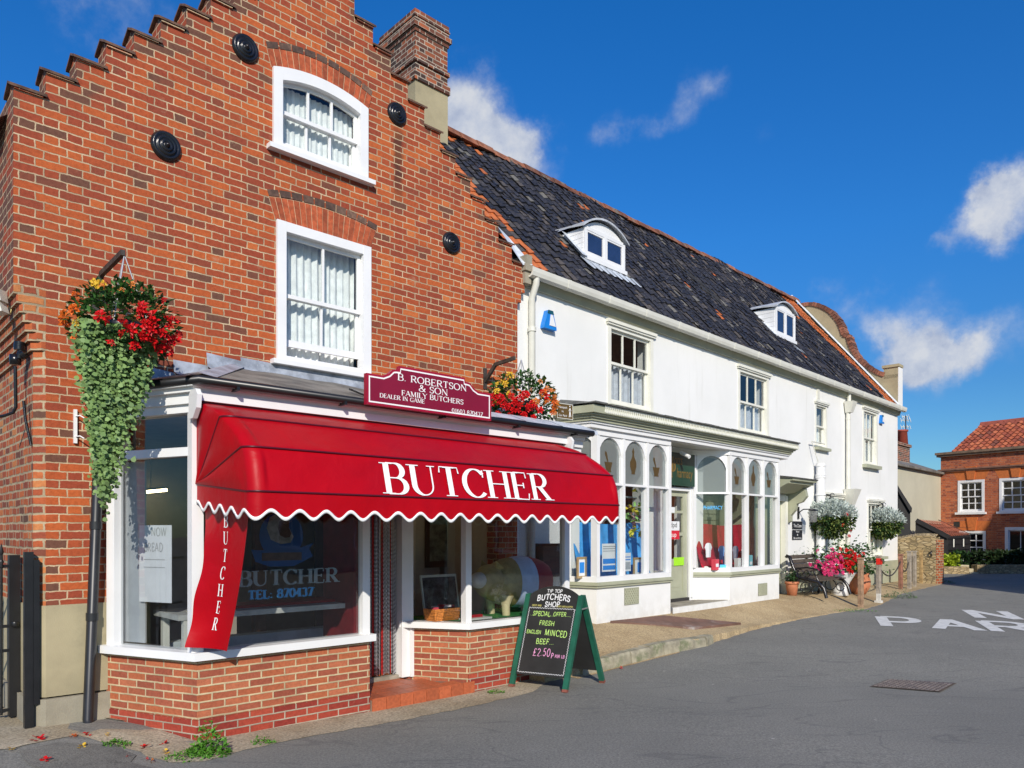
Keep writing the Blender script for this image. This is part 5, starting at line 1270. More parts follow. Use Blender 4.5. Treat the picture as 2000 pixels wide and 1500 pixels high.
while s < 16.2:
    z = 9.15+.28*(s/SE)+rng.uniform(-.015, .015); pr = [(TRD-.16, z-.10), (TRD-.1, z+.01), (TRD, z+.05), (TRD+.1, z+.01), (TRD+.17, z-.12)]; mb.prism_s(pr, s+.01, s+.43); s += .44
mb.build('ridge', m_ridge, HW)
# lead and orange edge beside the gables
mb = MB(B); 
for k in range(2):
    a = 16.22; mb.mesh([B.P(a, TEV-.02, ZEV+.06), B.P(a+.1, TEV-.02, ZEV+.11), B.P(a+.1, TRD, 9.54), B.P(a, TRD, 9.49)], [(0, 1, 2, 3)]); break
mb.build('lead_flashing', M('pale lead', (.6, .64, .68), .5, .15, 6), HW); mb = MB(B)
mb.mesh([B.P(.0, TEV, ZEV+.03), B.P(.18, TEV+.02, ZEV+.07), B.P(.24, -.35, ZEV+.62), B.P(.05, -.4, ZEV+.75)], [(0, 1, 2, 3)])
mb.build('lead_flashing', M('pale lead', (.6, .64, .68), .5, .15, 6), HW)
# shaped gable at the far end
GPX = [(600,328),(650,316),(690,314),(735,325),(770,340),(805,362),(830,390),(855,420),(870,450),(882,482),(890,515),(920,520),(928,555),(940,590),(957,625),(980,660),(1008,690),(1040,715),(1070,737),(1100,755),(1130,767),(1160,775)]
g1 = [B.spix(1380+x/3.333, 500+y/3.333, 16.34) for x, y in GPX]
poly = [(.10, 5.46), (.10, g1[-1][1]-.02)]+g1[::-1]+[(-2*3.1-g1[3][0], g1[3][1])]+[(-6.2-t, z) for t, z in g1[4:]]+[(-6.9, 5.46)]
mb = MB(B); mb.prism_s(poly, 16.34, 16.66); mb.build('shaped_gable', m_stucco, HW)
mb = MB(B); rng = random.Random(6)
def rs(pts, d):
    out = [pts[0]]; acc = 0
    for a, b in zip(pts, pts[1:]):
        L = math.hypot(b[0]-a[0], b[1]-a[1]); n = max(1, int(L/d))
        for i in range(1, n+1): out.append((lerp(a[0], b[0], i/n), lerp(a[1], b[1], i/n)))
    return out
gg = rs(g1, .075)
for a, b in zip(gg, gg[1:]):
    dx, dz = b[0]-a[0], b[1]-a[1]; l = math.hypot(dx, dz) or 1; nx, nz = -dz/l, dx/l
    if nz < 0 and abs(dx) > abs(dz): nx, nz = -nx, -nz
    if nx < 0 and abs(dz) >= abs(dx): nx, nz = -nx, -nz
    h = .06+rng.uniform(0, .02); e = .004
    mb.prism_s([(a[0]-nx*.05, a[1]-nz*.05), (a[0]+nx*h, a[1]+nz*h), (b[0]-dx/l*.012+nx*h, b[1]-dz/l*.012+nz*h), (b[0]-dx/l*.012-nx*.05, b[1]-dz/l*.012-nz*.05)], 16.30, 16.70)
mb.build('brick_coping', M('coping brick', (.2, .085, .055), .85, .3, 9, .4, 50, island=.45), HW)
mb = MB(B); z0 = 6.55; mb.box(16.34, 16.66, -.30, .101, 6.40, 6.72); mb.box(16.30, 16.70, -.34, .14, 6.72, 6.80); mb.build('gable_kneeler', m_stucco, HW)
mb = MB(B); mb.box(16.34, 16.665, .1, .13, 5.46, 6.70); mb.build('kneeler_face', m_wallwhite, HW)
# gutter and soffit
mb = MB(B)
mb.prism_s([(0, 5.30), (.05, 5.30), (.09, 5.40), (.10, 5.47), (0, 5.47)], .0, SE+.02); mb.build('eaves_board', m_sage, HW)
mb = MB(B)
pr = [(.10, 5.50), (.105, 5.44), (.135, 5.40), (.18, 5.39), (.225, 5.41), (.24, 5.46), (.245, 5.52), (.232, 5.52), (.225, 5.465), (.18, 5.41), (.13, 5.42), (.115, 5.50)]
mb.prism_s(pr, .12, SE+.08); k = .9
while k < SE: mb.prism_s([(t+(.006 if t > .15 else -.0), z-(.006 if z < 5.45 else -.003)) for t, z in pr[:7]]+[(.24, 5.515), (.11, 5.505)], k, k+.06); k += 1.02
mb.build('gutter', m_offwhite, HW)
# dormers
def dormer(pxq, back, label_n):
    (lx, ly), (rx, ry), (tlx, tly), (trx, try_), (ax, ay) = pxq
    s_l, t_f, z_b = onroof(lx, ly); s_r = B.pix(rx, ry, t_f)[0]; z_l = B.pix(tlx, tly, t_f)[1]; z_r = B.pix(trx, try_, t_f)[1]; zt = (z_l+z_r)/2; za = B.pix(ax, ay, t_f)[1]
    dz = max(.1, (za-zt)*.8); c = (s_l+s_r)/2
    arc = arch_pts(s_l, s_r, zt, dz, 14)
    tb = TEV-(zt+dz*.7-ZEV)*(TEV-TRD)/(9.15-ZEV)-.25
    mb = MB(B); mb.prism([(s_l, z_b), (s_r, z_b)]+arc[::-1], t_f-.06, t_f); mb2 = mb
    # cut the two lights by framing: boxes proud of a dark recess
    dm = mb.build('dormer', m_white, HW)
    fw = .1; q = MB(B); g = MB(B); w_ = s_r-s_l
    zb2, zt2 = z_b+.10, zt-.03
    q.box(s_l, s_l+.06, t_f, t_f+.035, z_b, zt); q.box(s_r-.06, s_r, t_f, t_f+.035, z_b, zt); q.box(s_l-.02, s_r+.02, t_f, t_f+.07, z_b-.03, z_b+.04); q.box(s_l+.06, s_r-.06, t_f, t_f+.034, z_b+.04, zb2); q.box(s_l+.06, s_r-.06, t_f, t_f+.034, zt2, zt+.03); q.box(c-.035, c+.035, t_f, t_f+.034, zb2, zt2)
    for a, b in ((s_l+.06, c-.035), (c+.035, s_r-.06)):
        for e0, e1, e2, e3 in ((a, a+.03, zb2, zt2), (b-.03, b, zb2, zt2)): q.box(e0, e1, t_f+.001, t_f+.028, e2, e3)
        q.box(a+.03, b-.03, t_f+.001, t_f+.027, zb2, zb2+.03); q.box(a+.03, b-.03, t_f+.001, t_f+.027, zt2-.03, zt2)
        g.quad(B.P(a+.04, t_f+.012, zb2+.04), B.P(b-.04, t_f+.012, zb2+.04), B.P(b-.04, t_f+.012, zt2-.04), B.P(a+.04, t_f+.012, zt2-.04))
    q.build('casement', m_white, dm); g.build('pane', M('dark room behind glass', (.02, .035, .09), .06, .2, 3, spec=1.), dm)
    ck = MB(B); n = 6
    for sd, out in ((s_l, -1), (s_r, 1)):
        for k in range(n):
            z0, z1 = lerp(z_b, zt, k/n), lerp(z_b, zt, (k+1)/n)-.006
            t0 = TEV-(z0-ZEV)*(TEV-TRD)/(9.15-ZEV); t1 = TEV-(z1-ZEV)*(TEV-TRD)/(9.15-ZEV)
            ck.prism_s([(t_f-.0, z0), (t0-.12, z0), (t1-.12, z1), (t_f-.0, z1)], sd+(0 if out < 0 else -.03)-(.008 if out < 0 else 0), sd+(.03 if out < 0 else .008))
            ck.prism_s([(t_f-.0, z1-.012), (t0-.12, z1-.012), (t1-.12, z1+.006), (t_f, z1+.006)], sd+(.004 if out < 0 else -.02), sd+(.02 if out < 0 else -.004), 1)
    ck.build('cheek', [m_white, m_dark], dm)
    rf_ = MB(B); ar = arch_pts(s_l-.07, s_r+.07, zt-.01, dz+.03, 16)
    for (a, za_), (b, zb_) in zip(ar, ar[1:]):
        ta, tb_ = TEV-(za_-ZEV)*(TEV-TRD)/(9.15-ZEV)-.12, TEV-(zb_-ZEV)*(TEV-TRD)/(9.15-ZEV)-.12
        rf_.mesh([B.P(a, t_f+.08, za_), B.P(b, t_f+.08, zb_), B.P(b, t_f+.08, zb_+.035), B.P(a, t_f+.08, za_+.035), B.P(a, ta, za_+.05), B.P(b, tb_, zb_+.05)], [(0, 1, 2, 3), (3, 2, 5, 4)])
    rf_.mesh([B.P(s_l-.07, t_f+.08, zt-.01), B.P(s_l-.07, t_f+.08, zt+.04), B.P(s_l-.08, TEV-(zt-ZEV)*(TEV-TRD)/(9.15-ZEV)-.3, zt+.10)], [(0, 1, 2)])
    rf_.build('roof', M('weathered lead', (.45, .47, .5), .5, .2, 8), dm)
    fl = MB(B)
    for k in range(2):
        d = .13
        for j in range(5):
            z0, z1 = lerp(z_b-.05, zt-.05, j/5), lerp(z_b-.05, zt-.05, (j+1)/5); tt = lambda z: TEV-(z-ZEV)*(TEV-TRD)/(9.15-ZEV)+.06
            fl.mesh([B.P(s_l-d, tt(z0), z0+.05), B.P(s_l+.01, tt(z0), z0+.05), B.P(s_l+.01, tt(z1), z1+.05), B.P(s_l-d, tt(z1), z1+.05)], [(0, 1, 2, 3)])
        break
    nn = 8
    for j in range(nn):
        a, b = lerp(s_l-.12, s_r+.25, j/nn), lerp(s_l-.12, s_r+.25, (j+1)/nn); off = .0
        zt_a = z_b-.02; dd = .26; t0 = t_f+.03; z0 = roofz(t0)+.035; t1 = t0+.2; z1 = roofz(t1)+.045
        fl.mesh([B.P(a, t0, z0), B.P(b, t0, z0), B.P(b, t1, z1), B.P((a+b)/2, t1+.03, z1-.03), B.P(a+.01, t1-.03, z1+.04)], [(0, 1, 2, 3, 4)])
    fl.build('apron_flashing', M('pale lead apron', (.5, .54, .58), .5, .2, 6), dm)
dormer(((1139,503), (1218,533), (1137,449), (1217,474), (1178,432)), None, 1)
dormer(((1513,655), (1551,666), (1510,601), (1551,616), (1530,591)), None, 2)

# --- pharmacy front: two bays, door between
PHB = {'l': [(1.12, 0), (1.229, .5), (3.25, .5), (3.62, 0)], 'r': [(4.80, 0), (5.29, .5), (7.40, .5), (7.75, 0)]}
PF_ = MB(B)
path_strip(PF_, PHB['l'], -.14, 0, .2, .985)
pf = PF_.build('pharmacy_front', m_wallwhite, HW)
mb = MB(B); path_strip(mb, PHB['r'], -.14, 0, .2, .985); mb.build('bay_base', m_wallwhite, pf)
for k in PHB:
    P_ = PHB[k]; mb = MB(B); ext = [(P_[0][0]-.0, P_[0][1]), P_[1], P_[2], P_[3]]
    path_strip(mb, ext, -.14, .035, .975, 1.01); path_strip(mb, ext, -.14, .055, 1.01, 1.035); path_strip(mb, ext, -.14, .04, 1.035, 1.06); mb.build('sill', m_sage, pf)
    mb = MB(B); path_strip(mb, ext, -.08, .012, 1.06, 1.14); mb.build('window_rail', m_white, pf); mb = MB(B); path_strip(mb, ext, -.09, .01, 3.25, 3.34); mb.build('window_rail', m_white, pf); mb = MB(B); path_strip(mb, ext, -.06, .008, 2.52, 2.555); mb.build('window_rail', m_white, pf)
    # posts
    cor = P_[1]; n = 3; ss_ = [lerp(P_[1][0]+.03, P_[2][0]-.03, i/n) for i in range(n+1)]
    for i, s in enumerate(ss_):
        mb = MB(B); wd = .036 if i in (0, n) else .026; mb.box(s-wd, s+wd, .40, .515, 1.14, 3.24); mb.build('post', m_white, pf)
    mb = MB(B); a = P_[0]; mb.box(a[0]-.05, a[0]+.03, 0, .07, 1.14, 3.24); mb.build('post', m_white, pf); mb = MB(B); a = P_[3]; mb.box(a[0]-.03, a[0]+.06, 0, .07, 1.14, 3.24); mb.build('post', m_white, pf)
    # arched spandrels and glass for each light
    def light(p, q, frost=True, motif=None):
        Fq = SubF(B.P(p[0], p[1], 0), B.P(q[0], q[1], 0)-B.P(p[0], p[1], 0)); L = math.hypot(q[0]-p[0], q[1]-p[1])
        mb = MB(Fq); zs_ = 2.86; top = 3.255; n = 12; a0, a1 = .004, L-.004; hw = (a1-a0)/2; c = (a0+a1)/2
        hgt = min(.36, hw*1.15)
        el = [(c-hw*math.cos(math.pi*i/(2*n)*2), top-.02-hgt+hgt*math.sin(math.pi*i/(2*n)*2)) for i in range(n+1)]
        for (x0, z0), (x1, z1) in zip(el, el[1:]): mb.prism([(x0, z0), (x1, z1), (x1, top), (x0, top)], -.07, -.012)
        for e, sgn in ((el[0], 1), (el[-1], -1)): mb.prism([(e[0]-.012, 2.55), (e[0]+.012, 2.55), (e[0]+.012, e[1]+.05), (e[0]-.012, e[1]+.05)], -.069, -.011)
        mb.build('arch_head', m_white, pf)
        g = MB(Fq); g.quad(Fq.P(0, -.05, 2.56), Fq.P(L, -.05, 2.56), Fq.P(L, -.05, 3.24), Fq.P(0, -.05, 3.24)); g.build('upper_pane', m_glass_frost, pf)
        g = MB(Fq); g.quad(Fq.P(0, -.05, 1.14), Fq.P(L, -.05, 1.14), Fq.P(L, -.05, 2.515), Fq.P(0, -.05, 2.515)); g.build('lower_pane', m_glass, pf)
        if motif:
            g = MB(Fq); z0 = 2.72
            if motif == 'm':
                g.mesh([Fq.P(c+x, -.046, z0+z) for x, z in ((-.07, 0), (.07, 0), (.06, .03), (.10, .15), (-.10, .15), (-.06, .03))], [(0, 1, 2, 3, 4, 5)])
                g.mesh([Fq.P(c+x, -.046, z0+z) for x, z in ((-.03, .155), (0, .155), (-.045, .30), (-.085, .31), (-.09, .27))], [(0, 1, 2, 3, 4)])
            else: g.mesh([Fq.P(c+x, -.046, z0+z) for x, z in ((-.05, 0), (.05, 0), (.045, .03), (.085, .12), (.085, .19), (.03, .27), (.02, .32), (.03, .36), (0, .42), (-.03, .36), (-.02, .32), (-.03, .27), (-.085, .19), (-.085, .12), (-.045, .03))], [list(range(15))])
            g.build('motif', m_motif, pf)
    for i in range(n): light((ss_[i]+.03, .5), (ss_[i+1]-.03, .5), motif='b' if i == 1 else 'm')
    light((lerp(P_[0][0], P_[1][0], .12), lerp(P_[0][1], P_[1][1], .12)), (lerp(P_[0][0], P_[1][0], .93), lerp(P_[0][1], P_[1][1], .93)))
    light((lerp(P_[2][0], P_[3][0], .1), lerp(P_[2][1], P_[3][1], .1)), (lerp(P_[2][0], P_[3][0], .9), lerp(P_[2][1], P_[3][1], .9)))
CO = [(1.0, 0), (1.08, .5), (7.72, .5), (7.95, 0)]
mb = MB(B); path_strip(mb, CO, -.5 if False else -.12, .05, 3.34, 3.40); path_strip(mb, CO, -.12, .075, 3.40, 3.43); mb.build('fascia_band', m_white, pf)
mb = MB(B); mb.prism_z([(1.0, 0), (1.12, .42), (7.65, .42), (7.9, 0)], 3.345, 3.38); mb.build('soffit', m_offwhite, pf)
mb = MB(B)
for a, b, z0, z1 in ((-.1, .10, 3.43, 3.47), (-.1, .13, 3.47, 3.505), (-.1, .17, 3.505, 3.53)): path_strip(mb, CO, a, b, z0, z1)
mb.build('cornice', m_sage, pf)
mb = MB(B); path_strip(mb, CO, -.1, .205, 3.53, 3.64); mb.build('gutter', m_sage, pf)
mb = MB(B); k = 1.15
while k < 7.85: 
    mb.prism([(k, 3.555), (k+.02, 3.54), (k+.055, 3.65), (k+.035, 3.65)], .707, .712); mb.prism([(k+.035, 3.54), (k+.055, 3.54), (k+.02, 3.65), (k, 3.65)], .7125, .716); k += .05
mb.build('gutter_guard', M('plastic mesh', (.78, .78, .68), .6, .05), pf)
mb = MB(B); rng = random.Random(2)
pth = offset_path(CO, .24); rr = [(1.0, 0), (1.0, .05), (7.95, .05), (7.95, 0)]
mb.mesh([B.P(pth[1][0], pth[1][1], 3.66), B.P(pth[2][0], pth[2][1], 3.66), B.P(7.9, 0, 3.80), B.P(1.0, 0, 3.80)], [(0, 1, 2, 3)]); mb.mesh([B.P(pth[0][0], 0, 3.66), B.P(pth[1][0], pth[1][1], 3.66), B.P(1.0, 0, 3.80)], [(0, 1, 2)])
k = pth[1][0]
while k < pth[2][0]: w_ = rng.uniform(.2, .3); mb.box(k+.004, min(k+w_, pth[2][0]), .55, pth[1][1]+.012, 3.655, 3.672+rng.uniform(0, .008)); k += w_
mb.build('shop_roof', M('small slate', (.1, .1, .09), .8, .4, 8, .4, 30, dirt=((.2, .2, .17), .55, .6)), pf)
# door, step, sign over the door
mb = MB(B); d0, d1, zd = 3.70, 4.66, .6
mb.box(d0, d0+.12, -.08, -.03, zd, 2.56); mb.box(d1-.13, d1, -.08, -.03, zd, 2.56)
for z0, z1 in ((zd, zd+.12), (1.2, 1.32), (1.74, 1.80), (2.15, 2.2), (2.46, 2.56)): mb.box(d0+.12, d1-.13, -.08, -.031, z0, z1)
mb.box(d0+.12, d1-.13, -.075, -.05, zd+.12, 1.2); mb.box(d0+.2, d1-.21, -.05, -.043, zd+.2, 1.12)
dr = mb.build('pharmacy_door', m_sage, pf)
mb = MB(B); mb.quad(B.P(d0+.1, -.06, 1.3), B.P(d1-.1, -.06, 1.3), B.P(d1-.1, -.06, 2.48), B.P(d0+.1, -.06, 2.48)); mb.build('pane', m_glass, pf)
mb = MB(B); mb.box(d1+.0, d1+.12, -.05, .03, zd-.1, 2.62); mb.box(d1+.03, d1+.07, .03, .06, zd, 2.6); mb.box(d0-.1, d0, -.05, .03, zd-.1, 2.62); mb.box(d0, d1, -.05, .03, 2.56, 2.62); mb.build('door_frame', m_white, pf)
mb = MB(B); mb.prism_z([(3.5, -.2), (4.83, -.2), (4.83, .05), (5.28, .53), (3.28, .53), (3.62, .05)], .3, .535); mb.build('door_step', m_wallwhite, pf)
mb = MB(B); mb.prism_z([(3.6, -.2), (4.82, -.2), (4.86, .04), (5.25, .49), (3.32, .49), (3.64, .04)], .5, .545); mb.box(3.7, 4.68, -.1, .02, .545, .60, 1); mb.build('door_mat', [m_concrete, m_dark], pf)
# inside: shelves, boards
mb = MB(B)
for s in (2.4, 3.1, 6.9, 5.5, 4.9): mb.box(s, s+.12, -.9, -.8, .4, 3.4)
for z in (1.2, 1.5, 1.8, 2.1, 2.4): mb.box(2.75, 3.6, -.45, -.2, z, z+.02, 1); 
for z in [1.15+.13*i for i in range(14)]: mb.box(6.2, 7.7, -.62, -.60, z, z+.118, 2)
mb.box(6.9, 7.62, -.6, .2, .5, 3.2, 2)
mb.build('inner_fitting', [m_timber, M('glass shelf', (.4, .48, .48), .4), M('sage board', (.36, .37, .25), .6, .1)], pf)
# ------------------------------------------------------------------ signs, boxes and pipes on the white house
def px_on(F, px, py, t): s, z = F.pix(px, py, t); return s, z
# pharmacy sign
a0, a1 = B.pix(1290, 950, .1)[0], B.pix(1357, 950, .1)[0]; zb, zt = B.pix(1357, 951, .1)[1], B.pix(1357, 889, .1)[1]
SGN = thing('pharmacy_sign', B.P((a0+a1)/2, .1, zb), 'dark green sign with gold lettering above the pharmacy door', 'sign')
mb = MB(B); mb.box(a0, a1, 0, .1, zb, zt); mb.build('board', M('bottle green', (.012, .055, .035), .3, .12, 2), SGN)
mb = MB(B)
def stext(mb, txt, px0, px1, pyb, pyt, F=B, t=.1, thick=.16, thin=.06, serif=True, lower=None):
    s_, z0 = F.pix(px0, pyb, t); s1_, _ = F.pix(px1, pyb, t); h = F.pix(px0, pyt, t)[1]-z0; wd = text_width(txt, 1, .02)*h; k = (s1_-s_)/wd
    put_text(mb, text_quads(txt, 0, 0, h, thick, thin, serif, 1, .02), lambda x, y, l: F.P(s_+x*k+.0, t+l, z0+y), .003)
stext(mb, 'M', 1302, 1316, 920, 890); stext(mb, 'P', 1309, 1320, 932, 904)
def mapped_font(txt, F, s0, z0, t, size, mt, name, parent, width=None, shear=0.):
    cu = bpy.data.curves.new(name, 'FONT'); cu.body = txt; cu.size = size; cu.shear = shear
    ob = bpy.data.objects.new(name+'_tmp', cu); col.objects.link(ob)
    bpy.context.view_layer.update(); dg = bpy.context.evaluated_depsgraph_get(); me = bpy.data.meshes.new_from_object(ob.evaluated_get(dg))
    bpy.data.objects.remove(ob); xs = [v.co.x for v in me.vertices]; k = 1. if not width else width/(max(xs)-min(xs)); x0 = min(xs)
    L = wloc(parent)
    for v in me.vertices: v.co = F.P(s0+(v.co.x-x0)*k, t, z0+v.co.y)-L
    me.materials.clear(); me.materials.append(mt); o = bpy.data.objects.new(name, me); col.objects.link(o); o.parent = parent; return o
mb.build('initials', m_gold, SGN)
s_, z_ = B.pix(1317, 906, .105); s2_, _ = B.pix(1333, 906, .105); mapped_font('otts', B, s_, z_, .105, .25, m_gold, 'lettering', SGN, s2_-s_, .15)
s_, z_ = B.pix(1322, 932, .105); s2_, _ = B.pix(1353, 935, .105); mapped_font('harmacy', B, s_, z_, .105, .25, m_gold, 'lettering', SGN, s2_-s_, .15)
mb = MB(B); s_, z_ = B.pix(1340, 890, .3); mb.tube([B.P(s_, .2, z_+.06), B.P(s_-.02, .38, z_-.03)], .035, 10); o = mb.build('spot_lamp', m_white); tag(o, 'small white spot lamp under the soffit over the green pharmacy sign', 'lamp')
# door notices
def notice(px0, py0, px1, py1, t, mt, label, nm='door_notice', cat='notice', F=B):
    s0, z0 = F.pix(px0, py1, t); s1, z1 = F.pix(px1, py0, t); z1 = F.pix(px0, py0, t)[1]
    o = thing(nm, F.P((s0+s1)/2, t, z0), label, cat); mb = MB(F); mb.box(s0, s1, t-.004, t, z0, z1); mb.build('card', mt, o); return o, s0, s1, z0, z1
m_card = M('white card', (.72, .74, .74), .6, .03)
notice(1306, 990, 1318, 1001, -.03, m_card, 'small white opening notice in the top pane of the pharmacy door', 'door_card')
o, a, b, z0, z1 = notice(1306, 1018, 1327, 1036, -.03, m_card, 'white and red parcel pickup notice in the middle pane of pharmacy door', 'parcel_notice')
mapped_font('dpd', B, lerp(a, b, .15), lerp(z0, z1, .35), -.027, .13, M('dark print', (.03, .03, .03), .6), 'lettering', o, (b-a)*.6)
zz0, zz1 = z0-.16, z0-.002; mb = MB(B); mb.box(a, b, -.034, -.03, zz0, zz1); mb.build('red_band', M('notice red', (.6, .01, .03), .5, .03), o)
mapped_font('kup', B, lerp(a, b, .15), zz0+.045, -.027, .12, m_letter, 'lettering', o, (b-a)*.55)
notice(1316, 1089, 1336, 1105, -.03, M('lime sticker', (.35, .75, .02), .5, .05), 'lime green sticker with a red mark low on the pharmacy door glass', 'sticker')
# window displays
def drape(s0, s1, z0, z1, t, mt, label, seed):
    rng = random.Random(seed); mb = MB(B); ph = rng.uniform(0, 6)
    mb.grid(60, 10, lambda u, v: B.P(lerp(s0, s1, u), t+.03*math.sin(u*34+ph+v)*(1-v*.4)+.2*(1-v)**2, lerp(z0, z1, v)+.015*math.sin(u*9))); o = mb.build('cloth_drape', mt); tag(o, label, 'drape'); return o
drape(1.3, 3.2, 1.1, 1.95, -.05, M('blue cloth', (.06, .33, .72), .8, .15, 6), 'bright blue cloth draped behind the left pharmacy window display', 1)
drape(4.95, 7.1, 1.1, 1.95, -.05, M('red cloth', (.33, .004, .02), .8, .15, 6), 'red cloth draped behind the right pharmacy window display', 2)
def display_board(px0, py0, px1, py1, t, label, bands, base=m_card, nm='display_poster'):
    o, a, b, z0, z1 = notice(px0, py0, px1, py1, t, base, label, nm, 'poster')
    for f0, f1, mt in bands: mb = MB(B); mb.box(lerp(a, b, .06), lerp(a, b, .94), t, t+.002, lerp(z0, z1, f0), lerp(z0, z1, f1)); mb.build('print', mt, o)
    return o, a, b, z0, z1
mbl = M('print blue', (.02, .22, .65), .5, .03); mgr = M('print grey', (.35, .38, .4), .6, .05)
display_board(1176, 1062, 1203, 1117, .30, 'tall white and blue health poster in the middle of left pharmacy window', [(.06, .22, mbl), (.28, .46, mbl), (.80, .84, mgr), (.72, .75, mgr), (.88, .92, mgr)])
display_board(1218, 1080, 1232, 1116, .30, 'narrow white leaflet board with grey print in the left pharmacy window', [(.1, .5, mgr), (.6, .66, mbl), (.75, .8, mbl)])
display_board(1163, 1060, 1172, 1088, .22, 'blue notice card pinned high on the blue window drape', [(.1, .9, mbl)])
def frame_prop(px0, py0, px1, py1, t, label):
    s0, z0 = B.pix(px0, py1, t); s1, _ = B.pix(px1, py1, t); z1 = B.pix(px0, py0, t)[1]; o = thing('picture_frame', B.P((s0+s1)/2, t, z0), label, 'picture frame')
    mb = MB(B)
    for a, b, c, d in ((s0, s0+.035, z0, z1), (s1-.035, s1, z0, z1), (s0+.035, s1-.035, z0, z0+.035), (s0+.035, s1-.035, z1-.035, z1)): mb.box(a, b, t-.02, t, c, d)
    mb.build('frame', M('oak frame', (.36, .25, .12), .6, .2), o); mb = MB(B); mb.box(s0+.035, s1-.035, t-.012, t-.006, z0+.035, z1-.035); mb.box(lerp(s0, s1, .25), lerp(s0, s1, .75), t-.006, t-.003, lerp(z0, z1, .25), lerp(z0, z1, .75), 1); mb.build('print', [m_card, mbl], o)
frame_prop(1128, 1088, 1146, 1130, .28, 'oak picture frame leaning in the left end of the blue pharmacy display')
frame_prop(1238, 1089, 1268, 1128, .30, 'oak picture frame with a blue print at the right end of blue display')
mb = MB(B); rng = random.Random(7); s_, z_ = B.pix(1240, 1010, .2)
for k in range(60): leaves(mb, [B.P(s_+rng.gauss(0, .07), .2+rng.gauss(0, .05), z_+rng.gauss(0, .17))], .13, rng, k % 3)
o = mb.build('paper_garland', [leafmat('garland green', (.3, .6, .2)), leafmat('garland yellow', (.75, .65, .08)), leafmat('garland pink', (.6, .3, .4))]); tag(o, 'hanging paper garland of yellow green and pink in the left pharmacy window', 'garland')
for i, (px, py, mt, lab) in enumerate(((1384, 1075, m_card, 'white baby bottle cut-out on the red window drape'), (1410, 1080, M('baby blue', (.15, .3, .6), .8), 'small blue baby shirt pinned on the red drape'), (1437, 1080, M('baby grey', (.3, .3, .38), .8), 'small grey baby shirt pinned on the red drape'), (1455, 1080, m_card, 'white rabbit shape pinned on the red drape'))):
    s, z = B.pix(px, py, .20); mb = MB(B); mb.prism([(s-.09, z), (s-.13, z+.05), (s-.09, z+.12), (s-.04, z+.14), (s+.04, z+.14), (s+.09, z+.12), (s+.13, z+.05), (s+.09, z), (s+.08, z-.13), (s-.08, z-.13)], .19, .2); o = mb.build('baby_cutout' if i in (0, 3) else 'baby_shirt', mt); tag(o, lab, 'baby item', 'baby items on the red drape')
rng = random.Random(8); cols_ = [(.6, .05, .08), (.1, .2, .55), (.75, .75, .72), (.15, .45, .5), (.55, .25, .4)]
for i, (lab) in enumerate(('red packet', 'blue packet', 'white packet', 'teal packet', 'pink packet')):
    s, z = B.pix(1398+22*i, 1132, .33); mb = MB(B); mb.box(s-.07, s+.07, .28, .36, 1.10, 1.30+.05*(i % 2)); mb.box(s-.05, s+.05, .36, .362, 1.16, 1.22, 1); o = mb.build('product_box', [M(lab, cols_[i], .5, .1), m_card]); tag(o, lab+' standing on the sill of the right pharmacy window', 'box', 'boxes in the right pharmacy window')
# wheelchair sticker
sF = SubF(B.P(4.80, 0, 0), B.P(5.29, .5, 0)-B.P(4.80, 0, 0))
s0, z0 = sF.pix(1406, 1122, -.045); s1, _ = sF.pix(1422, 1122, -.045); z1 = sF.pix(1406, 1103, -.045)[1]
o = thing('access_sticker', sF.P(s0, -.04, z0), 'blue wheelchair access sticker on the lower right pharmacy window pane', 'sticker')
mb = MB(sF); mb.quad(*[sF.P(a, -.046, z) for a, z in ((s0, z0), (s1, z0), (s1, z1), (s0, z1))]); mb.build('panel', m_bluelet, o)
mb = MB(sF); c = (s0+s1)/2; h = z1-z0; 
for a, b in zip(E_(c, z0+h*.35, h*.2, h*.2, 120, 390, 10), E_(c, z0+h*.35, h*.2, h*.2, 120, 390, 10)[1:]): mb.bar(sF.P(a[0], -.043, a[1]), sF.P(b[0], -.043, b[1]), .004, h*.06)
for p, q in (((c, .8), (c, .5)), ((c, .5), (c+.07, .48)), ((c+.07, .48), (c+.1, .25))): mb.bar(sF.P(p[0], -.042, z0+h*p[1]), sF.P(q[0], -.042, z0+h*q[1]), .004, h*.07)
mb.build('symbol', m_letter, o)
s0, z0 = sF.pix(1374, 995, -.045); s1, _ = sF.pix(1411, 995, -.045); o = thing('window_lettering', sF.P(s0, -.04, z0), 'small blue PHARMACY lettering high on the right pharmacy window pane', 'window lettering'); mapped_font('PHARMACY', sF, s0, z0, -.044, .1, m_bluelet, 'lettering', o, s1-s0)
s0, z0 = sF.pix(1379, 1113, -.045); mb = MB(sF); mb.mesh([sF.P(s0+.07*math.cos(6.283*k/20), -.045, z0+.07*math.sin(6.283*k/20)) for k in range(20)], [list(range(20))]); o = mb.build('round_sticker', M('silver sticker', (.5, .52, .48), .5)); tag(o, 'round silver sticker at the lower left of the right pharmacy pane', 'sticker')
# air bricks
for px, py, w_, h_, lab in ((1233, 1164, .19, .13, 'l'), (1489, 1151, .19, .12, 'r')):
    s, z = B.pix(px, py, .5); mb = MB(B); mb.box(s-w_, s+w_, .49, .506, z-h_, z+h_, 1)
    for i in range(12):
        for j in range(7):
            a, b = s-w_+.02+i*(2*w_-.04)/12, z-h_+.012+j*(2*h_-.024)/7
            if (i+j) % 2: mb.box(a, a+.024, .506, .512, b, b+.03, 0)
    for i in range(13): a = s-w_+i*(2*w_-.012)/12; mb.box(a, a+.012, .506, .5145, z-h_, z+h_, 0)
    for j in range(8): b = z-h_+j*(2*h_-.012)/7; mb.box(s-w_, s+w_, .506, .5135, b, b+.012, 0)
    mb.build('air_brick', [m_sage, m_dark], pf)
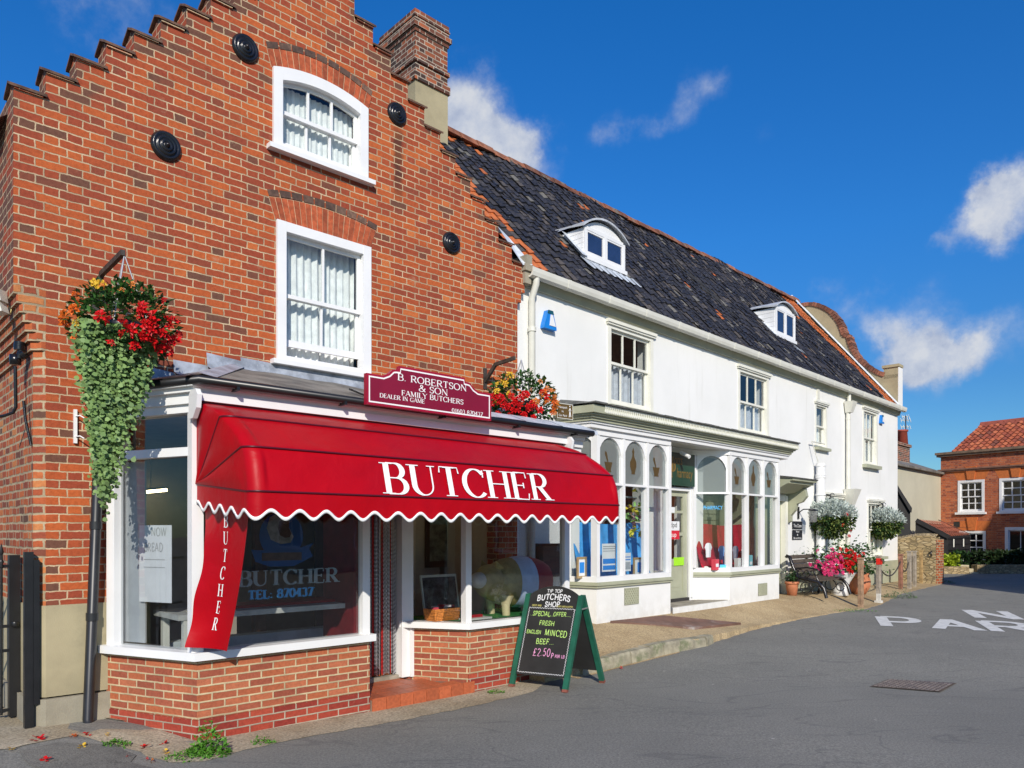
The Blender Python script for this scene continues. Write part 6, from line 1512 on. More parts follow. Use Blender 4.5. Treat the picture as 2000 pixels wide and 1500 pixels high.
# alarm boxes
def alarm(px, py, sc_, label):
    s, z = B.pix(px, py, 0); o = thing('alarm_box', B.P(s, 0, z-.16*sc_), label, 'alarm box')
    P_ = [(-.16, -.15), (.16, -.15), (.155, -.10), (.06, .17), (-.06, .17), (-.155, -.10)]
    mb = MB(B); mb.prism([(s+x*sc_, z+y*sc_) for x, y in P_], 0, .10*sc_); mb.build('case', M('alarm blue', (.01, .2, .62), .35, .05), o)
    mb = MB(B); mb.prism([(s+x*sc_, z+y*sc_) for x, y in ((-.03, -.09), (.13, -.09), (.05, .1), (.0, .1))], .1*sc_, .108*sc_); mb.build('panel', m_white, o)
    mb = MB(B); mb.prism([(s+x*sc_, z+y*sc_) for x, y in ((-.06, .172), (.06, .172), (.085, .11), (-.085, .11))], .1*sc_-.002, .106*sc_); mb.build('cap', M('alarm teal', (.01, .09, .12), .35), o)
alarm(1067, 628, .85, 'blue and white alarm box on the white wall near the brick house'); alarm(1719, 820, .75, 'small blue alarm box high at the far right corner of the white house')
# pipes
def pipe(name, pts, r, mt, label, collars=(), hopper=None, cat='drainpipe'):
    o = thing(name, pts[-1], label, cat); mb = MB(B); mb.tube(pts, r, 10); mb.build('pipe', mt, o)
    for c in collars: mb = MB(B); mb.tube([c-Vector((0, 0, .03)), c+Vector((0, 0, .03))], r*1.25, 10); mb.build('pipe_collar', mt, o)
    if hopper is not None:
        h = hopper; mb = MB(B); vs = [h+B.d*a+B.n*b+Vector((0, 0, c)) for c, k in ((.16, .15), (-.12, .07)) for a, b in ((-k, -.06), (k, -.06), (k, k+.02), (-k, k+.02))]
        mb.mesh(vs, [(0, 1, 5, 4), (1, 2, 6, 5), (2, 3, 7, 6), (3, 0, 4, 7), (0, 3, 2, 1), (4, 5, 6, 7)]); mb.build('hopper', mt, o)
    return o
s = B.pix(1038, 600, .06)[0]
pipe('drainpipe', [B.P(s-.02, .17, 5.42), B.P(s-.02, .17, 5.33), B.P(s, .07, 5.15), B.P(s, .07, .5)], .05, m_offwhite, 'pale drainpipe at the left end of the white house beside the brick gable', [B.P(s, .07, 4.7), B.P(s, .07, 3.0)])
s = 12.42
pipe('drainpipe', [B.P(s, .10, 5.4), B.P(s, .10, 5.2)], .05, m_offwhite, 'pale downpipe with hopper head right of the narrow upper window of white house', [B.P(s, .08, 4.75), B.P(s, .08, 2.95)], B.P(s, .09, 5.02))
mb = MB(B); mb.tube([B.P(s, .08, 5.0), B.P(s, .08, 2.9)], .055, 10); mb.tube([B.P(s, .08, 2.7), B.P(s, .08, .5)], .05, 10); mb.build('lower_pipe', m_offwhite, [o for o in HW.children][0] if False else bpy.data.objects['drainpipe.002'])
h = B.P(s+.05, .1, 2.72); mb = MB(B); vs = [h+B.d*a+B.n*b+Vector((0, 0, c)) for c, k in ((.2, .22), (-.2, .1)) for a, b in ((-k, -.08), (k, -.08), (k, k), (-k, k))]
mb.mesh(vs, [(0, 1, 5, 4), (1, 2, 6, 5), (2, 3, 7, 6), (3, 0, 4, 7), (0, 3, 2, 1), (4, 5, 6, 7)]); mb.build('lower_hopper', m_offwhite, bpy.data.objects['drainpipe.002'])
s, z = B.pix(1603, 905, .16); z2 = B.pix(1603, 985, .16)[1]
o = thing('vent_pipe', B.P(s, .16, z2), 'thick white capped vent pipe on the white wall above the bench basket', 'vent pipe')
mb = MB(B); mb.tube([B.P(s, .16, z2-1.4), B.P(s, .16, z)], .10, 14); mb.build('pipe', m_white, o)
for zz in (z-.05, z-.28, z-.33, z-.75): mb = MB(B); mb.tube([B.P(s, .16, zz-.02), B.P(s, .16, zz+.02)], .118, 14); mb.build('pipe_collar', m_white, o)
mb = MB(B); mb.tube([B.P(s-.4, .1, z+.5), B.P(s+.4, .1, z+.5)], .014, 6); mb.tube([B.P(s-.38, .1, z+.5), B.P(s-.12, .15, z+.02)], .012, 6); mb.build('stay_wire', m_offwhite, o)
mb = MB(B); s_, z_ = B.pix(1597, 770, 0); mb.box(s_-.08, s_+.08, 0, .02, z_-.14, z_+.16); mb.box(s_-.06, s_+.06, .02, .026, z_-.11, z_+.13); o = mb.build('wall_vent', m_offwhite); tag(o, 'small pale wall vent plate just below the eaves of the white house', 'vent')

# canopy door beside the pharmacy
mb = MB(B); s0, s1 = 7.95, 8.85
mb.box(s0+.02, s0+.14, -.1, .06, .4, 2.62); mb.box(s1-.14, s1-.02, -.1, .06, .4, 2.62); mb.box(s0+.14, s1-.14, -.1, .05, 2.5, 2.62)
dd = mb.build('side_door', m_cream, HW)
mb = MB(B); mb.box(s0+.14, s1-.14, -.09, -.05, .45, 2.5); mb.box(s0+.24, s1-.24, -.05, -.04, .6, 1.3); mb.box(s0+.24, s1-.24, -.05, -.04, 1.45, 2.35); mb.build('door_leaf', m_sage, dd)
zc = B.pix(1560, 940, .55)[1]
mb = MB(B); mb.prism_s([(0, zc-.25), (.2, zc-.22), (.42, zc-.1), (.5, zc-.06), (.55, zc-.06), (.55, zc-.01), (.62, zc), (.62, zc+.05), (0, zc+.12)], s0-.15, s1+.2); mb.build('canopy', m_sage, dd)
mb = MB(B); mb.prism_s([(0, zc+.1), (.64, zc+.04), (.64, zc+.07), (0, zc+.16)], s0-.18, s1+.23); mb.build('canopy_slate', M('canopy slate', (.07, .07, .06), .8, .3), dd)
for s in (s1+.02,): mb = MB(B); mb.prism_s([(0, zc-.25), (.42, zc-.12), (.46, zc-.3), (.36, zc-.42), (.24, zc-.46), (.2, zc-.6), (.1, zc-.72), (.1, zc-.85), (0, zc-.9)], s, s+.12); mb.build('scroll_bracket', m_sage, dd)
# slate signs
for (px0, py0, px1, py1, txts, lab) in ((1548, 1018, 1567, 1033, ['The Close'], 'small upper slate sign with white script beside the canopy door'), (1548, 1035, 1567, 1054, ['Bed', '&', 'Breakfast'], 'black slate sign reading Bed & Breakfast on the white wall')):
    o, a, b, z0, z1 = notice(px0, py0, px1, py1, .02, M('slate sign', (.02, .022, .028), .5, .1), lab, 'slate_sign', 'sign')
    for i, t_ in enumerate(txts):
        n = len(txts); w_ = (b-a)*(.8 if len(t_) > 4 else .3 if len(t_) > 1 else .12); mapped_font(t_, B, (a+b)/2-w_/2, lerp(z1, z0, (i+.78)/n), .023, (z1-z0)*(.62 if n == 1 else .27), m_letter, 'lettering', o, w_)
# coach lamp
s, z = B.pix(1558, 1000, .0); o = thing('coach_lamp', B.P(s, 0, z), 'black coach lamp with glass jar shade on the wall beside silver leaved basket', 'lamp')
mb = MB(B); mb.box(s-.03, s+.03, 0, .03, z-.16, z+.12); mb.tube([B.P(s, .02, z-.02), B.P(s+.03, .12, z+.06), B.P(s+.05, .34, z+.06)], .014, 6); mb.lathe(B.P(s+.05, .34, z-.0), [(.03, .07), (.10, .04), (.115, .02)], 12); mb.build('bracket', m_blackmetal, o)
mb = MB(B); mb.lathe(B.P(s+.05, .34, z-.24), [(.06, 0), (.075, .02), (.10, .25)], 12); mb.build('glass_shade', glass_mat('lamp glass', (.7, .7, .7), 1., dirt=.25), o)

# silver baskets on scroll brackets
def scroll_bracket(s, z, L, label):
    o = thing('basket_bracket', B.P(s, 0, z-.45), label, 'bracket'); mb = MB(B); mb.box(s-.014, s+.014, 0, .012, z-.42, z+.06); mb.build('wall_plate', m_blackmetal, o)
    mb = MB(B); mb.tube([B.P(s, .01, z), B.P(s, L, z-.12)], .012, 6); mb.tube([B.P(s, .01, z-.36), B.P(s, L*.35, z-.22), B.P(s, L*.7, z-.2), B.P(s, L, z-.14)], .009, 6)
    mb.tube([B.P(s, L+.05*math.cos(a), z-.10+.05*math.sin(a)) for a in [k*.5 for k in range(12)]], .009, 6); mb.tube([B.P(s, L*.5+.06*math.cos(a), z-.14+.05*math.sin(a)) for a in [k*.5 for k in range(12)]], .008, 6); mb.build('scroll_arm', m_blackmetal, o)
    return o
def silver_basket(c, hook, rad, label, seed, sp):
    rng = random.Random(seed); o = thing('hanging_basket', c, label, 'hanging basket', 'silver leaved baskets on the white house')
    mb = MB(B); mb.lathe(c, [(.05, -.25), (.2, -.18), (.27, 0)], 14); mb.build('basket', m_blackmetal, o); mb = MB(B); chains(mb, hook, c, .22); mb.build('chain', m_blackmetal, o)
    mb = MB(B); P = []
    for _ in range(2000):
        v = Vector((rng.gauss(0, 1), rng.gauss(0, 1), abs(rng.gauss(0, 1)))).normalized()*rad*rng.uniform(.55, 1.05); v.z = v.z*.75-.02; P.append(c+v)
    leaves(mb, P, .10, rng, 0, droop=.0, elong=2.4, outward=c-Vector((0, 0, .25))); mb.build('silver_foliage', m_silver, o)
    mb = MB(B); P = []
    for _ in range(2200):
        v = Vector((rng.gauss(0, 1), rng.gauss(0, 1), -abs(rng.gauss(0, 1)))).normalized()*rad*rng.uniform(.5, 1.0); v.z = v.z*.95+.02; P.append(c+v)
    leaves(mb, P[:1200], .075, rng, 0, droop=.6, outward=c); leaves(mb, P[1200:], .075, rng, 1, droop=.6, outward=c); mb.build('green_foliage', [m_olive, m_leafdark], o)
    mb = MB(B)
    for d in sp: flower(mb, c+B.d*d[0]*rad+B.n*d[1]*rad+Vector((0, 0, d[2]*rad)), .045, rng)
    mb.build('blossom', m_fred, o); return o
Yb = B.P(10.4, .55, 0).y
c = along(1622, 1010, 18.0); s_, t_, z_ = B.inv(c); scroll_bracket(s_-.02, B.pix(1597, 955, 0.5)[1], t_+.05, 'black scroll bracket over the bench carrying the large silver basket')
silver_basket(c, Vector((c.x, c.y, B.pix(1597, 955, .5)[1]-.12)), .56, 'large silver leaved hanging basket above the garden bench', 21, [(-.35, .8, .1), (-.45, .7, -.35), (.55, .8, .2), (.2, .7, -.8), (-.1, .85, -.6)])
c = along(1724, 1020, 21.3); s_, t_, z_ = B.inv(c); scroll_bracket(s_-.05, B.pix(1700, 973, .5)[1], t_+.05, 'black scroll bracket carrying the silver basket nearest the far corner')
silver_basket(c, Vector((c.x, c.y, B.pix(1700, 973, .5)[1]-.12)), .53, 'silver leaved hanging basket by the far corner of the white house', 22, [(.95, .2, .0), (.9, .3, -.15)])
# footpath sign
sx0, zz0 = B.pix(1088, 818, .9); FS = thing('footpath_sign', along(1104, 818, 10.55), 'brown footpath sign with a white walking figure beside the right begonia basket', 'sign')
Ff = SubF(along(1088, 800, 10.55), along(1119, 800, 10.75)-along(1088, 800, 10.55))
p0, p1 = Ff.pix(1088, 816, 0), Ff.pix(1119, 822, 0); zT = Ff.pix(1088, 786, 0)[1]
mb = MB(Ff); mb.box(p0[0], p1[0], -.02, 0, p0[1], zT); mb.build('panel', M('sign brown', (.11, .065, .015), .5, .08), FS)
mb = MB(Ff)
for a, b, c_, d in ((p0[0], p1[0], p0[1], p0[1]+.008), (p0[0], p1[0], zT-.008, zT), (p0[0], p0[0]+.008, p0[1]+.008, zT-.008), (p1[0]-.008, p1[0], p0[1]+.008, zT-.008)): mb.box(a, b, 0, .002, c_, d)
mb.build('border', m_offwhite, FS); w_ = p1[0]-p0[0]; h_ = zT-p0[1]
for t_, f in (('Footpath', .68), ('to', .42), ('Car Park', .14)): mapped_font(t_, Ff, p0[0]+w_*(.1 if t_ != 'to' else .28), p0[1]+h_*f, .003, h_*.2, m_letter, 'lettering', FS, w_*(.52 if t_ != 'to' else .12))
mb = MB(Ff); X, Z = p0[0]+w_*.8, p0[1]+h_*.14
for a, b, k in (((0, .42), (.0, .62), .09), ((0, .42), (-.07, 0), .05), ((0, .42), (.08, .02), .05), ((0, .6), (-.09, .4), .035), ((0, .6), (.1, .42), .035)): mb.bar(Ff.P(X+a[0]*h_, .003, Z+a[1]*h_), Ff.P(X+b[0]*h_, .003, Z+b[1]*h_), .003, k*h_)
mb.lathe(Ff.P(X, .003, Z+.72*h_), [(0, .001), (.05*h_, .001), (.05*h_, 0)], 10, 0, 'n', Ff); mb.build('walking_figure', m_letter, FS)
q = B.P(B.inv(along(1088, 800, 10.55))[0], 0, zT-.1); mb = MB(B); mb.bar(q, along(1090, 800, 10.56), .02, .02); mb.build('wall_bar', m_blackmetal, FS)

# ------------------------------------------------------------------ sandwich board
fl, fr, br = gpix(995, 1341), gpix(1108, 1353), gpix(1180, 1335); bl = fl+(br-fr)
SB = thing('sandwich_board', (fl+br)/2, 'green framed chalk sandwich board for the butcher standing on the road', 'sandwich board')
upz = 1.07; tl = fl+(bl-fl)*.44+Vector((0, 0, upz)); tr = fr+(br-fr)*.44+Vector((0, 0, upz))
dx = (fr-fl).normalized()
def sbpanel(L, Rr, TL, TR, out, seed):
    up = ((TL+TR)/2-(L+Rr)/2); upn = up.normalized(); nn = dx.cross(upn).normalized()
    if nn.dot(out) < 0: nn = -nn
    return upn, nn, up.length
upn, nn, UL = sbpanel(fl, fr, tl, tr, -(br-fr), 1)
Wd = (fr-fl).length
def PB(x, y, l=0.): return fl+dx*x+upn*y+nn*l        # board coordinates
for x0 in (0, Wd-.06):
    mb = MB(); vs = [PB(x, y, l) for y in (0.03, UL) for x, l in ((x0, -.02), (x0+.06, -.02), (x0+.06, .025), (x0, .025))]; mb.mesh(vs, [(0,1,2,3),(7,6,5,4),(0,4,5,1),(1,5,6,2),(2,6,7,3),(3,7,4,0)]); mb.build('leg', m_green, SB)
    mb = MB(); vs = [PB(x, y, l) for y in (-.0, .032) for x, l in ((x0-.001, -.021), (x0+.061, -.021), (x0+.061, .026), (x0-.001, .026))]; mb.mesh(vs, [(0,1,2,3),(7,6,5,4),(0,4,5,1),(1,5,6,2),(2,6,7,3),(3,7,4,0)]); mb.build('foot', M('worn foot', (.2, .06, .04), .8, .3), SB)
bx0, bx1, by0, by1 = .06, Wd-.06, .155, UL-.0
ar = arch_pts(bx0, bx1, by1, .105, 16); outl = [(bx0, by0), (bx1, by0)]+ar[::-1]
mb = MB(); n = len(outl); vs = [PB(x, y, .012) for x, y in outl]+[PB(x, y, -.004) for x, y in outl]; mb.mesh(vs, [list(range(n)), list(range(2*n-1, n-1, -1))]+[(i, (i+1) % n, n+(i+1) % n, n+i) for i in range(n)]); mb.build('chalk_panel', m_board, SB)
bup, bnn, BUL = sbpanel(bl, br, tl, tr, (br-fr), 2)
for x0 in (0, Wd-.06):
    mb = MB(); vs = [bl+dx*x+bup*y+bnn*l for y in (.03, BUL*.995) for x, l in ((x0, -.0), (x0+.06, -.0), (x0+.06, .045), (x0, .045))]; mb.mesh(vs, [(0,1,2,3),(7,6,5,4),(0,4,5,1),(1,5,6,2),(2,6,7,3),(3,7,4,0)]); mb.build('leg', m_green, SB)
    mb = MB(); vs = [bl+dx*x+bup*y+bnn*l for y in (0, .032) for x, l in ((x0-.001, -.001), (x0+.061, -.001), (x0+.061, .046), (x0-.001, .046))]; mb.mesh(vs, [(0,1,2,3),(7,6,5,4),(0,4,5,1),(1,5,6,2),(2,6,7,3),(3,7,4,0)]); mb.build('foot', bpy.data.materials['worn foot'], SB)
mb = MB(); vs = [bl+dx*x+bup*y+bnn*l for y in (.16, BUL*.98) for x, l in ((.06, .012), (Wd-.06, .012), (Wd-.06, .026), (.06, .026))]; mb.mesh(vs, [(0,1,2,3),(7,6,5,4),(0,4,5,1),(1,5,6,2),(2,6,7,3),(3,7,4,0)]); mb.build('back_panel', m_board, SB)
mb = MB(); mb.bar(PB(Wd+.004, UL*.86), br+bup*(BUL*.86)+bnn*.02, .006, .016); mb.build('stay', M('steel stay', (.5, .5, .48), .35, .1, metal=.7), SB)
def chalk(txt, xc, y, h, cond, thick, mt, name, jit=.05, tilt=0., arcr=0., seed=3):
    q = text_quads(txt, 0, 0, h, thick, thick, False, cond, .06, jit, seed); wd = text_width(txt, cond, .06)*h; mb = MB()
    put_text(mb, q, lambda x, yy, l: PB(xc-wd/2+x, y+yy+tilt*(x-wd/2)-arcr*(x-wd/2)**2, .0125+l), .001); mb.build(name, mt, SB)
m_chw, m_chg, m_chp, m_chy = M('white chalk', (.75, .76, .78), .9, .1, 40), M('green chalk', (.5, .78, .2), .9, .12, 40), M('pink chalk', (.8, .35, .6), .9, .12, 40), M('yellow chalk', (.55, .5, .15), .9, .2, 60)
cx = (bx0+bx1)/2; U = UL
chalk('TIP TOP', cx, U+.022, .04, 1.05, .15, m_chw, 'chalk_title'); chalk('BUTCHERS', cx, U-.062, .068, 1., .16, m_chw, 'chalk_title', arcr=.45); chalk('SHOP', cx, U-.148, .062, 1., .16, m_chw, 'chalk_title')
chalk('DEBIT AND', bx0+.11, U-.147, .022, .85, .14, m_chy, 'chalk_line'); chalk('CREDIT CARDS ACCEPTED', bx1-.155, U-.147, .018, .72, .14, m_chy, 'chalk_line')
chalk('..SPECIAL...', cx-.11, U-.26, .054, .85, .11, m_chg, 'chalk_line'); chalk('OFFER....', cx+.15, U-.255, .05, .85, .11, m_chg, 'chalk_line')
chalk('FRESH', cx-.03, U-.37, .055, .95, .11, m_chg, 'chalk_line', tilt=-.02); chalk('ENGLISH', cx-.18, U-.475, .045, .8, .11, m_chg, 'chalk_line', tilt=-.03); chalk('MINCED', cx+.11, U-.49, .07, .85, .1, m_chg, 'chalk_line', tilt=-.06)
chalk('BEEF...', cx-.01, U-.59, .062, .95, .11, m_chg, 'chalk_line'); chalk('£2.50', cx-.03, U-.73, .088, .82, .085, m_chp, 'chalk_price', tilt=.02); chalk('P', cx+.115, U-.745, .06, .8, .11, m_chp, 'chalk_price'); chalk('PER LB', cx+.21, U-.735, .034, .85, .13, m_chp, 'chalk_price')
mb = MB(); bo = [(bx0+.02, by0+.03), (bx1-.02, by0+.03), (bx1-.02, U-.165), (bx0+.02, U-.165)]
qs = []
for i in range(4): qs += wavy(*bo[i], *bo[(i+1) % 4], 26 if i % 2 else 18, .006, .0042)
put_text(mb, qs, lambda x, y, l: PB(x, y, .0125+l), .001); mb.build('chalk_border', m_chw, SB)

# ------------------------------------------------------------------ road furniture
def ground_quad(name, pix, mt, lift, label, cat, thick=.01):
    pts = [gpix(*p) for p in pix]; mb = MB(); top = [p+Vector((0, 0, lift)) for p in pts]; n = len(pts); lo = [p-Vector((0, 0, .02)) for p in pts]
    mb.mesh(top+lo, [list(range(n))]+[(i, (i+1) % n, n+(i+1) % n, n+i) for i in range(n)]); o = mb.build(name, mt); return tag(o, label, cat)
mh = thing('manhole_cover', gpix(1783, 1340), 'rusty patterned iron manhole cover set in the tarmac road', 'manhole cover')
mc = [gpix(*p) for p in ((1699, 1342), (1837, 1353), (1869, 1335), (1735, 1326))]; zq = sum(p.z for p in mc)/4
mb = MB(); mb.mesh([Vector((p.x, p.y, zq+.006)) for p in mc], [(0, 1, 2, 3)]); mb.build('frame', M('iron frame', (.10, .075, .05), .8, .3), mh)
cen = sum(mc, Vector())/4; mi = [cen+(p-cen)*.94 for p in mc]; mb = MB(); mb.mesh([Vector((p.x, p.y, zq+.009)) for p in mi], [(0, 1, 2, 3)]); mb.build('lid', M('rusty iron lid', (.085, .06, .055), .75, .4, 7, .3, 60), mh)
mb = MB(); e1, e2 = (mi[1]-mi[0]), (mi[3]-mi[0])
for i in range(14):
    for j in range(9):
        a, b = (i+.15)/14, (i+.8)/14; c_, d = (j+.2)/9, (j+.75)/9
        P_ = lambda u, v, z: Vector(((mi[0]+e1*u+e2*v).x, (mi[0]+e1*u+e2*v).y, z)); vs = [P_(u, v, z) for z in (zq+.0095, zq+.015) for u, v in ((a, c_), (b, c_), (b, d), (a, d))]; mb.mesh(vs, [(4,5,6,7),(0,1,5,4),(1,2,6,5),(2,3,7,6),(3,0,4,7)])
mb.build('tread_pattern', M('worn iron stud', (.17, .14, .12), .5, .4, 20), mh)
# cellar hatch plate on the pavement
hp = [(1192, 1217), (1356, 1230), (1447, 1220), (1298, 1206)]
def pavepix(px, py):
    z = .3
    for _ in range(25):
        Y = FPX*(CAMH-z)/(py-HY); p = Vector(((px-CX)/FPX*Y, Y, 0)); s, t, _q = B.inv(p); z = pave_z(s, max(0, t))
    return Vector((p.x, p.y, z))
pp = [pavepix(*p) for p in hp]; mb = MB(); mb.mesh([p+Vector((0, 0, .035)) for p in pp]+[p-Vector((0, 0, .06)) for p in pp], [(0, 1, 2, 3), (0, 4, 5, 1), (1, 5, 6, 2), (2, 6, 7, 3), (3, 7, 4, 0)])
o = mb.build('cellar_hatch', M('rusty plate', (.16, .085, .06), .7, .25, 2.5, .25, 40, dirt=((.42, .4, .37), .52, .75))); tag(o, 'flat rusty steel cellar hatch plate on the pavement before the pharmacy', 'hatch')
# NO PARKING
up_ = Vector((.37, .93, 0)); ba = Vector((.93, -.37, 0)); PK = thing('road_marking', gpix(1850, 1215), 'white NO PARKING lettering painted on the tarmac at the right', 'road marking')
o0 = gpix(1727, 1223); o1 = gpix(1912, 1207)
m_paint = M('road paint', (.6, .6, .57), .8, .12, 9, .2, 60, dirt=((.25, .25, .24), .6, .6))
def roadtext(txt, org, h, cond, track):
    mb = MB(); q = text_quads(txt, 0, 0, h, .15, .15, False, cond, track)
    def f(x, y, l): p = org+ba*x+up_*y; return Vector((p.x, p.y, gz(p.x, p.y)+.006+l))
    put_text(mb, q, f, .0); mb.build('lettering', m_paint, PK)
ha = 1.35
for _c, _x, _k in (('P', .02, .92), ('A', .93, .68), ('R', 1.68, .95), ('K', 2.45, .95), ('I', 3.3, .9), ('N', 3.75, .9), ('G', 4.75, .9)): roadtext(_c, o0+ba*(-.15+_x), ha, _k, 0)
for _i, (_c, _k) in enumerate((('N', .8), ('O', .8))): roadtext(_c, o1+ba*(-.12+1.15*_i), ha, _k, 0)

# wooden posts and chains at the kerb
POSTS = [((1681, 1187), 1089, 22), ((1716, 1178), 1085, 20), ((1759, 1153), 1082, 17), ((1776, 1151), 1076, 17), ((1786, 1147), 1076, 15), ((1799, 1141), 1074, 14)]
m_post = M('weathered post', (.36, .23, .14), .85, .3, 9, .5, 25, dirt=((.2, .15, .11), .5, .6)); m_post2 = M('silvered post', (.34, .29, .23), .85, .25, 9, .5, 25)
LBL = ['brown weathered wooden post nearest the bench, leftmost of the kerb posts', 'grey wooden post with a red reflector and a white concrete foot', 'short reddish wooden post with a flat cap after the reflector post', 'broad grey wooden post before the stone wall', 'pale wooden post half hidden behind the broad grey post', 'ochre wooden post closest to the rubble stone wall']
PO = []
for (base, ytop, wp), lab, mt in zip(POSTS, LBL, (m_post, m_post2, M('red post', (.3, .14, .09), .85, .3, 9, .5, 25), m_post2, m_post2, M('ochre post', (.4, .27, .12), .85, .3, 9, .5, 25))):
    p = gpix(*base); h = CAMH+(HY-ytop)/FPX*p.y-p.z; w_ = wp/FPX*p.y*.38; o = thing('wooden_post', p, lab, 'post', 'wooden posts along the kerb')
    mb = MB(B); s, t, z = B.inv(p)
    z00 = z-.03
    if 'reflector' in lab and 'grey wooden post with' in lab: mb.box(s-w_*.8, s+w_*.8, t-w_*.8, t+w_*.8, z-.03, z+.06); mb.box(s-w_*.46, s+w_*.46, t-w_*.46, t+w_*.46, z+.06, z+.22); mb.build('concrete_foot', M('white concrete', (.6, .58, .52), .85, .15, 9, .3), o); mb = MB(B); z00 = z+.22
    mb.box(s-w_/2, s+w_/2, t-w_/2, t+w_/2, z00, z+h-.03)
    for k in (-.3, -.1, .1, .3): mb.box(s+w_*(k-.055), s+w_*(k+.055), t+w_/2, t+w_/2+.008, z00+.12, z+h-.13); mb.box(s-w_/2-.008, s-w_/2, t+w_*(k-.055), t+w_*(k+.055), z00+.12, z+h-.13)
    mb.build('shaft', mt, o); mb = MB(B); mb.box(s-w_*.68, s+w_*.68, t-w_*.68, t+w_*.68, z+h-.03, z+h); mb.build('cap', mt, o)
    if 'concrete foot' in lab: mb = MB(B); mb.box(s-w_/2-.02, s-w_/2-.008, t-.03, t+.05, z+h-.2, z+h-.06); mb.box(s-.04, s+.05, t+w_/2+.009, t+w_/2+.02, z+h-.2, z+h-.06); mb.build('reflector', M('red reflector', (.7, .02, .01), .3, .05), o)
    PO.append((p, h))
for i, (a, b, lab) in enumerate(((1, 2, 'chain hanging between the reflector post and the short reddish post'), (2, 3, 'chain hanging from the short reddish post to the broad grey post'))):
    p, q = PO[a][0]+Vector((0, 0, PO[a][1]*.78)), PO[b][0]+Vector((0, 0, PO[b][1]*.8)); mb = MB(); n = 14
    mb.tube([p.lerp(q, k/n)-Vector((0, 0, .3*4*(k/n)*(1-k/n))) for k in range(n+1)], .016, 6); o = mb.build('post_chain', m_rust); tag(o, lab, 'chain')

# ------------------------------------------------------------------ bench, pots and flowers
bp = pavepix(1588, 1172); sB, tB, zB_ = B.inv(bp); sB0, sB1 = sB-.62, sB+.62
BE = Fr((0, 0), 43.9); BE.o = B.P(sB+.1, .36, 0); zb = bp.z
BN2 = thing('garden_bench', BE.P(0, .3, zb), 'slatted garden bench with black scrolled iron ends against the white wall', 'bench')
m_slat = M('bench slat', (.075, .058, .042), .7, .35, 14, .3, 40)
for e in (-.68, .68):
    mb = MB(BE); Q = lambda t, z: BE.P(e, t, zb+z)
    mb.tube([Q(.72, 0), Q(.66, .2), Q(.55, .33), Q(.3, .38), Q(.1, .42), Q(.0, .62), Q(-.08, .85), Q(-.14, .88), Q(-.16, .84)], .036, 8)
    mb.tube([Q(.0, 0), Q(.06, .18), Q(.12, .40)], .036, 8); mb.tube([Q(.05, .60), Q(.3, .64), Q(.52, .60), Q(.58, .52), Q(.5, .47), Q(.46, .52)], .018, 8); mb.tube([Q(.56, .33), Q(.5, .45), Q(.46, .5)], .016, 8)
    for c_, r in (((.28, .2), .12), ((.5, .16), .09), ((.3, .5), .07), ((.16, .53), .06), ((.42, .52), .05)): mb.tube([Q(c_[0]+r*math.cos(a), c_[1]+r*math.sin(a)) for a in [k*.55 for k in range(12)]], .011, 6)
    mb.build('end_frame', m_blackmetal, BN2)
for k in range(5): mb = MB(BE); t = .12+.105*k; mb.box(-.68, .68, t, t+.085, zb+.40-.012*k+.01*(k == 0), zb+.425-.012*k); mb.build('seat_slat', m_slat, BN2)
for k in range(4):
    mb = MB(BE); z = .52+.095*k; t = .065-.055*k; vs = [BE.P(e, t+a, zb+z+c_) for e in (-.68, .68) for a, c_ in ((0, 0), (.022, .01), (-.012, .085), (-.034, .075))]; mb.mesh(vs, [(0,1,2,3),(7,6,5,4),(0,4,5,1),(1,5,6,2),(2,6,7,3),(3,7,4,0)]); mb.build('back_slat', m_slat, BN2)
# pots
def pot(p, r, h, label, belly=False, nm='plant_pot'):
    o = thing(nm, p, label, 'plant pot'); mb = MB()
    pr = [(0, .0), (r*.68, 0), (r*.92, h*.8), (r*.93, h*.82), (r*1.05, h*.82), (r*1.06, h), (r*.93, h), (r*.88, h*.9), (0, h*.88)] if not belly else [(0, 0), (r*.6, 0), (r*.95, h*.35), (r, h*.6), (r*.86, h*.9), (r*.95, h), (r*.8, h), (r*.75, h*.9), (0, h*.88)]
    mb.lathe(p, pr, 24); mb.build('pot', m_terra, o); return o
p = pavepix(1547, 1180); h = (1180-1153)/FPX*p.y; r = 13/FPX*p.y
o = pot(p, r, h, 'terracotta pot of clipped green plant by the pharmacy corner'); rng = random.Random(31); mb = MB()
leaves(mb, [p+Vector((rng.gauss(0, r*.45), rng.gauss(0, r*.45), h+abs(rng.gauss(0, .1)))) for _ in range(420)], .05, rng); mb.build('plant', m_leafdark, o)
p = pavepix(1676, 1160); h = .5; r = .28
o = pot(p, r, h, 'round bellied terracotta pot behind the leftmost wooden post', True); mb = MB()
leaves(mb, [p+Vector((rng.gauss(0, .2), rng.gauss(0, .2), h+abs(rng.gauss(0, .13)))) for _ in range(520)], .07, rng); mb.build('plant', m_leafdark, o); mb = MB(); flower(mb, p+Vector((-.13, -.2, h+.12)), .05, rng); mb.build('blossom', m_fyel, o)
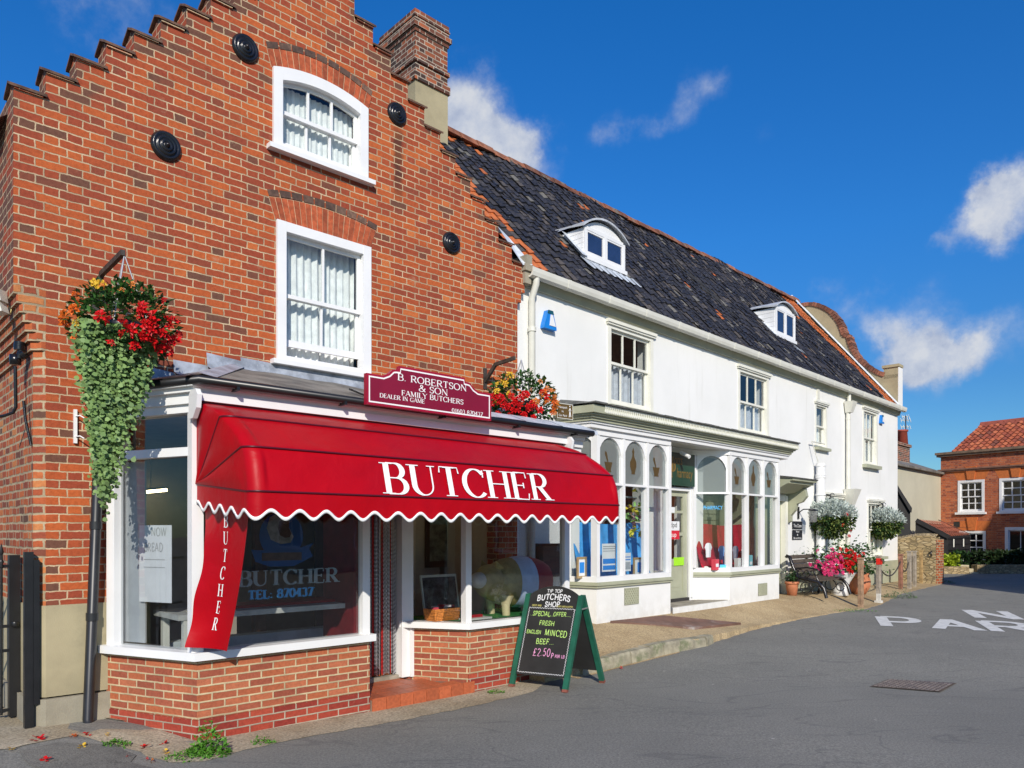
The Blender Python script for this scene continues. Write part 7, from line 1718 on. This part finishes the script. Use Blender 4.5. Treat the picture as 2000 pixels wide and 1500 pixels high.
# mound of pink and red flowers behind the bench
c = along(1640, 1092, 17.3); PL = thing('flower_planter', Vector((c.x, c.y, .4)), 'white planter overflowing with pink and red petunias behind the bench', 'planter')
mb = MB(); mb.lathe(Vector((c.x, c.y, .36)), [(0, 0), (.2, 0), (.16, .12), (.22, .3), (.34, .5), (.36, .52), (.3, .5), (0, .48)], 18); mb.build('urn', m_white, PL)
mb = MB(); P = [c+Vector((rng.gauss(0, .34), rng.gauss(0, .22), rng.gauss(.02, .17))) for _ in range(900)]; leaves(mb, P, .075, rng, 0); P = [c+Vector((.42+rng.gauss(0, .2), rng.gauss(0, .2), .08+rng.gauss(0, .17))) for _ in range(380)]; leaves(mb, P, .085, rng, 0); mb.build('foliage', m_leaf, PL)
for mt, dx_, n, dz_ in ((m_fpink, -.36, 60, -.1), (m_fred, .02, 52, .0)):
    mb = MB()
    for _ in range(n): flower(mb, c+Vector((dx_+rng.gauss(0, .17), -.3-rng.random()*.12, dz_+rng.gauss(0, .14))), .055, rng, rings=2)
    mb.build('blossom', mt, PL)

s0_, z1_ = B.pix(1061, 1066, .22); s1_, _ = B.pix(1106, 1066, .22); z0_ = B.pix(1061, 1128, .22)[1]
UC = thing('wall_cabinet', B.P((s0_+s1_)/2, 0, z0_), 'dark wall cabinet on the white wall seen past the butcher shop corner', 'cabinet')
mb = MB(B); mb.box(s0_, s1_, 0, .22, z0_, z1_); mb.build('case', M('dark cabinet', (.05, .05, .05), .3, .3, 3), UC); mb = MB(B); mb.box(s0_-.02, s1_+.02, 0, .25, z1_, z1_+.03); mb.build('lid', m_blackmetal, UC)
# ------------------------------------------------------------------ beyond the white house
m_rubble = None
def rubble():
    mt, t, b, out = new_mat('rubble stone')
    uv = t.new('ShaderNodeUVMap').outputs[0]; sv = t.vm('MULTIPLY', uv, (5.5, 13., 1)); sv = t.vm('ADD', sv, t.vm('MULTIPLY', t.noise(uv, 4, 3, .6, 0, 'Color'), (.7, 1.0, 0)))
    vo = t.new('ShaderNodeTexVoronoi', feature='DISTANCE_TO_EDGE'); t.l.new(sv, vo.inputs['Vector']); vo.inputs['Scale'].default_value = 1.
    v2 = t.new('ShaderNodeTexVoronoi'); t.l.new(sv, v2.inputs['Vector']); v2.inputs['Scale'].default_value = 1.
    e = t.mr(vo.outputs['Distance'], .02, .12); x = t.sep(v2.outputs['Color'])[0]
    c = t.mix(e, (.2, .15, .08), t.ramp(x, [(0, (.3, .22, .11)), (.5, (.42, .31, .16)), (1, (.5, .4, .24))])); c = t.mix(t.mr(t.noise(uv, 5, 6, .7), .5, .7, 0, .6), c, (.16, .14, .07))
    t.l.new(c, b.inputs['Base Color']); b.inputs['Roughness'].default_value = .95; t.l.new(t.bump(t.m('ADD', e, t.noise(uv, 60, 3)), .7, .02), b.inputs['Normal']); return mt
m_rubble = rubble()
SWt = 1.12; top_z = lambda t: 1.66+.10*math.sin(t/SWt*2.6)
ST = thing('stone_wall', B.P(16.9, .6, .2), 'rubble stone garden wall with a brick end at the far corner of the white house', 'wall')
mb = MB(B); n = 10
for i in range(n):
    a, b = lerp(-.1, SWt-.1, i/n), lerp(-.1, SWt-.1, (i+1)/n); za, zb = top_z(max(a, 0)), top_z(max(b, 0))
    vs = [B.P(s, t, z) for t, zz in ((a, za), (b, zb)) for s, z in ((16.72, .1), (17.1, .1), (17.1, zz-.05), (16.91, zz+.02), (16.72, zz-.05))]
    mb.mesh(vs, [(0, 5, 9, 4), (4, 9, 8, 3), (3, 8, 7, 2), (2, 7, 6, 1)])
mb.build('stonework', m_rubble, ST)
mb = MB(B); mb.box(16.715, 17.105, SWt-.1, SWt, .1, 1.6); mb.build('brick_end', m_brick_side, ST)
mb = MB(B); mb.lathe(B.P(16.70, .9, 1.18), [(.05, .02), (.08, .02), (.08, -.02), (.05, -.02)], 12, 0, 'n', B); mb.build('iron_ring', m_blackmetal, ST)
# cream building continuing the street line, with a chimney
D = Fr((18.8, 33.0), 43.9); D.o = C.o.copy()
CB = thing('cream_house', D.P(-4, 0, .3), 'low cream rendered building with a brick chimney between the white and red houses', 'house')
zr, zl = D.pix(1836, 928, 0)[1], D.pix(1757, 907, 0)[1]; zm = (zr+zl)/2
m_creamw = M('cream render', (.5, .47, .35), .9, .08, .7, .15, 50, dirt=((.36, .35, .26), .55, .5))
mb = MB(D); mb.box(-9, .0, -5, 0, 0, zm); mb.build('wall', m_creamw, CB)
mb = MB(D); mb.prism_s([(.16, zm-.03), (.16, zm+.05), (-2.5, zm+1.1), (-5.2, zm), (-5.2, zm-.05)], -9.1, .05); mb.build('roof', m_felt, CB)
for nm in (1,):
    sa, sb = D.pix(1751, 890, -.8)[0], D.pix(1777, 890, -.8)[0]; zt = D.pix(1765, 866, -.8)[1]
    mb = MB(D); mb.box(sa, sb, -1.5, -.8, zm-.3, zt-.12); mb.box(sa-.06, sb+.06, -1.56, -.74, zt-.12, zt); chm = mb.build('chimney', m_brick_dark, CB)
    q = D.P(*D.pix(1762, 866, -1.1)[:1], -1.1, zt-.02); zp = D.pix(1762, 840, -1.1)[1]; mb = MB(D); mb.lathe(q, [(.0, 0), (.24, 0), (.2, (zp-zt)*.9), (.24, (zp-zt)*.92), (.24, zp-zt+.02), (.17, zp-zt)], 14); mb.build('chimney_pot', M('red chimney pot', (.35, .07, .04), .7, .2), chm)
q = along(1769, 880, 33.4); AE = thing('aerial', q, 'tall television aerial mast strapped to the far brick chimney', 'aerial'); mb = MB(); zt = along(1769, 812, 33.4).z; mb.tube([q, Vector((q.x, q.y, zt))], .022, 6); mb.build('mast', m_rust, AE)
for k, (dz, L) in enumerate(((-.05, .3), (-.2, .42), (-.5, .4))):
    mb = MB(); c = Vector((q.x, q.y, zt+dz)); mb.tube([c-Vector((L/2, 0, 0)), c+Vector((L/2, .1, .02))], .02, 5)
    for e in (-.5, -.2, .2, .5): d = c+Vector((L*e, 0, 0)); mb.tube([d-Vector((0, .05, .1)), d+Vector((0, .05, .1))], .012, 5)
    mb.build('crossbar', m_offwhite, AE)
# black boarded sheds
m_blackboard = M('black boarding', (.012, .011, .011), .7, .4, 5, .3, 30)
BS = thing('boarded_shed', along(1765, 1050, 25.5), 'black boarded shed gable just behind the white house corner', 'shed')
mb = MB(); P0 = [along(px, py, 25.5) for px, py in ((1735, 1100), (1778, 1100), (1778, 996), (1757, 962), (1735, 925))]; Q0 = [p+Vector((p.x, p.y, 0)).normalized()*1.5 for p in P0]; n = 5
mb.mesh(P0+Q0, [list(range(5)), list(range(9, 4, -1))]+[(i, (i+1) % n, n+(i+1) % n, n+i) for i in range(n)]); mb.build('wall', m_blackboard, BS)
mb = MB(); e = [along(px, py, 25.4) for px, py in ((1778.5, 1001), (1779.5, 992), (1756, 955), (1734, 918), (1734, 928), (1757, 965))]; mb.mesh(e+[p+B.d*.1 for p in e], [list(range(6)), list(range(11, 5, -1))]+[(i, (i+1) % 6, 6+(i+1) % 6, 6+i) for i in range(6)]); mb.build('barge_board', m_blackboard, BS)
LS = thing('lean_to_shed', along(1845, 1100, 28.5), 'low black boarded shed with a red pantile roof in front of the red house', 'shed')
r1, r2, r3, r4 = along(1788, 1017, 28.6), along(1842, 1021, 31.), along(1895, 1047, 30.4), along(1852, 1050, 28.)
mb = MB(); n = 22
for i in range(n):
    a, b = i/n, (i+1)/n; j = .03*(i % 2)
    for k in range(4):
        c_, d = k/4, (k+1)/4; q = lambda u, v, l: r1.lerp(r4, v).lerp(r2.lerp(r3, v), u)+Vector((0, 0, l)); mb.mesh([q(a, c_, .03+j), q(b, c_, .03+j), q(b, d, .05+j), q(a, d, .05+j)], [(0, 1, 2, 3)])
mb.build('roof', M('shed pantile', (.36, .1, .05), .8, .25, 9, .4, 30, island=.2), LS)
mb = MB(); dn = lambda p, dz=.06: Vector((p.x, p.y, p.z-dz)); g0 = lambda p: Vector((p.x, p.y, .2))
mb.mesh([dn(r1), dn(r4), g0(r4), g0(r1)], [(0, 1, 2, 3)]); mb.mesh([dn(r4), dn(r3), g0(r3), g0(r4)], [(0, 1, 2, 3)]); mb.mesh([dn(r1), dn(r2), g0(r2), g0(r1)], [(0, 1, 2, 3)]); mb.mesh([dn(r2), dn(r3), g0(r3), g0(r2)], [(0, 1, 2, 3)])
for k in range(9):
    f = k/9; z = lerp(.3, 2.2, f); 
    a, b = Vector((r4.x, r4.y, z)), Vector((r3.x, r3.y, z)); mb.bar(a-B.n*-.03, b-B.n*-.03, .02, .012)
mb.build('wall', m_blackboard, LS)
mb = MB(); mb.bar(r1+Vector((0, -.05, .02)), r4+Vector((0, -.05, .02)), .05, .16); mb.bar(r4+Vector((0, 0, -.0)), r3, .05, .1); mb.bar(r2+Vector((-.2, 0, .12)), r3+Vector((0, .1, .1)), .12, .03); mb.build('barge_board', m_blackboard, LS)
for f in (.18, .62): mb = MB(); a = r4.lerp(r3, f)+Vector((.0, -.06, 0)); mb.box(a.x-.02, a.x+.02, a.y-.03, a.y-.01, 1.25, 1.55); mb.box(a.x-.02, a.x+.02, a.y-.03, a.y-.01, .62, .85); mb.build('hinge', m_offwhite, LS)

# red brick house closing the street
RH = thing('red_house', C.P(4, 0, .3), 'red brick house with white sash windows and red pantile roof at the far end', 'house')
zc = C.pix(1842, 893, 0)[1]; zs = C.pix(1842, 920, 0)[1]; gz0 = .1
def cw(px0, px1, pyt, pyb): a, z1 = C.pix(px0, pyt, 0); b, _ = C.pix(px1, pyt, 0); z0 = C.pix(px0, pyb, 0)[1]; return (a, b, z0, z1)
w1 = cw(1871, 1923, 939, 1001); w2 = cw(1952, 2009, 932, 999); w3 = cw(1878, 1930, 1037, 1098); w4 = cw(1963, 2030, 1034, 1100)
w2 = (w2[0], w2[0]+(w1[1]-w1[0])*1.15, w1[2], w1[3]); w3 = (w1[0]+.05, w1[1]+.05, w3[2], w3[3]); w4 = (w4[0], w4[0]+1.5, .25, w3[3]+.15)
mb = MB(C); OP2 = [(a+.03, b-.03, c+.02, d-.02) for a, b, c, d in (w1, w2, w3, w4)]
wall_cells(mb, C, [0, 9]+[x for o in OP2 for x in o[:2]], [-.2, zc]+[x for o in OP2 for x in o[2:]], lambda s, z: not any(a < s < b and c < z < d for a, b, c, d in OP2), -.3, 0)
mb.quad(C.P(0,-.3,0), C.P(0,-8,0), C.P(0,-8,zc), C.P(0,-.3,zc)); mb.quad(C.P(9,-.3,0), C.P(9,-8,0), C.P(9,-8,zc), C.P(9,-.3,zc)); mb.build('wall', m_brick_red, RH)
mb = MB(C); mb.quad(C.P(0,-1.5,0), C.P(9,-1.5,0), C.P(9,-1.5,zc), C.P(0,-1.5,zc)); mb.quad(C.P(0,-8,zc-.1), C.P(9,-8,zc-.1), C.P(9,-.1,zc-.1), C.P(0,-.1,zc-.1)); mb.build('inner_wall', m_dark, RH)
mb = MB(C); mb.box(-.12, 9.1, -.2, .14, zc, zc+.09); mb.box(-.16, 9.1, -.24, .2, zc+.09, zc+.19); mb.build('cornice', M('brown stone', (.2, .13, .08), .85, .25, 6), RH)
mb = MB(C); mb.box(-.06, 9.1, .0, .07, zs-.06, zs+.0); mb.box(-.09, 9.1, .0, .11, zs, zs+.06); mb.build('string_course', M('brown string', (.22, .11, .07), .85, .2, 6), RH)
m_gauged = M('orange gauged brick', (.55, .15, .035), .85, .12, 12)
for a, b, c, d in (w1, w2, w3):
    h = .42; mb = MB(C); e = .22; m_ = (a+b)/2
    mb.prism([(a, d), (m_-.13, d+.02), (m_-.17, d+h), (a-e, d+h)], -.02, .004); mb.prism([(m_+.13, d+.02), (b, d), (b+e, d+h), (m_+.17, d+h)], -.02, .004); mb.prism([(m_-.129, d+.02), (m_+.129, d+.02), (m_+.22, d+h+.16), (m_-.22, d+h+.16)], -.02, .05); mb.build('flat_arch', m_gauged, RH)
    sash_window(C, RH, 0, a, b, c, d, .10, 3, 2, 2, C, m_white, m_glass, sill=(.08, .09, .1), meet=.5, proud=.02, bar=.035)
a, b, c, d = w4; sash_window(C, RH, 0, a, b, c, d, .12, 3, 1, 1, C, m_white, m_glass, sill=(.05, .08, .08), meet=.35, proud=.02, name='garden_door')
s_, z_ = C.pix(1869, 1024, 0); mb = MB(C); mb.box(s_-.12, s_+.12, -.01, .012, z_-.12, z_+.12); mb.build('vent', m_dark, RH)
es, ez = C.pix(1868, 888, -.35); rs_, rz = C.pix(1906, 830, -3.4)
m_redtile = pantile_mat('red pantile', [(0, (.3, .075, .04)), (.3, (.38, .1, .045)), (.55, (.24, .06, .035)), (.75, (.44, .13, .06)), (.92, (.18, .06, .04))], .24, .3, None, .8, .3)
es = (es+rs_)/2
build_tiles(pantiles(C, es, es+9, (-.3, zc+.1), (-3.4, rz), .24, .3, None, .042, .04), 'tiled_roof', m_redtile, RH)
mb = MB(C); mb.prism_s([(-3.6, rz-.1), (-3.5, rz+.09), (-3.3, rz+.09), (-3.15, rz-.12)], es-.05, es+9); mb.build('ridge', M('red ridge', (.33, .08, .045), .8, .2, 5), RH)
mb = MB(C); mb.mesh([C.P(es+.05, -.3, zc), C.P(es+.05, -3.4, rz-.05), C.P(es+.05, -6.5, zc)], [(0, 1, 2)]); mb.mesh([C.P(es, -3.4, rz-.05), C.P(es+9, -3.4, rz-.05), C.P(es+9, -6.8, zc), C.P(es, -6.8, zc)], [(0, 1, 2, 3)]); mb.build('gable_end', m_brick_red, RH)
# low garden wall, steps and bushes in front of it
yb = 27.2
mb = MB(); xa, xb = along(1838, 1110, yb).x, along(1893, 1110, yb).x; mb.box(xa, xb, yb, yb+.35, .1, .56); o = mb.build('garden_wall', m_rubble); tag(o, 'low dark stone garden wall below the lime green bush', 'wall')
xc, xd = along(1912, 1110, yb).x, 30.; mb = MB(); mb.box(xc, xd, yb+.1, yb+.45, .1, .62); o = mb.build('garden_wall', m_rubble); tag(o, 'low shaded stone garden wall beneath the dark hedge at the right edge', 'wall')
mb = MB(); 
for k in range(3): mb.box(xb+.02, xc-.02, yb+.28*k, yb+.28*(k+1), .1, .36+.12*k)
o = mb.build('garden_steps', M('pale step stone', (.46, .4, .26), .9, .2, 5, .3, 40)); tag(o, 'pale stone steps between the two low garden walls by the red house', 'steps')
def bush(name, x0, x1, y, z0, z1, dep, mt, label, n, sz, seed):
    rng = random.Random(seed); mb = MB(); P = []
    for _ in range(n):
        u = rng.random(); v = rng.random(); x = lerp(x0, x1, u); hh = lerp(z0, z1, v); tp = z1-(z1-z0)*.25*abs(math.sin(u*9+seed)); 
        if hh > tp: hh = tp
        P.append(Vector((x, y+rng.uniform(0, dep)*(1-.3*v), hh)))
    leaves(mb, P, sz, rng, 0, droop=-.1); o = mb.build(name, mt); return tag(o, label, 'bush')
bush('bush', along(1838, 1100, 27.6).x, along(1874, 1100, 27.6).x, 27.55, .5, .98, .8, m_lime, 'lime green bush above the low garden wall before the shed', 700, .13, 1)
bush('bush', along(1845, 1100, 28.2).x, along(1893, 1100, 28.2).x, 28., .5, 1.12, .9, m_leafdark, 'mid green rounded bush behind the lime green one', 900, .13, 2)
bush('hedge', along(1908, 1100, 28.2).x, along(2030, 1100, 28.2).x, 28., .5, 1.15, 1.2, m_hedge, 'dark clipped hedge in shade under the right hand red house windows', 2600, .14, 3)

# tall house to the right of the picture: it throws the shadow across the end of the road
NB = thing('neighbour_house', Vector((20, 16.5, 0)), 'gabled brick house beyond the right edge that shades the end of the road', 'house')
mb = MB(); pr = [(20.8, 0), (20.8, 7.6), (21.9, 10.4), (24.2, 14.2), (27., 9.), (27., 0)]; n = 6
mb.mesh([Vector((x, 12, z)) for x, z in pr]+[Vector((x, 18, z)) for x, z in pr], [list(range(n)), list(range(2*n-1, n-1, -1))]+[(i, (i+1) % n, n+(i+1) % n, n+i) for i in range(n)]); mb.build('wall', m_brick_red, NB)
mb = MB(); pr = [(13.3, 0), (13.3, 3.4), (16.4, 4.7), (18.5, 5.9), (20.79, 7.2), (20.79, 0)]
mb.mesh([Vector((x, y, z)) for y in (16.4, 18) for x, z in pr], [list(range(n)), list(range(2*n-1, n-1, -1))]+[(i, (i+1) % n, n+(i+1) % n, n+i) for i in range(n)]); mb.build('outhouse', m_brick_red, NB)

# houses across the street: the shop windows mirror them
m_opw = M('opposite window', (.05, .055, .06), .1, .2, 3)
for (x0, x1, y0, y1, h, rh, mt, lab) in ((23., 30., 3.5, 11.5, 5.2, 3.2, m_brick_red, 'red brick house across the street, mirrored in the shop windows'), (24., 31., -7., 2.5, 5.8, 3., m_creamw, 'cream house across the street, mirrored in the butcher shop glass')):
    o = thing('opposite_house', Vector(((x0+x1)/2, (y0+y1)/2, 0)), lab, 'house'); mb = MB(); mb.box(x0, x1, y0, y1, 0, h); mb.build('wall', mt, o)
    mb = MB(); xm = (x0+x1)/2; mb.mesh([Vector(p) for p in ((x0-.3, y0-.2, h-.1), (x0-.3, y1+.2, h-.1), (xm, y1+.2, h+rh), (xm, y0-.2, h+rh), (x1+.3, y0-.2, h-.1), (x1+.3, y1+.2, h-.1))], [(0, 1, 2, 3), (3, 2, 5, 4), (0, 3, 4), (1, 5, 2)]); mb.build('roof', m_felt, o)
    for k in range(3):
        for z in (1., 3.3):
            yy = lerp(y0+.8, y1-1.9, k/2); mb = MB(); mb.box(x0-.06, x0-.002, yy, yy+1.1, z, z+1.5); w__ = mb.build('window', m_white, o); mb = MB(); mb.box(x0-.075, x0-.061, yy+.1, yy+.52, z+.1, z+1.4); mb.build('pane', m_opw, w__); mb = MB(); mb.box(x0-.075, x0-.061, yy+.58, yy+1., z+.1, z+1.4); mb.build('pane', m_opw, w__)

# ------------------------------------------------------------------ weeds and fallen blossom
def weed(px, py, h, w_, n, mt, label, seed):
    rng = random.Random(seed); p = gpix(px, py); mb = MB(); P = []
    for _ in range(n): a = rng.uniform(0, 6.28); r = w_*math.sqrt(rng.random()); P.append(p+Vector((r*math.cos(a), r*.5*math.sin(a), h*rng.random()*(1-(r/w_)**1.5)+.005)))
    leaves(mb, P, .045 if h > .08 else .03, rng, 0, droop=-.4, elong=2.2); o = mb.build('weed', mt); return tag(o, label, 'weed', 'weeds along the wall foot and kerb')
weed(408, 1474, .30, .17, 520, m_weed, 'large leafy green weed at the foot of the shop corner', 1); weed(365, 1482, .07, .2, 200, m_weed, 'low spreading part of the weed left of the shop corner', 2)
weed(226, 1456, .05, .12, 130, m_weed, 'small weed tuft on the concrete left of the shop', 3); weed(512, 1452, .06, .1, 90, m_weed, 'pale weed tuft at the wall foot right of the big weed', 4)
weed(968, 1354, .04, .1, 80, m_weed, 'tiny weed at the wall foot beside the sandwich board', 5); weed(1756, 1168, .28, .45, 380, leafmat('grey weed', (.14, .2, .1)), 'grey green bushy weed at the foot of the wooden posts', 6)
weed(1830, 1139, .2, .5, 260, m_olive, 'tuft of rough grass at the foot of the stone wall', 7); weed(1232, 1268, .1, .2, 160, m_olive, 'mossy weed growing from the broken kerb', 8); weed(1665, 1194, .05, .5, 160, m_weed, 'thin grass line where the pavement meets the tarmac', 9)
FB = [(72,1446,m_fred,.055,'large crushed coral blossom left of the drainpipe'), (88,1487,m_fred,.045,'red blossom lowest on the tarmac patch'), (161,1461,m_fyel,.04,'yellow blossom in the middle of the tarmac patch'), (286,1462,m_fred,.05,'big red blossom left of the weed'), (320,1455,m_fred,.035,'red blossom near the brick shop corner'), (323,1472,m_fyel,.038,'yellow blossom before the weed'), (142,1440,m_forg,.035,'orange blossom beside the drainpipe shoe'), (172,1437,m_fred,.04,'coral petals under the drainpipe'), (250,1480,m_fred,.02,'tiny red petal on the tarmac patch'), (297,1490,m_fpea,.025,'pale blossom at the lower edge'), (22,1466,m_fyel,.03,'flattened yellow petal at the left edge'), (208,1438,m_fyel,.022,'small yellow petal on the concrete'), (1213,1307,m_fred,.03,'red petal on the road right of the sandwich board'), (288,1487,m_fred,.018,'small dark red petal near the lower edge')]
rng = random.Random(77)
for px, py, mt, r, lab in FB:
    mb = MB(); p = gpix(px, py)+Vector((0, 0, .004))
    for _k in range(9):
        a_ = rng.uniform(0, 6.28); q_ = p+Vector((math.cos(a_), math.sin(a_), 0))*r*.35*rng.random(); e_ = Vector((math.cos(a_), math.sin(a_), rng.uniform(.0, .7))).normalized()*r*rng.uniform(.6, 1.); f_ = Vector((-math.sin(a_), math.cos(a_), rng.uniform(-.2, .5))).normalized()*r*rng.uniform(.4, .7); z_ = Vector((0, 0, .003*_k))
        mb.mesh([q_+z_, q_+z_+e_*.5+f_*.7, q_+z_+e_, q_+z_+e_*.5-f_*.7], [(0, 1, 2), (0, 2, 3)])
    o = mb.build('fallen_blossom', mt); tag(o, lab, 'blossom', 'fallen begonia blossom on the ground')
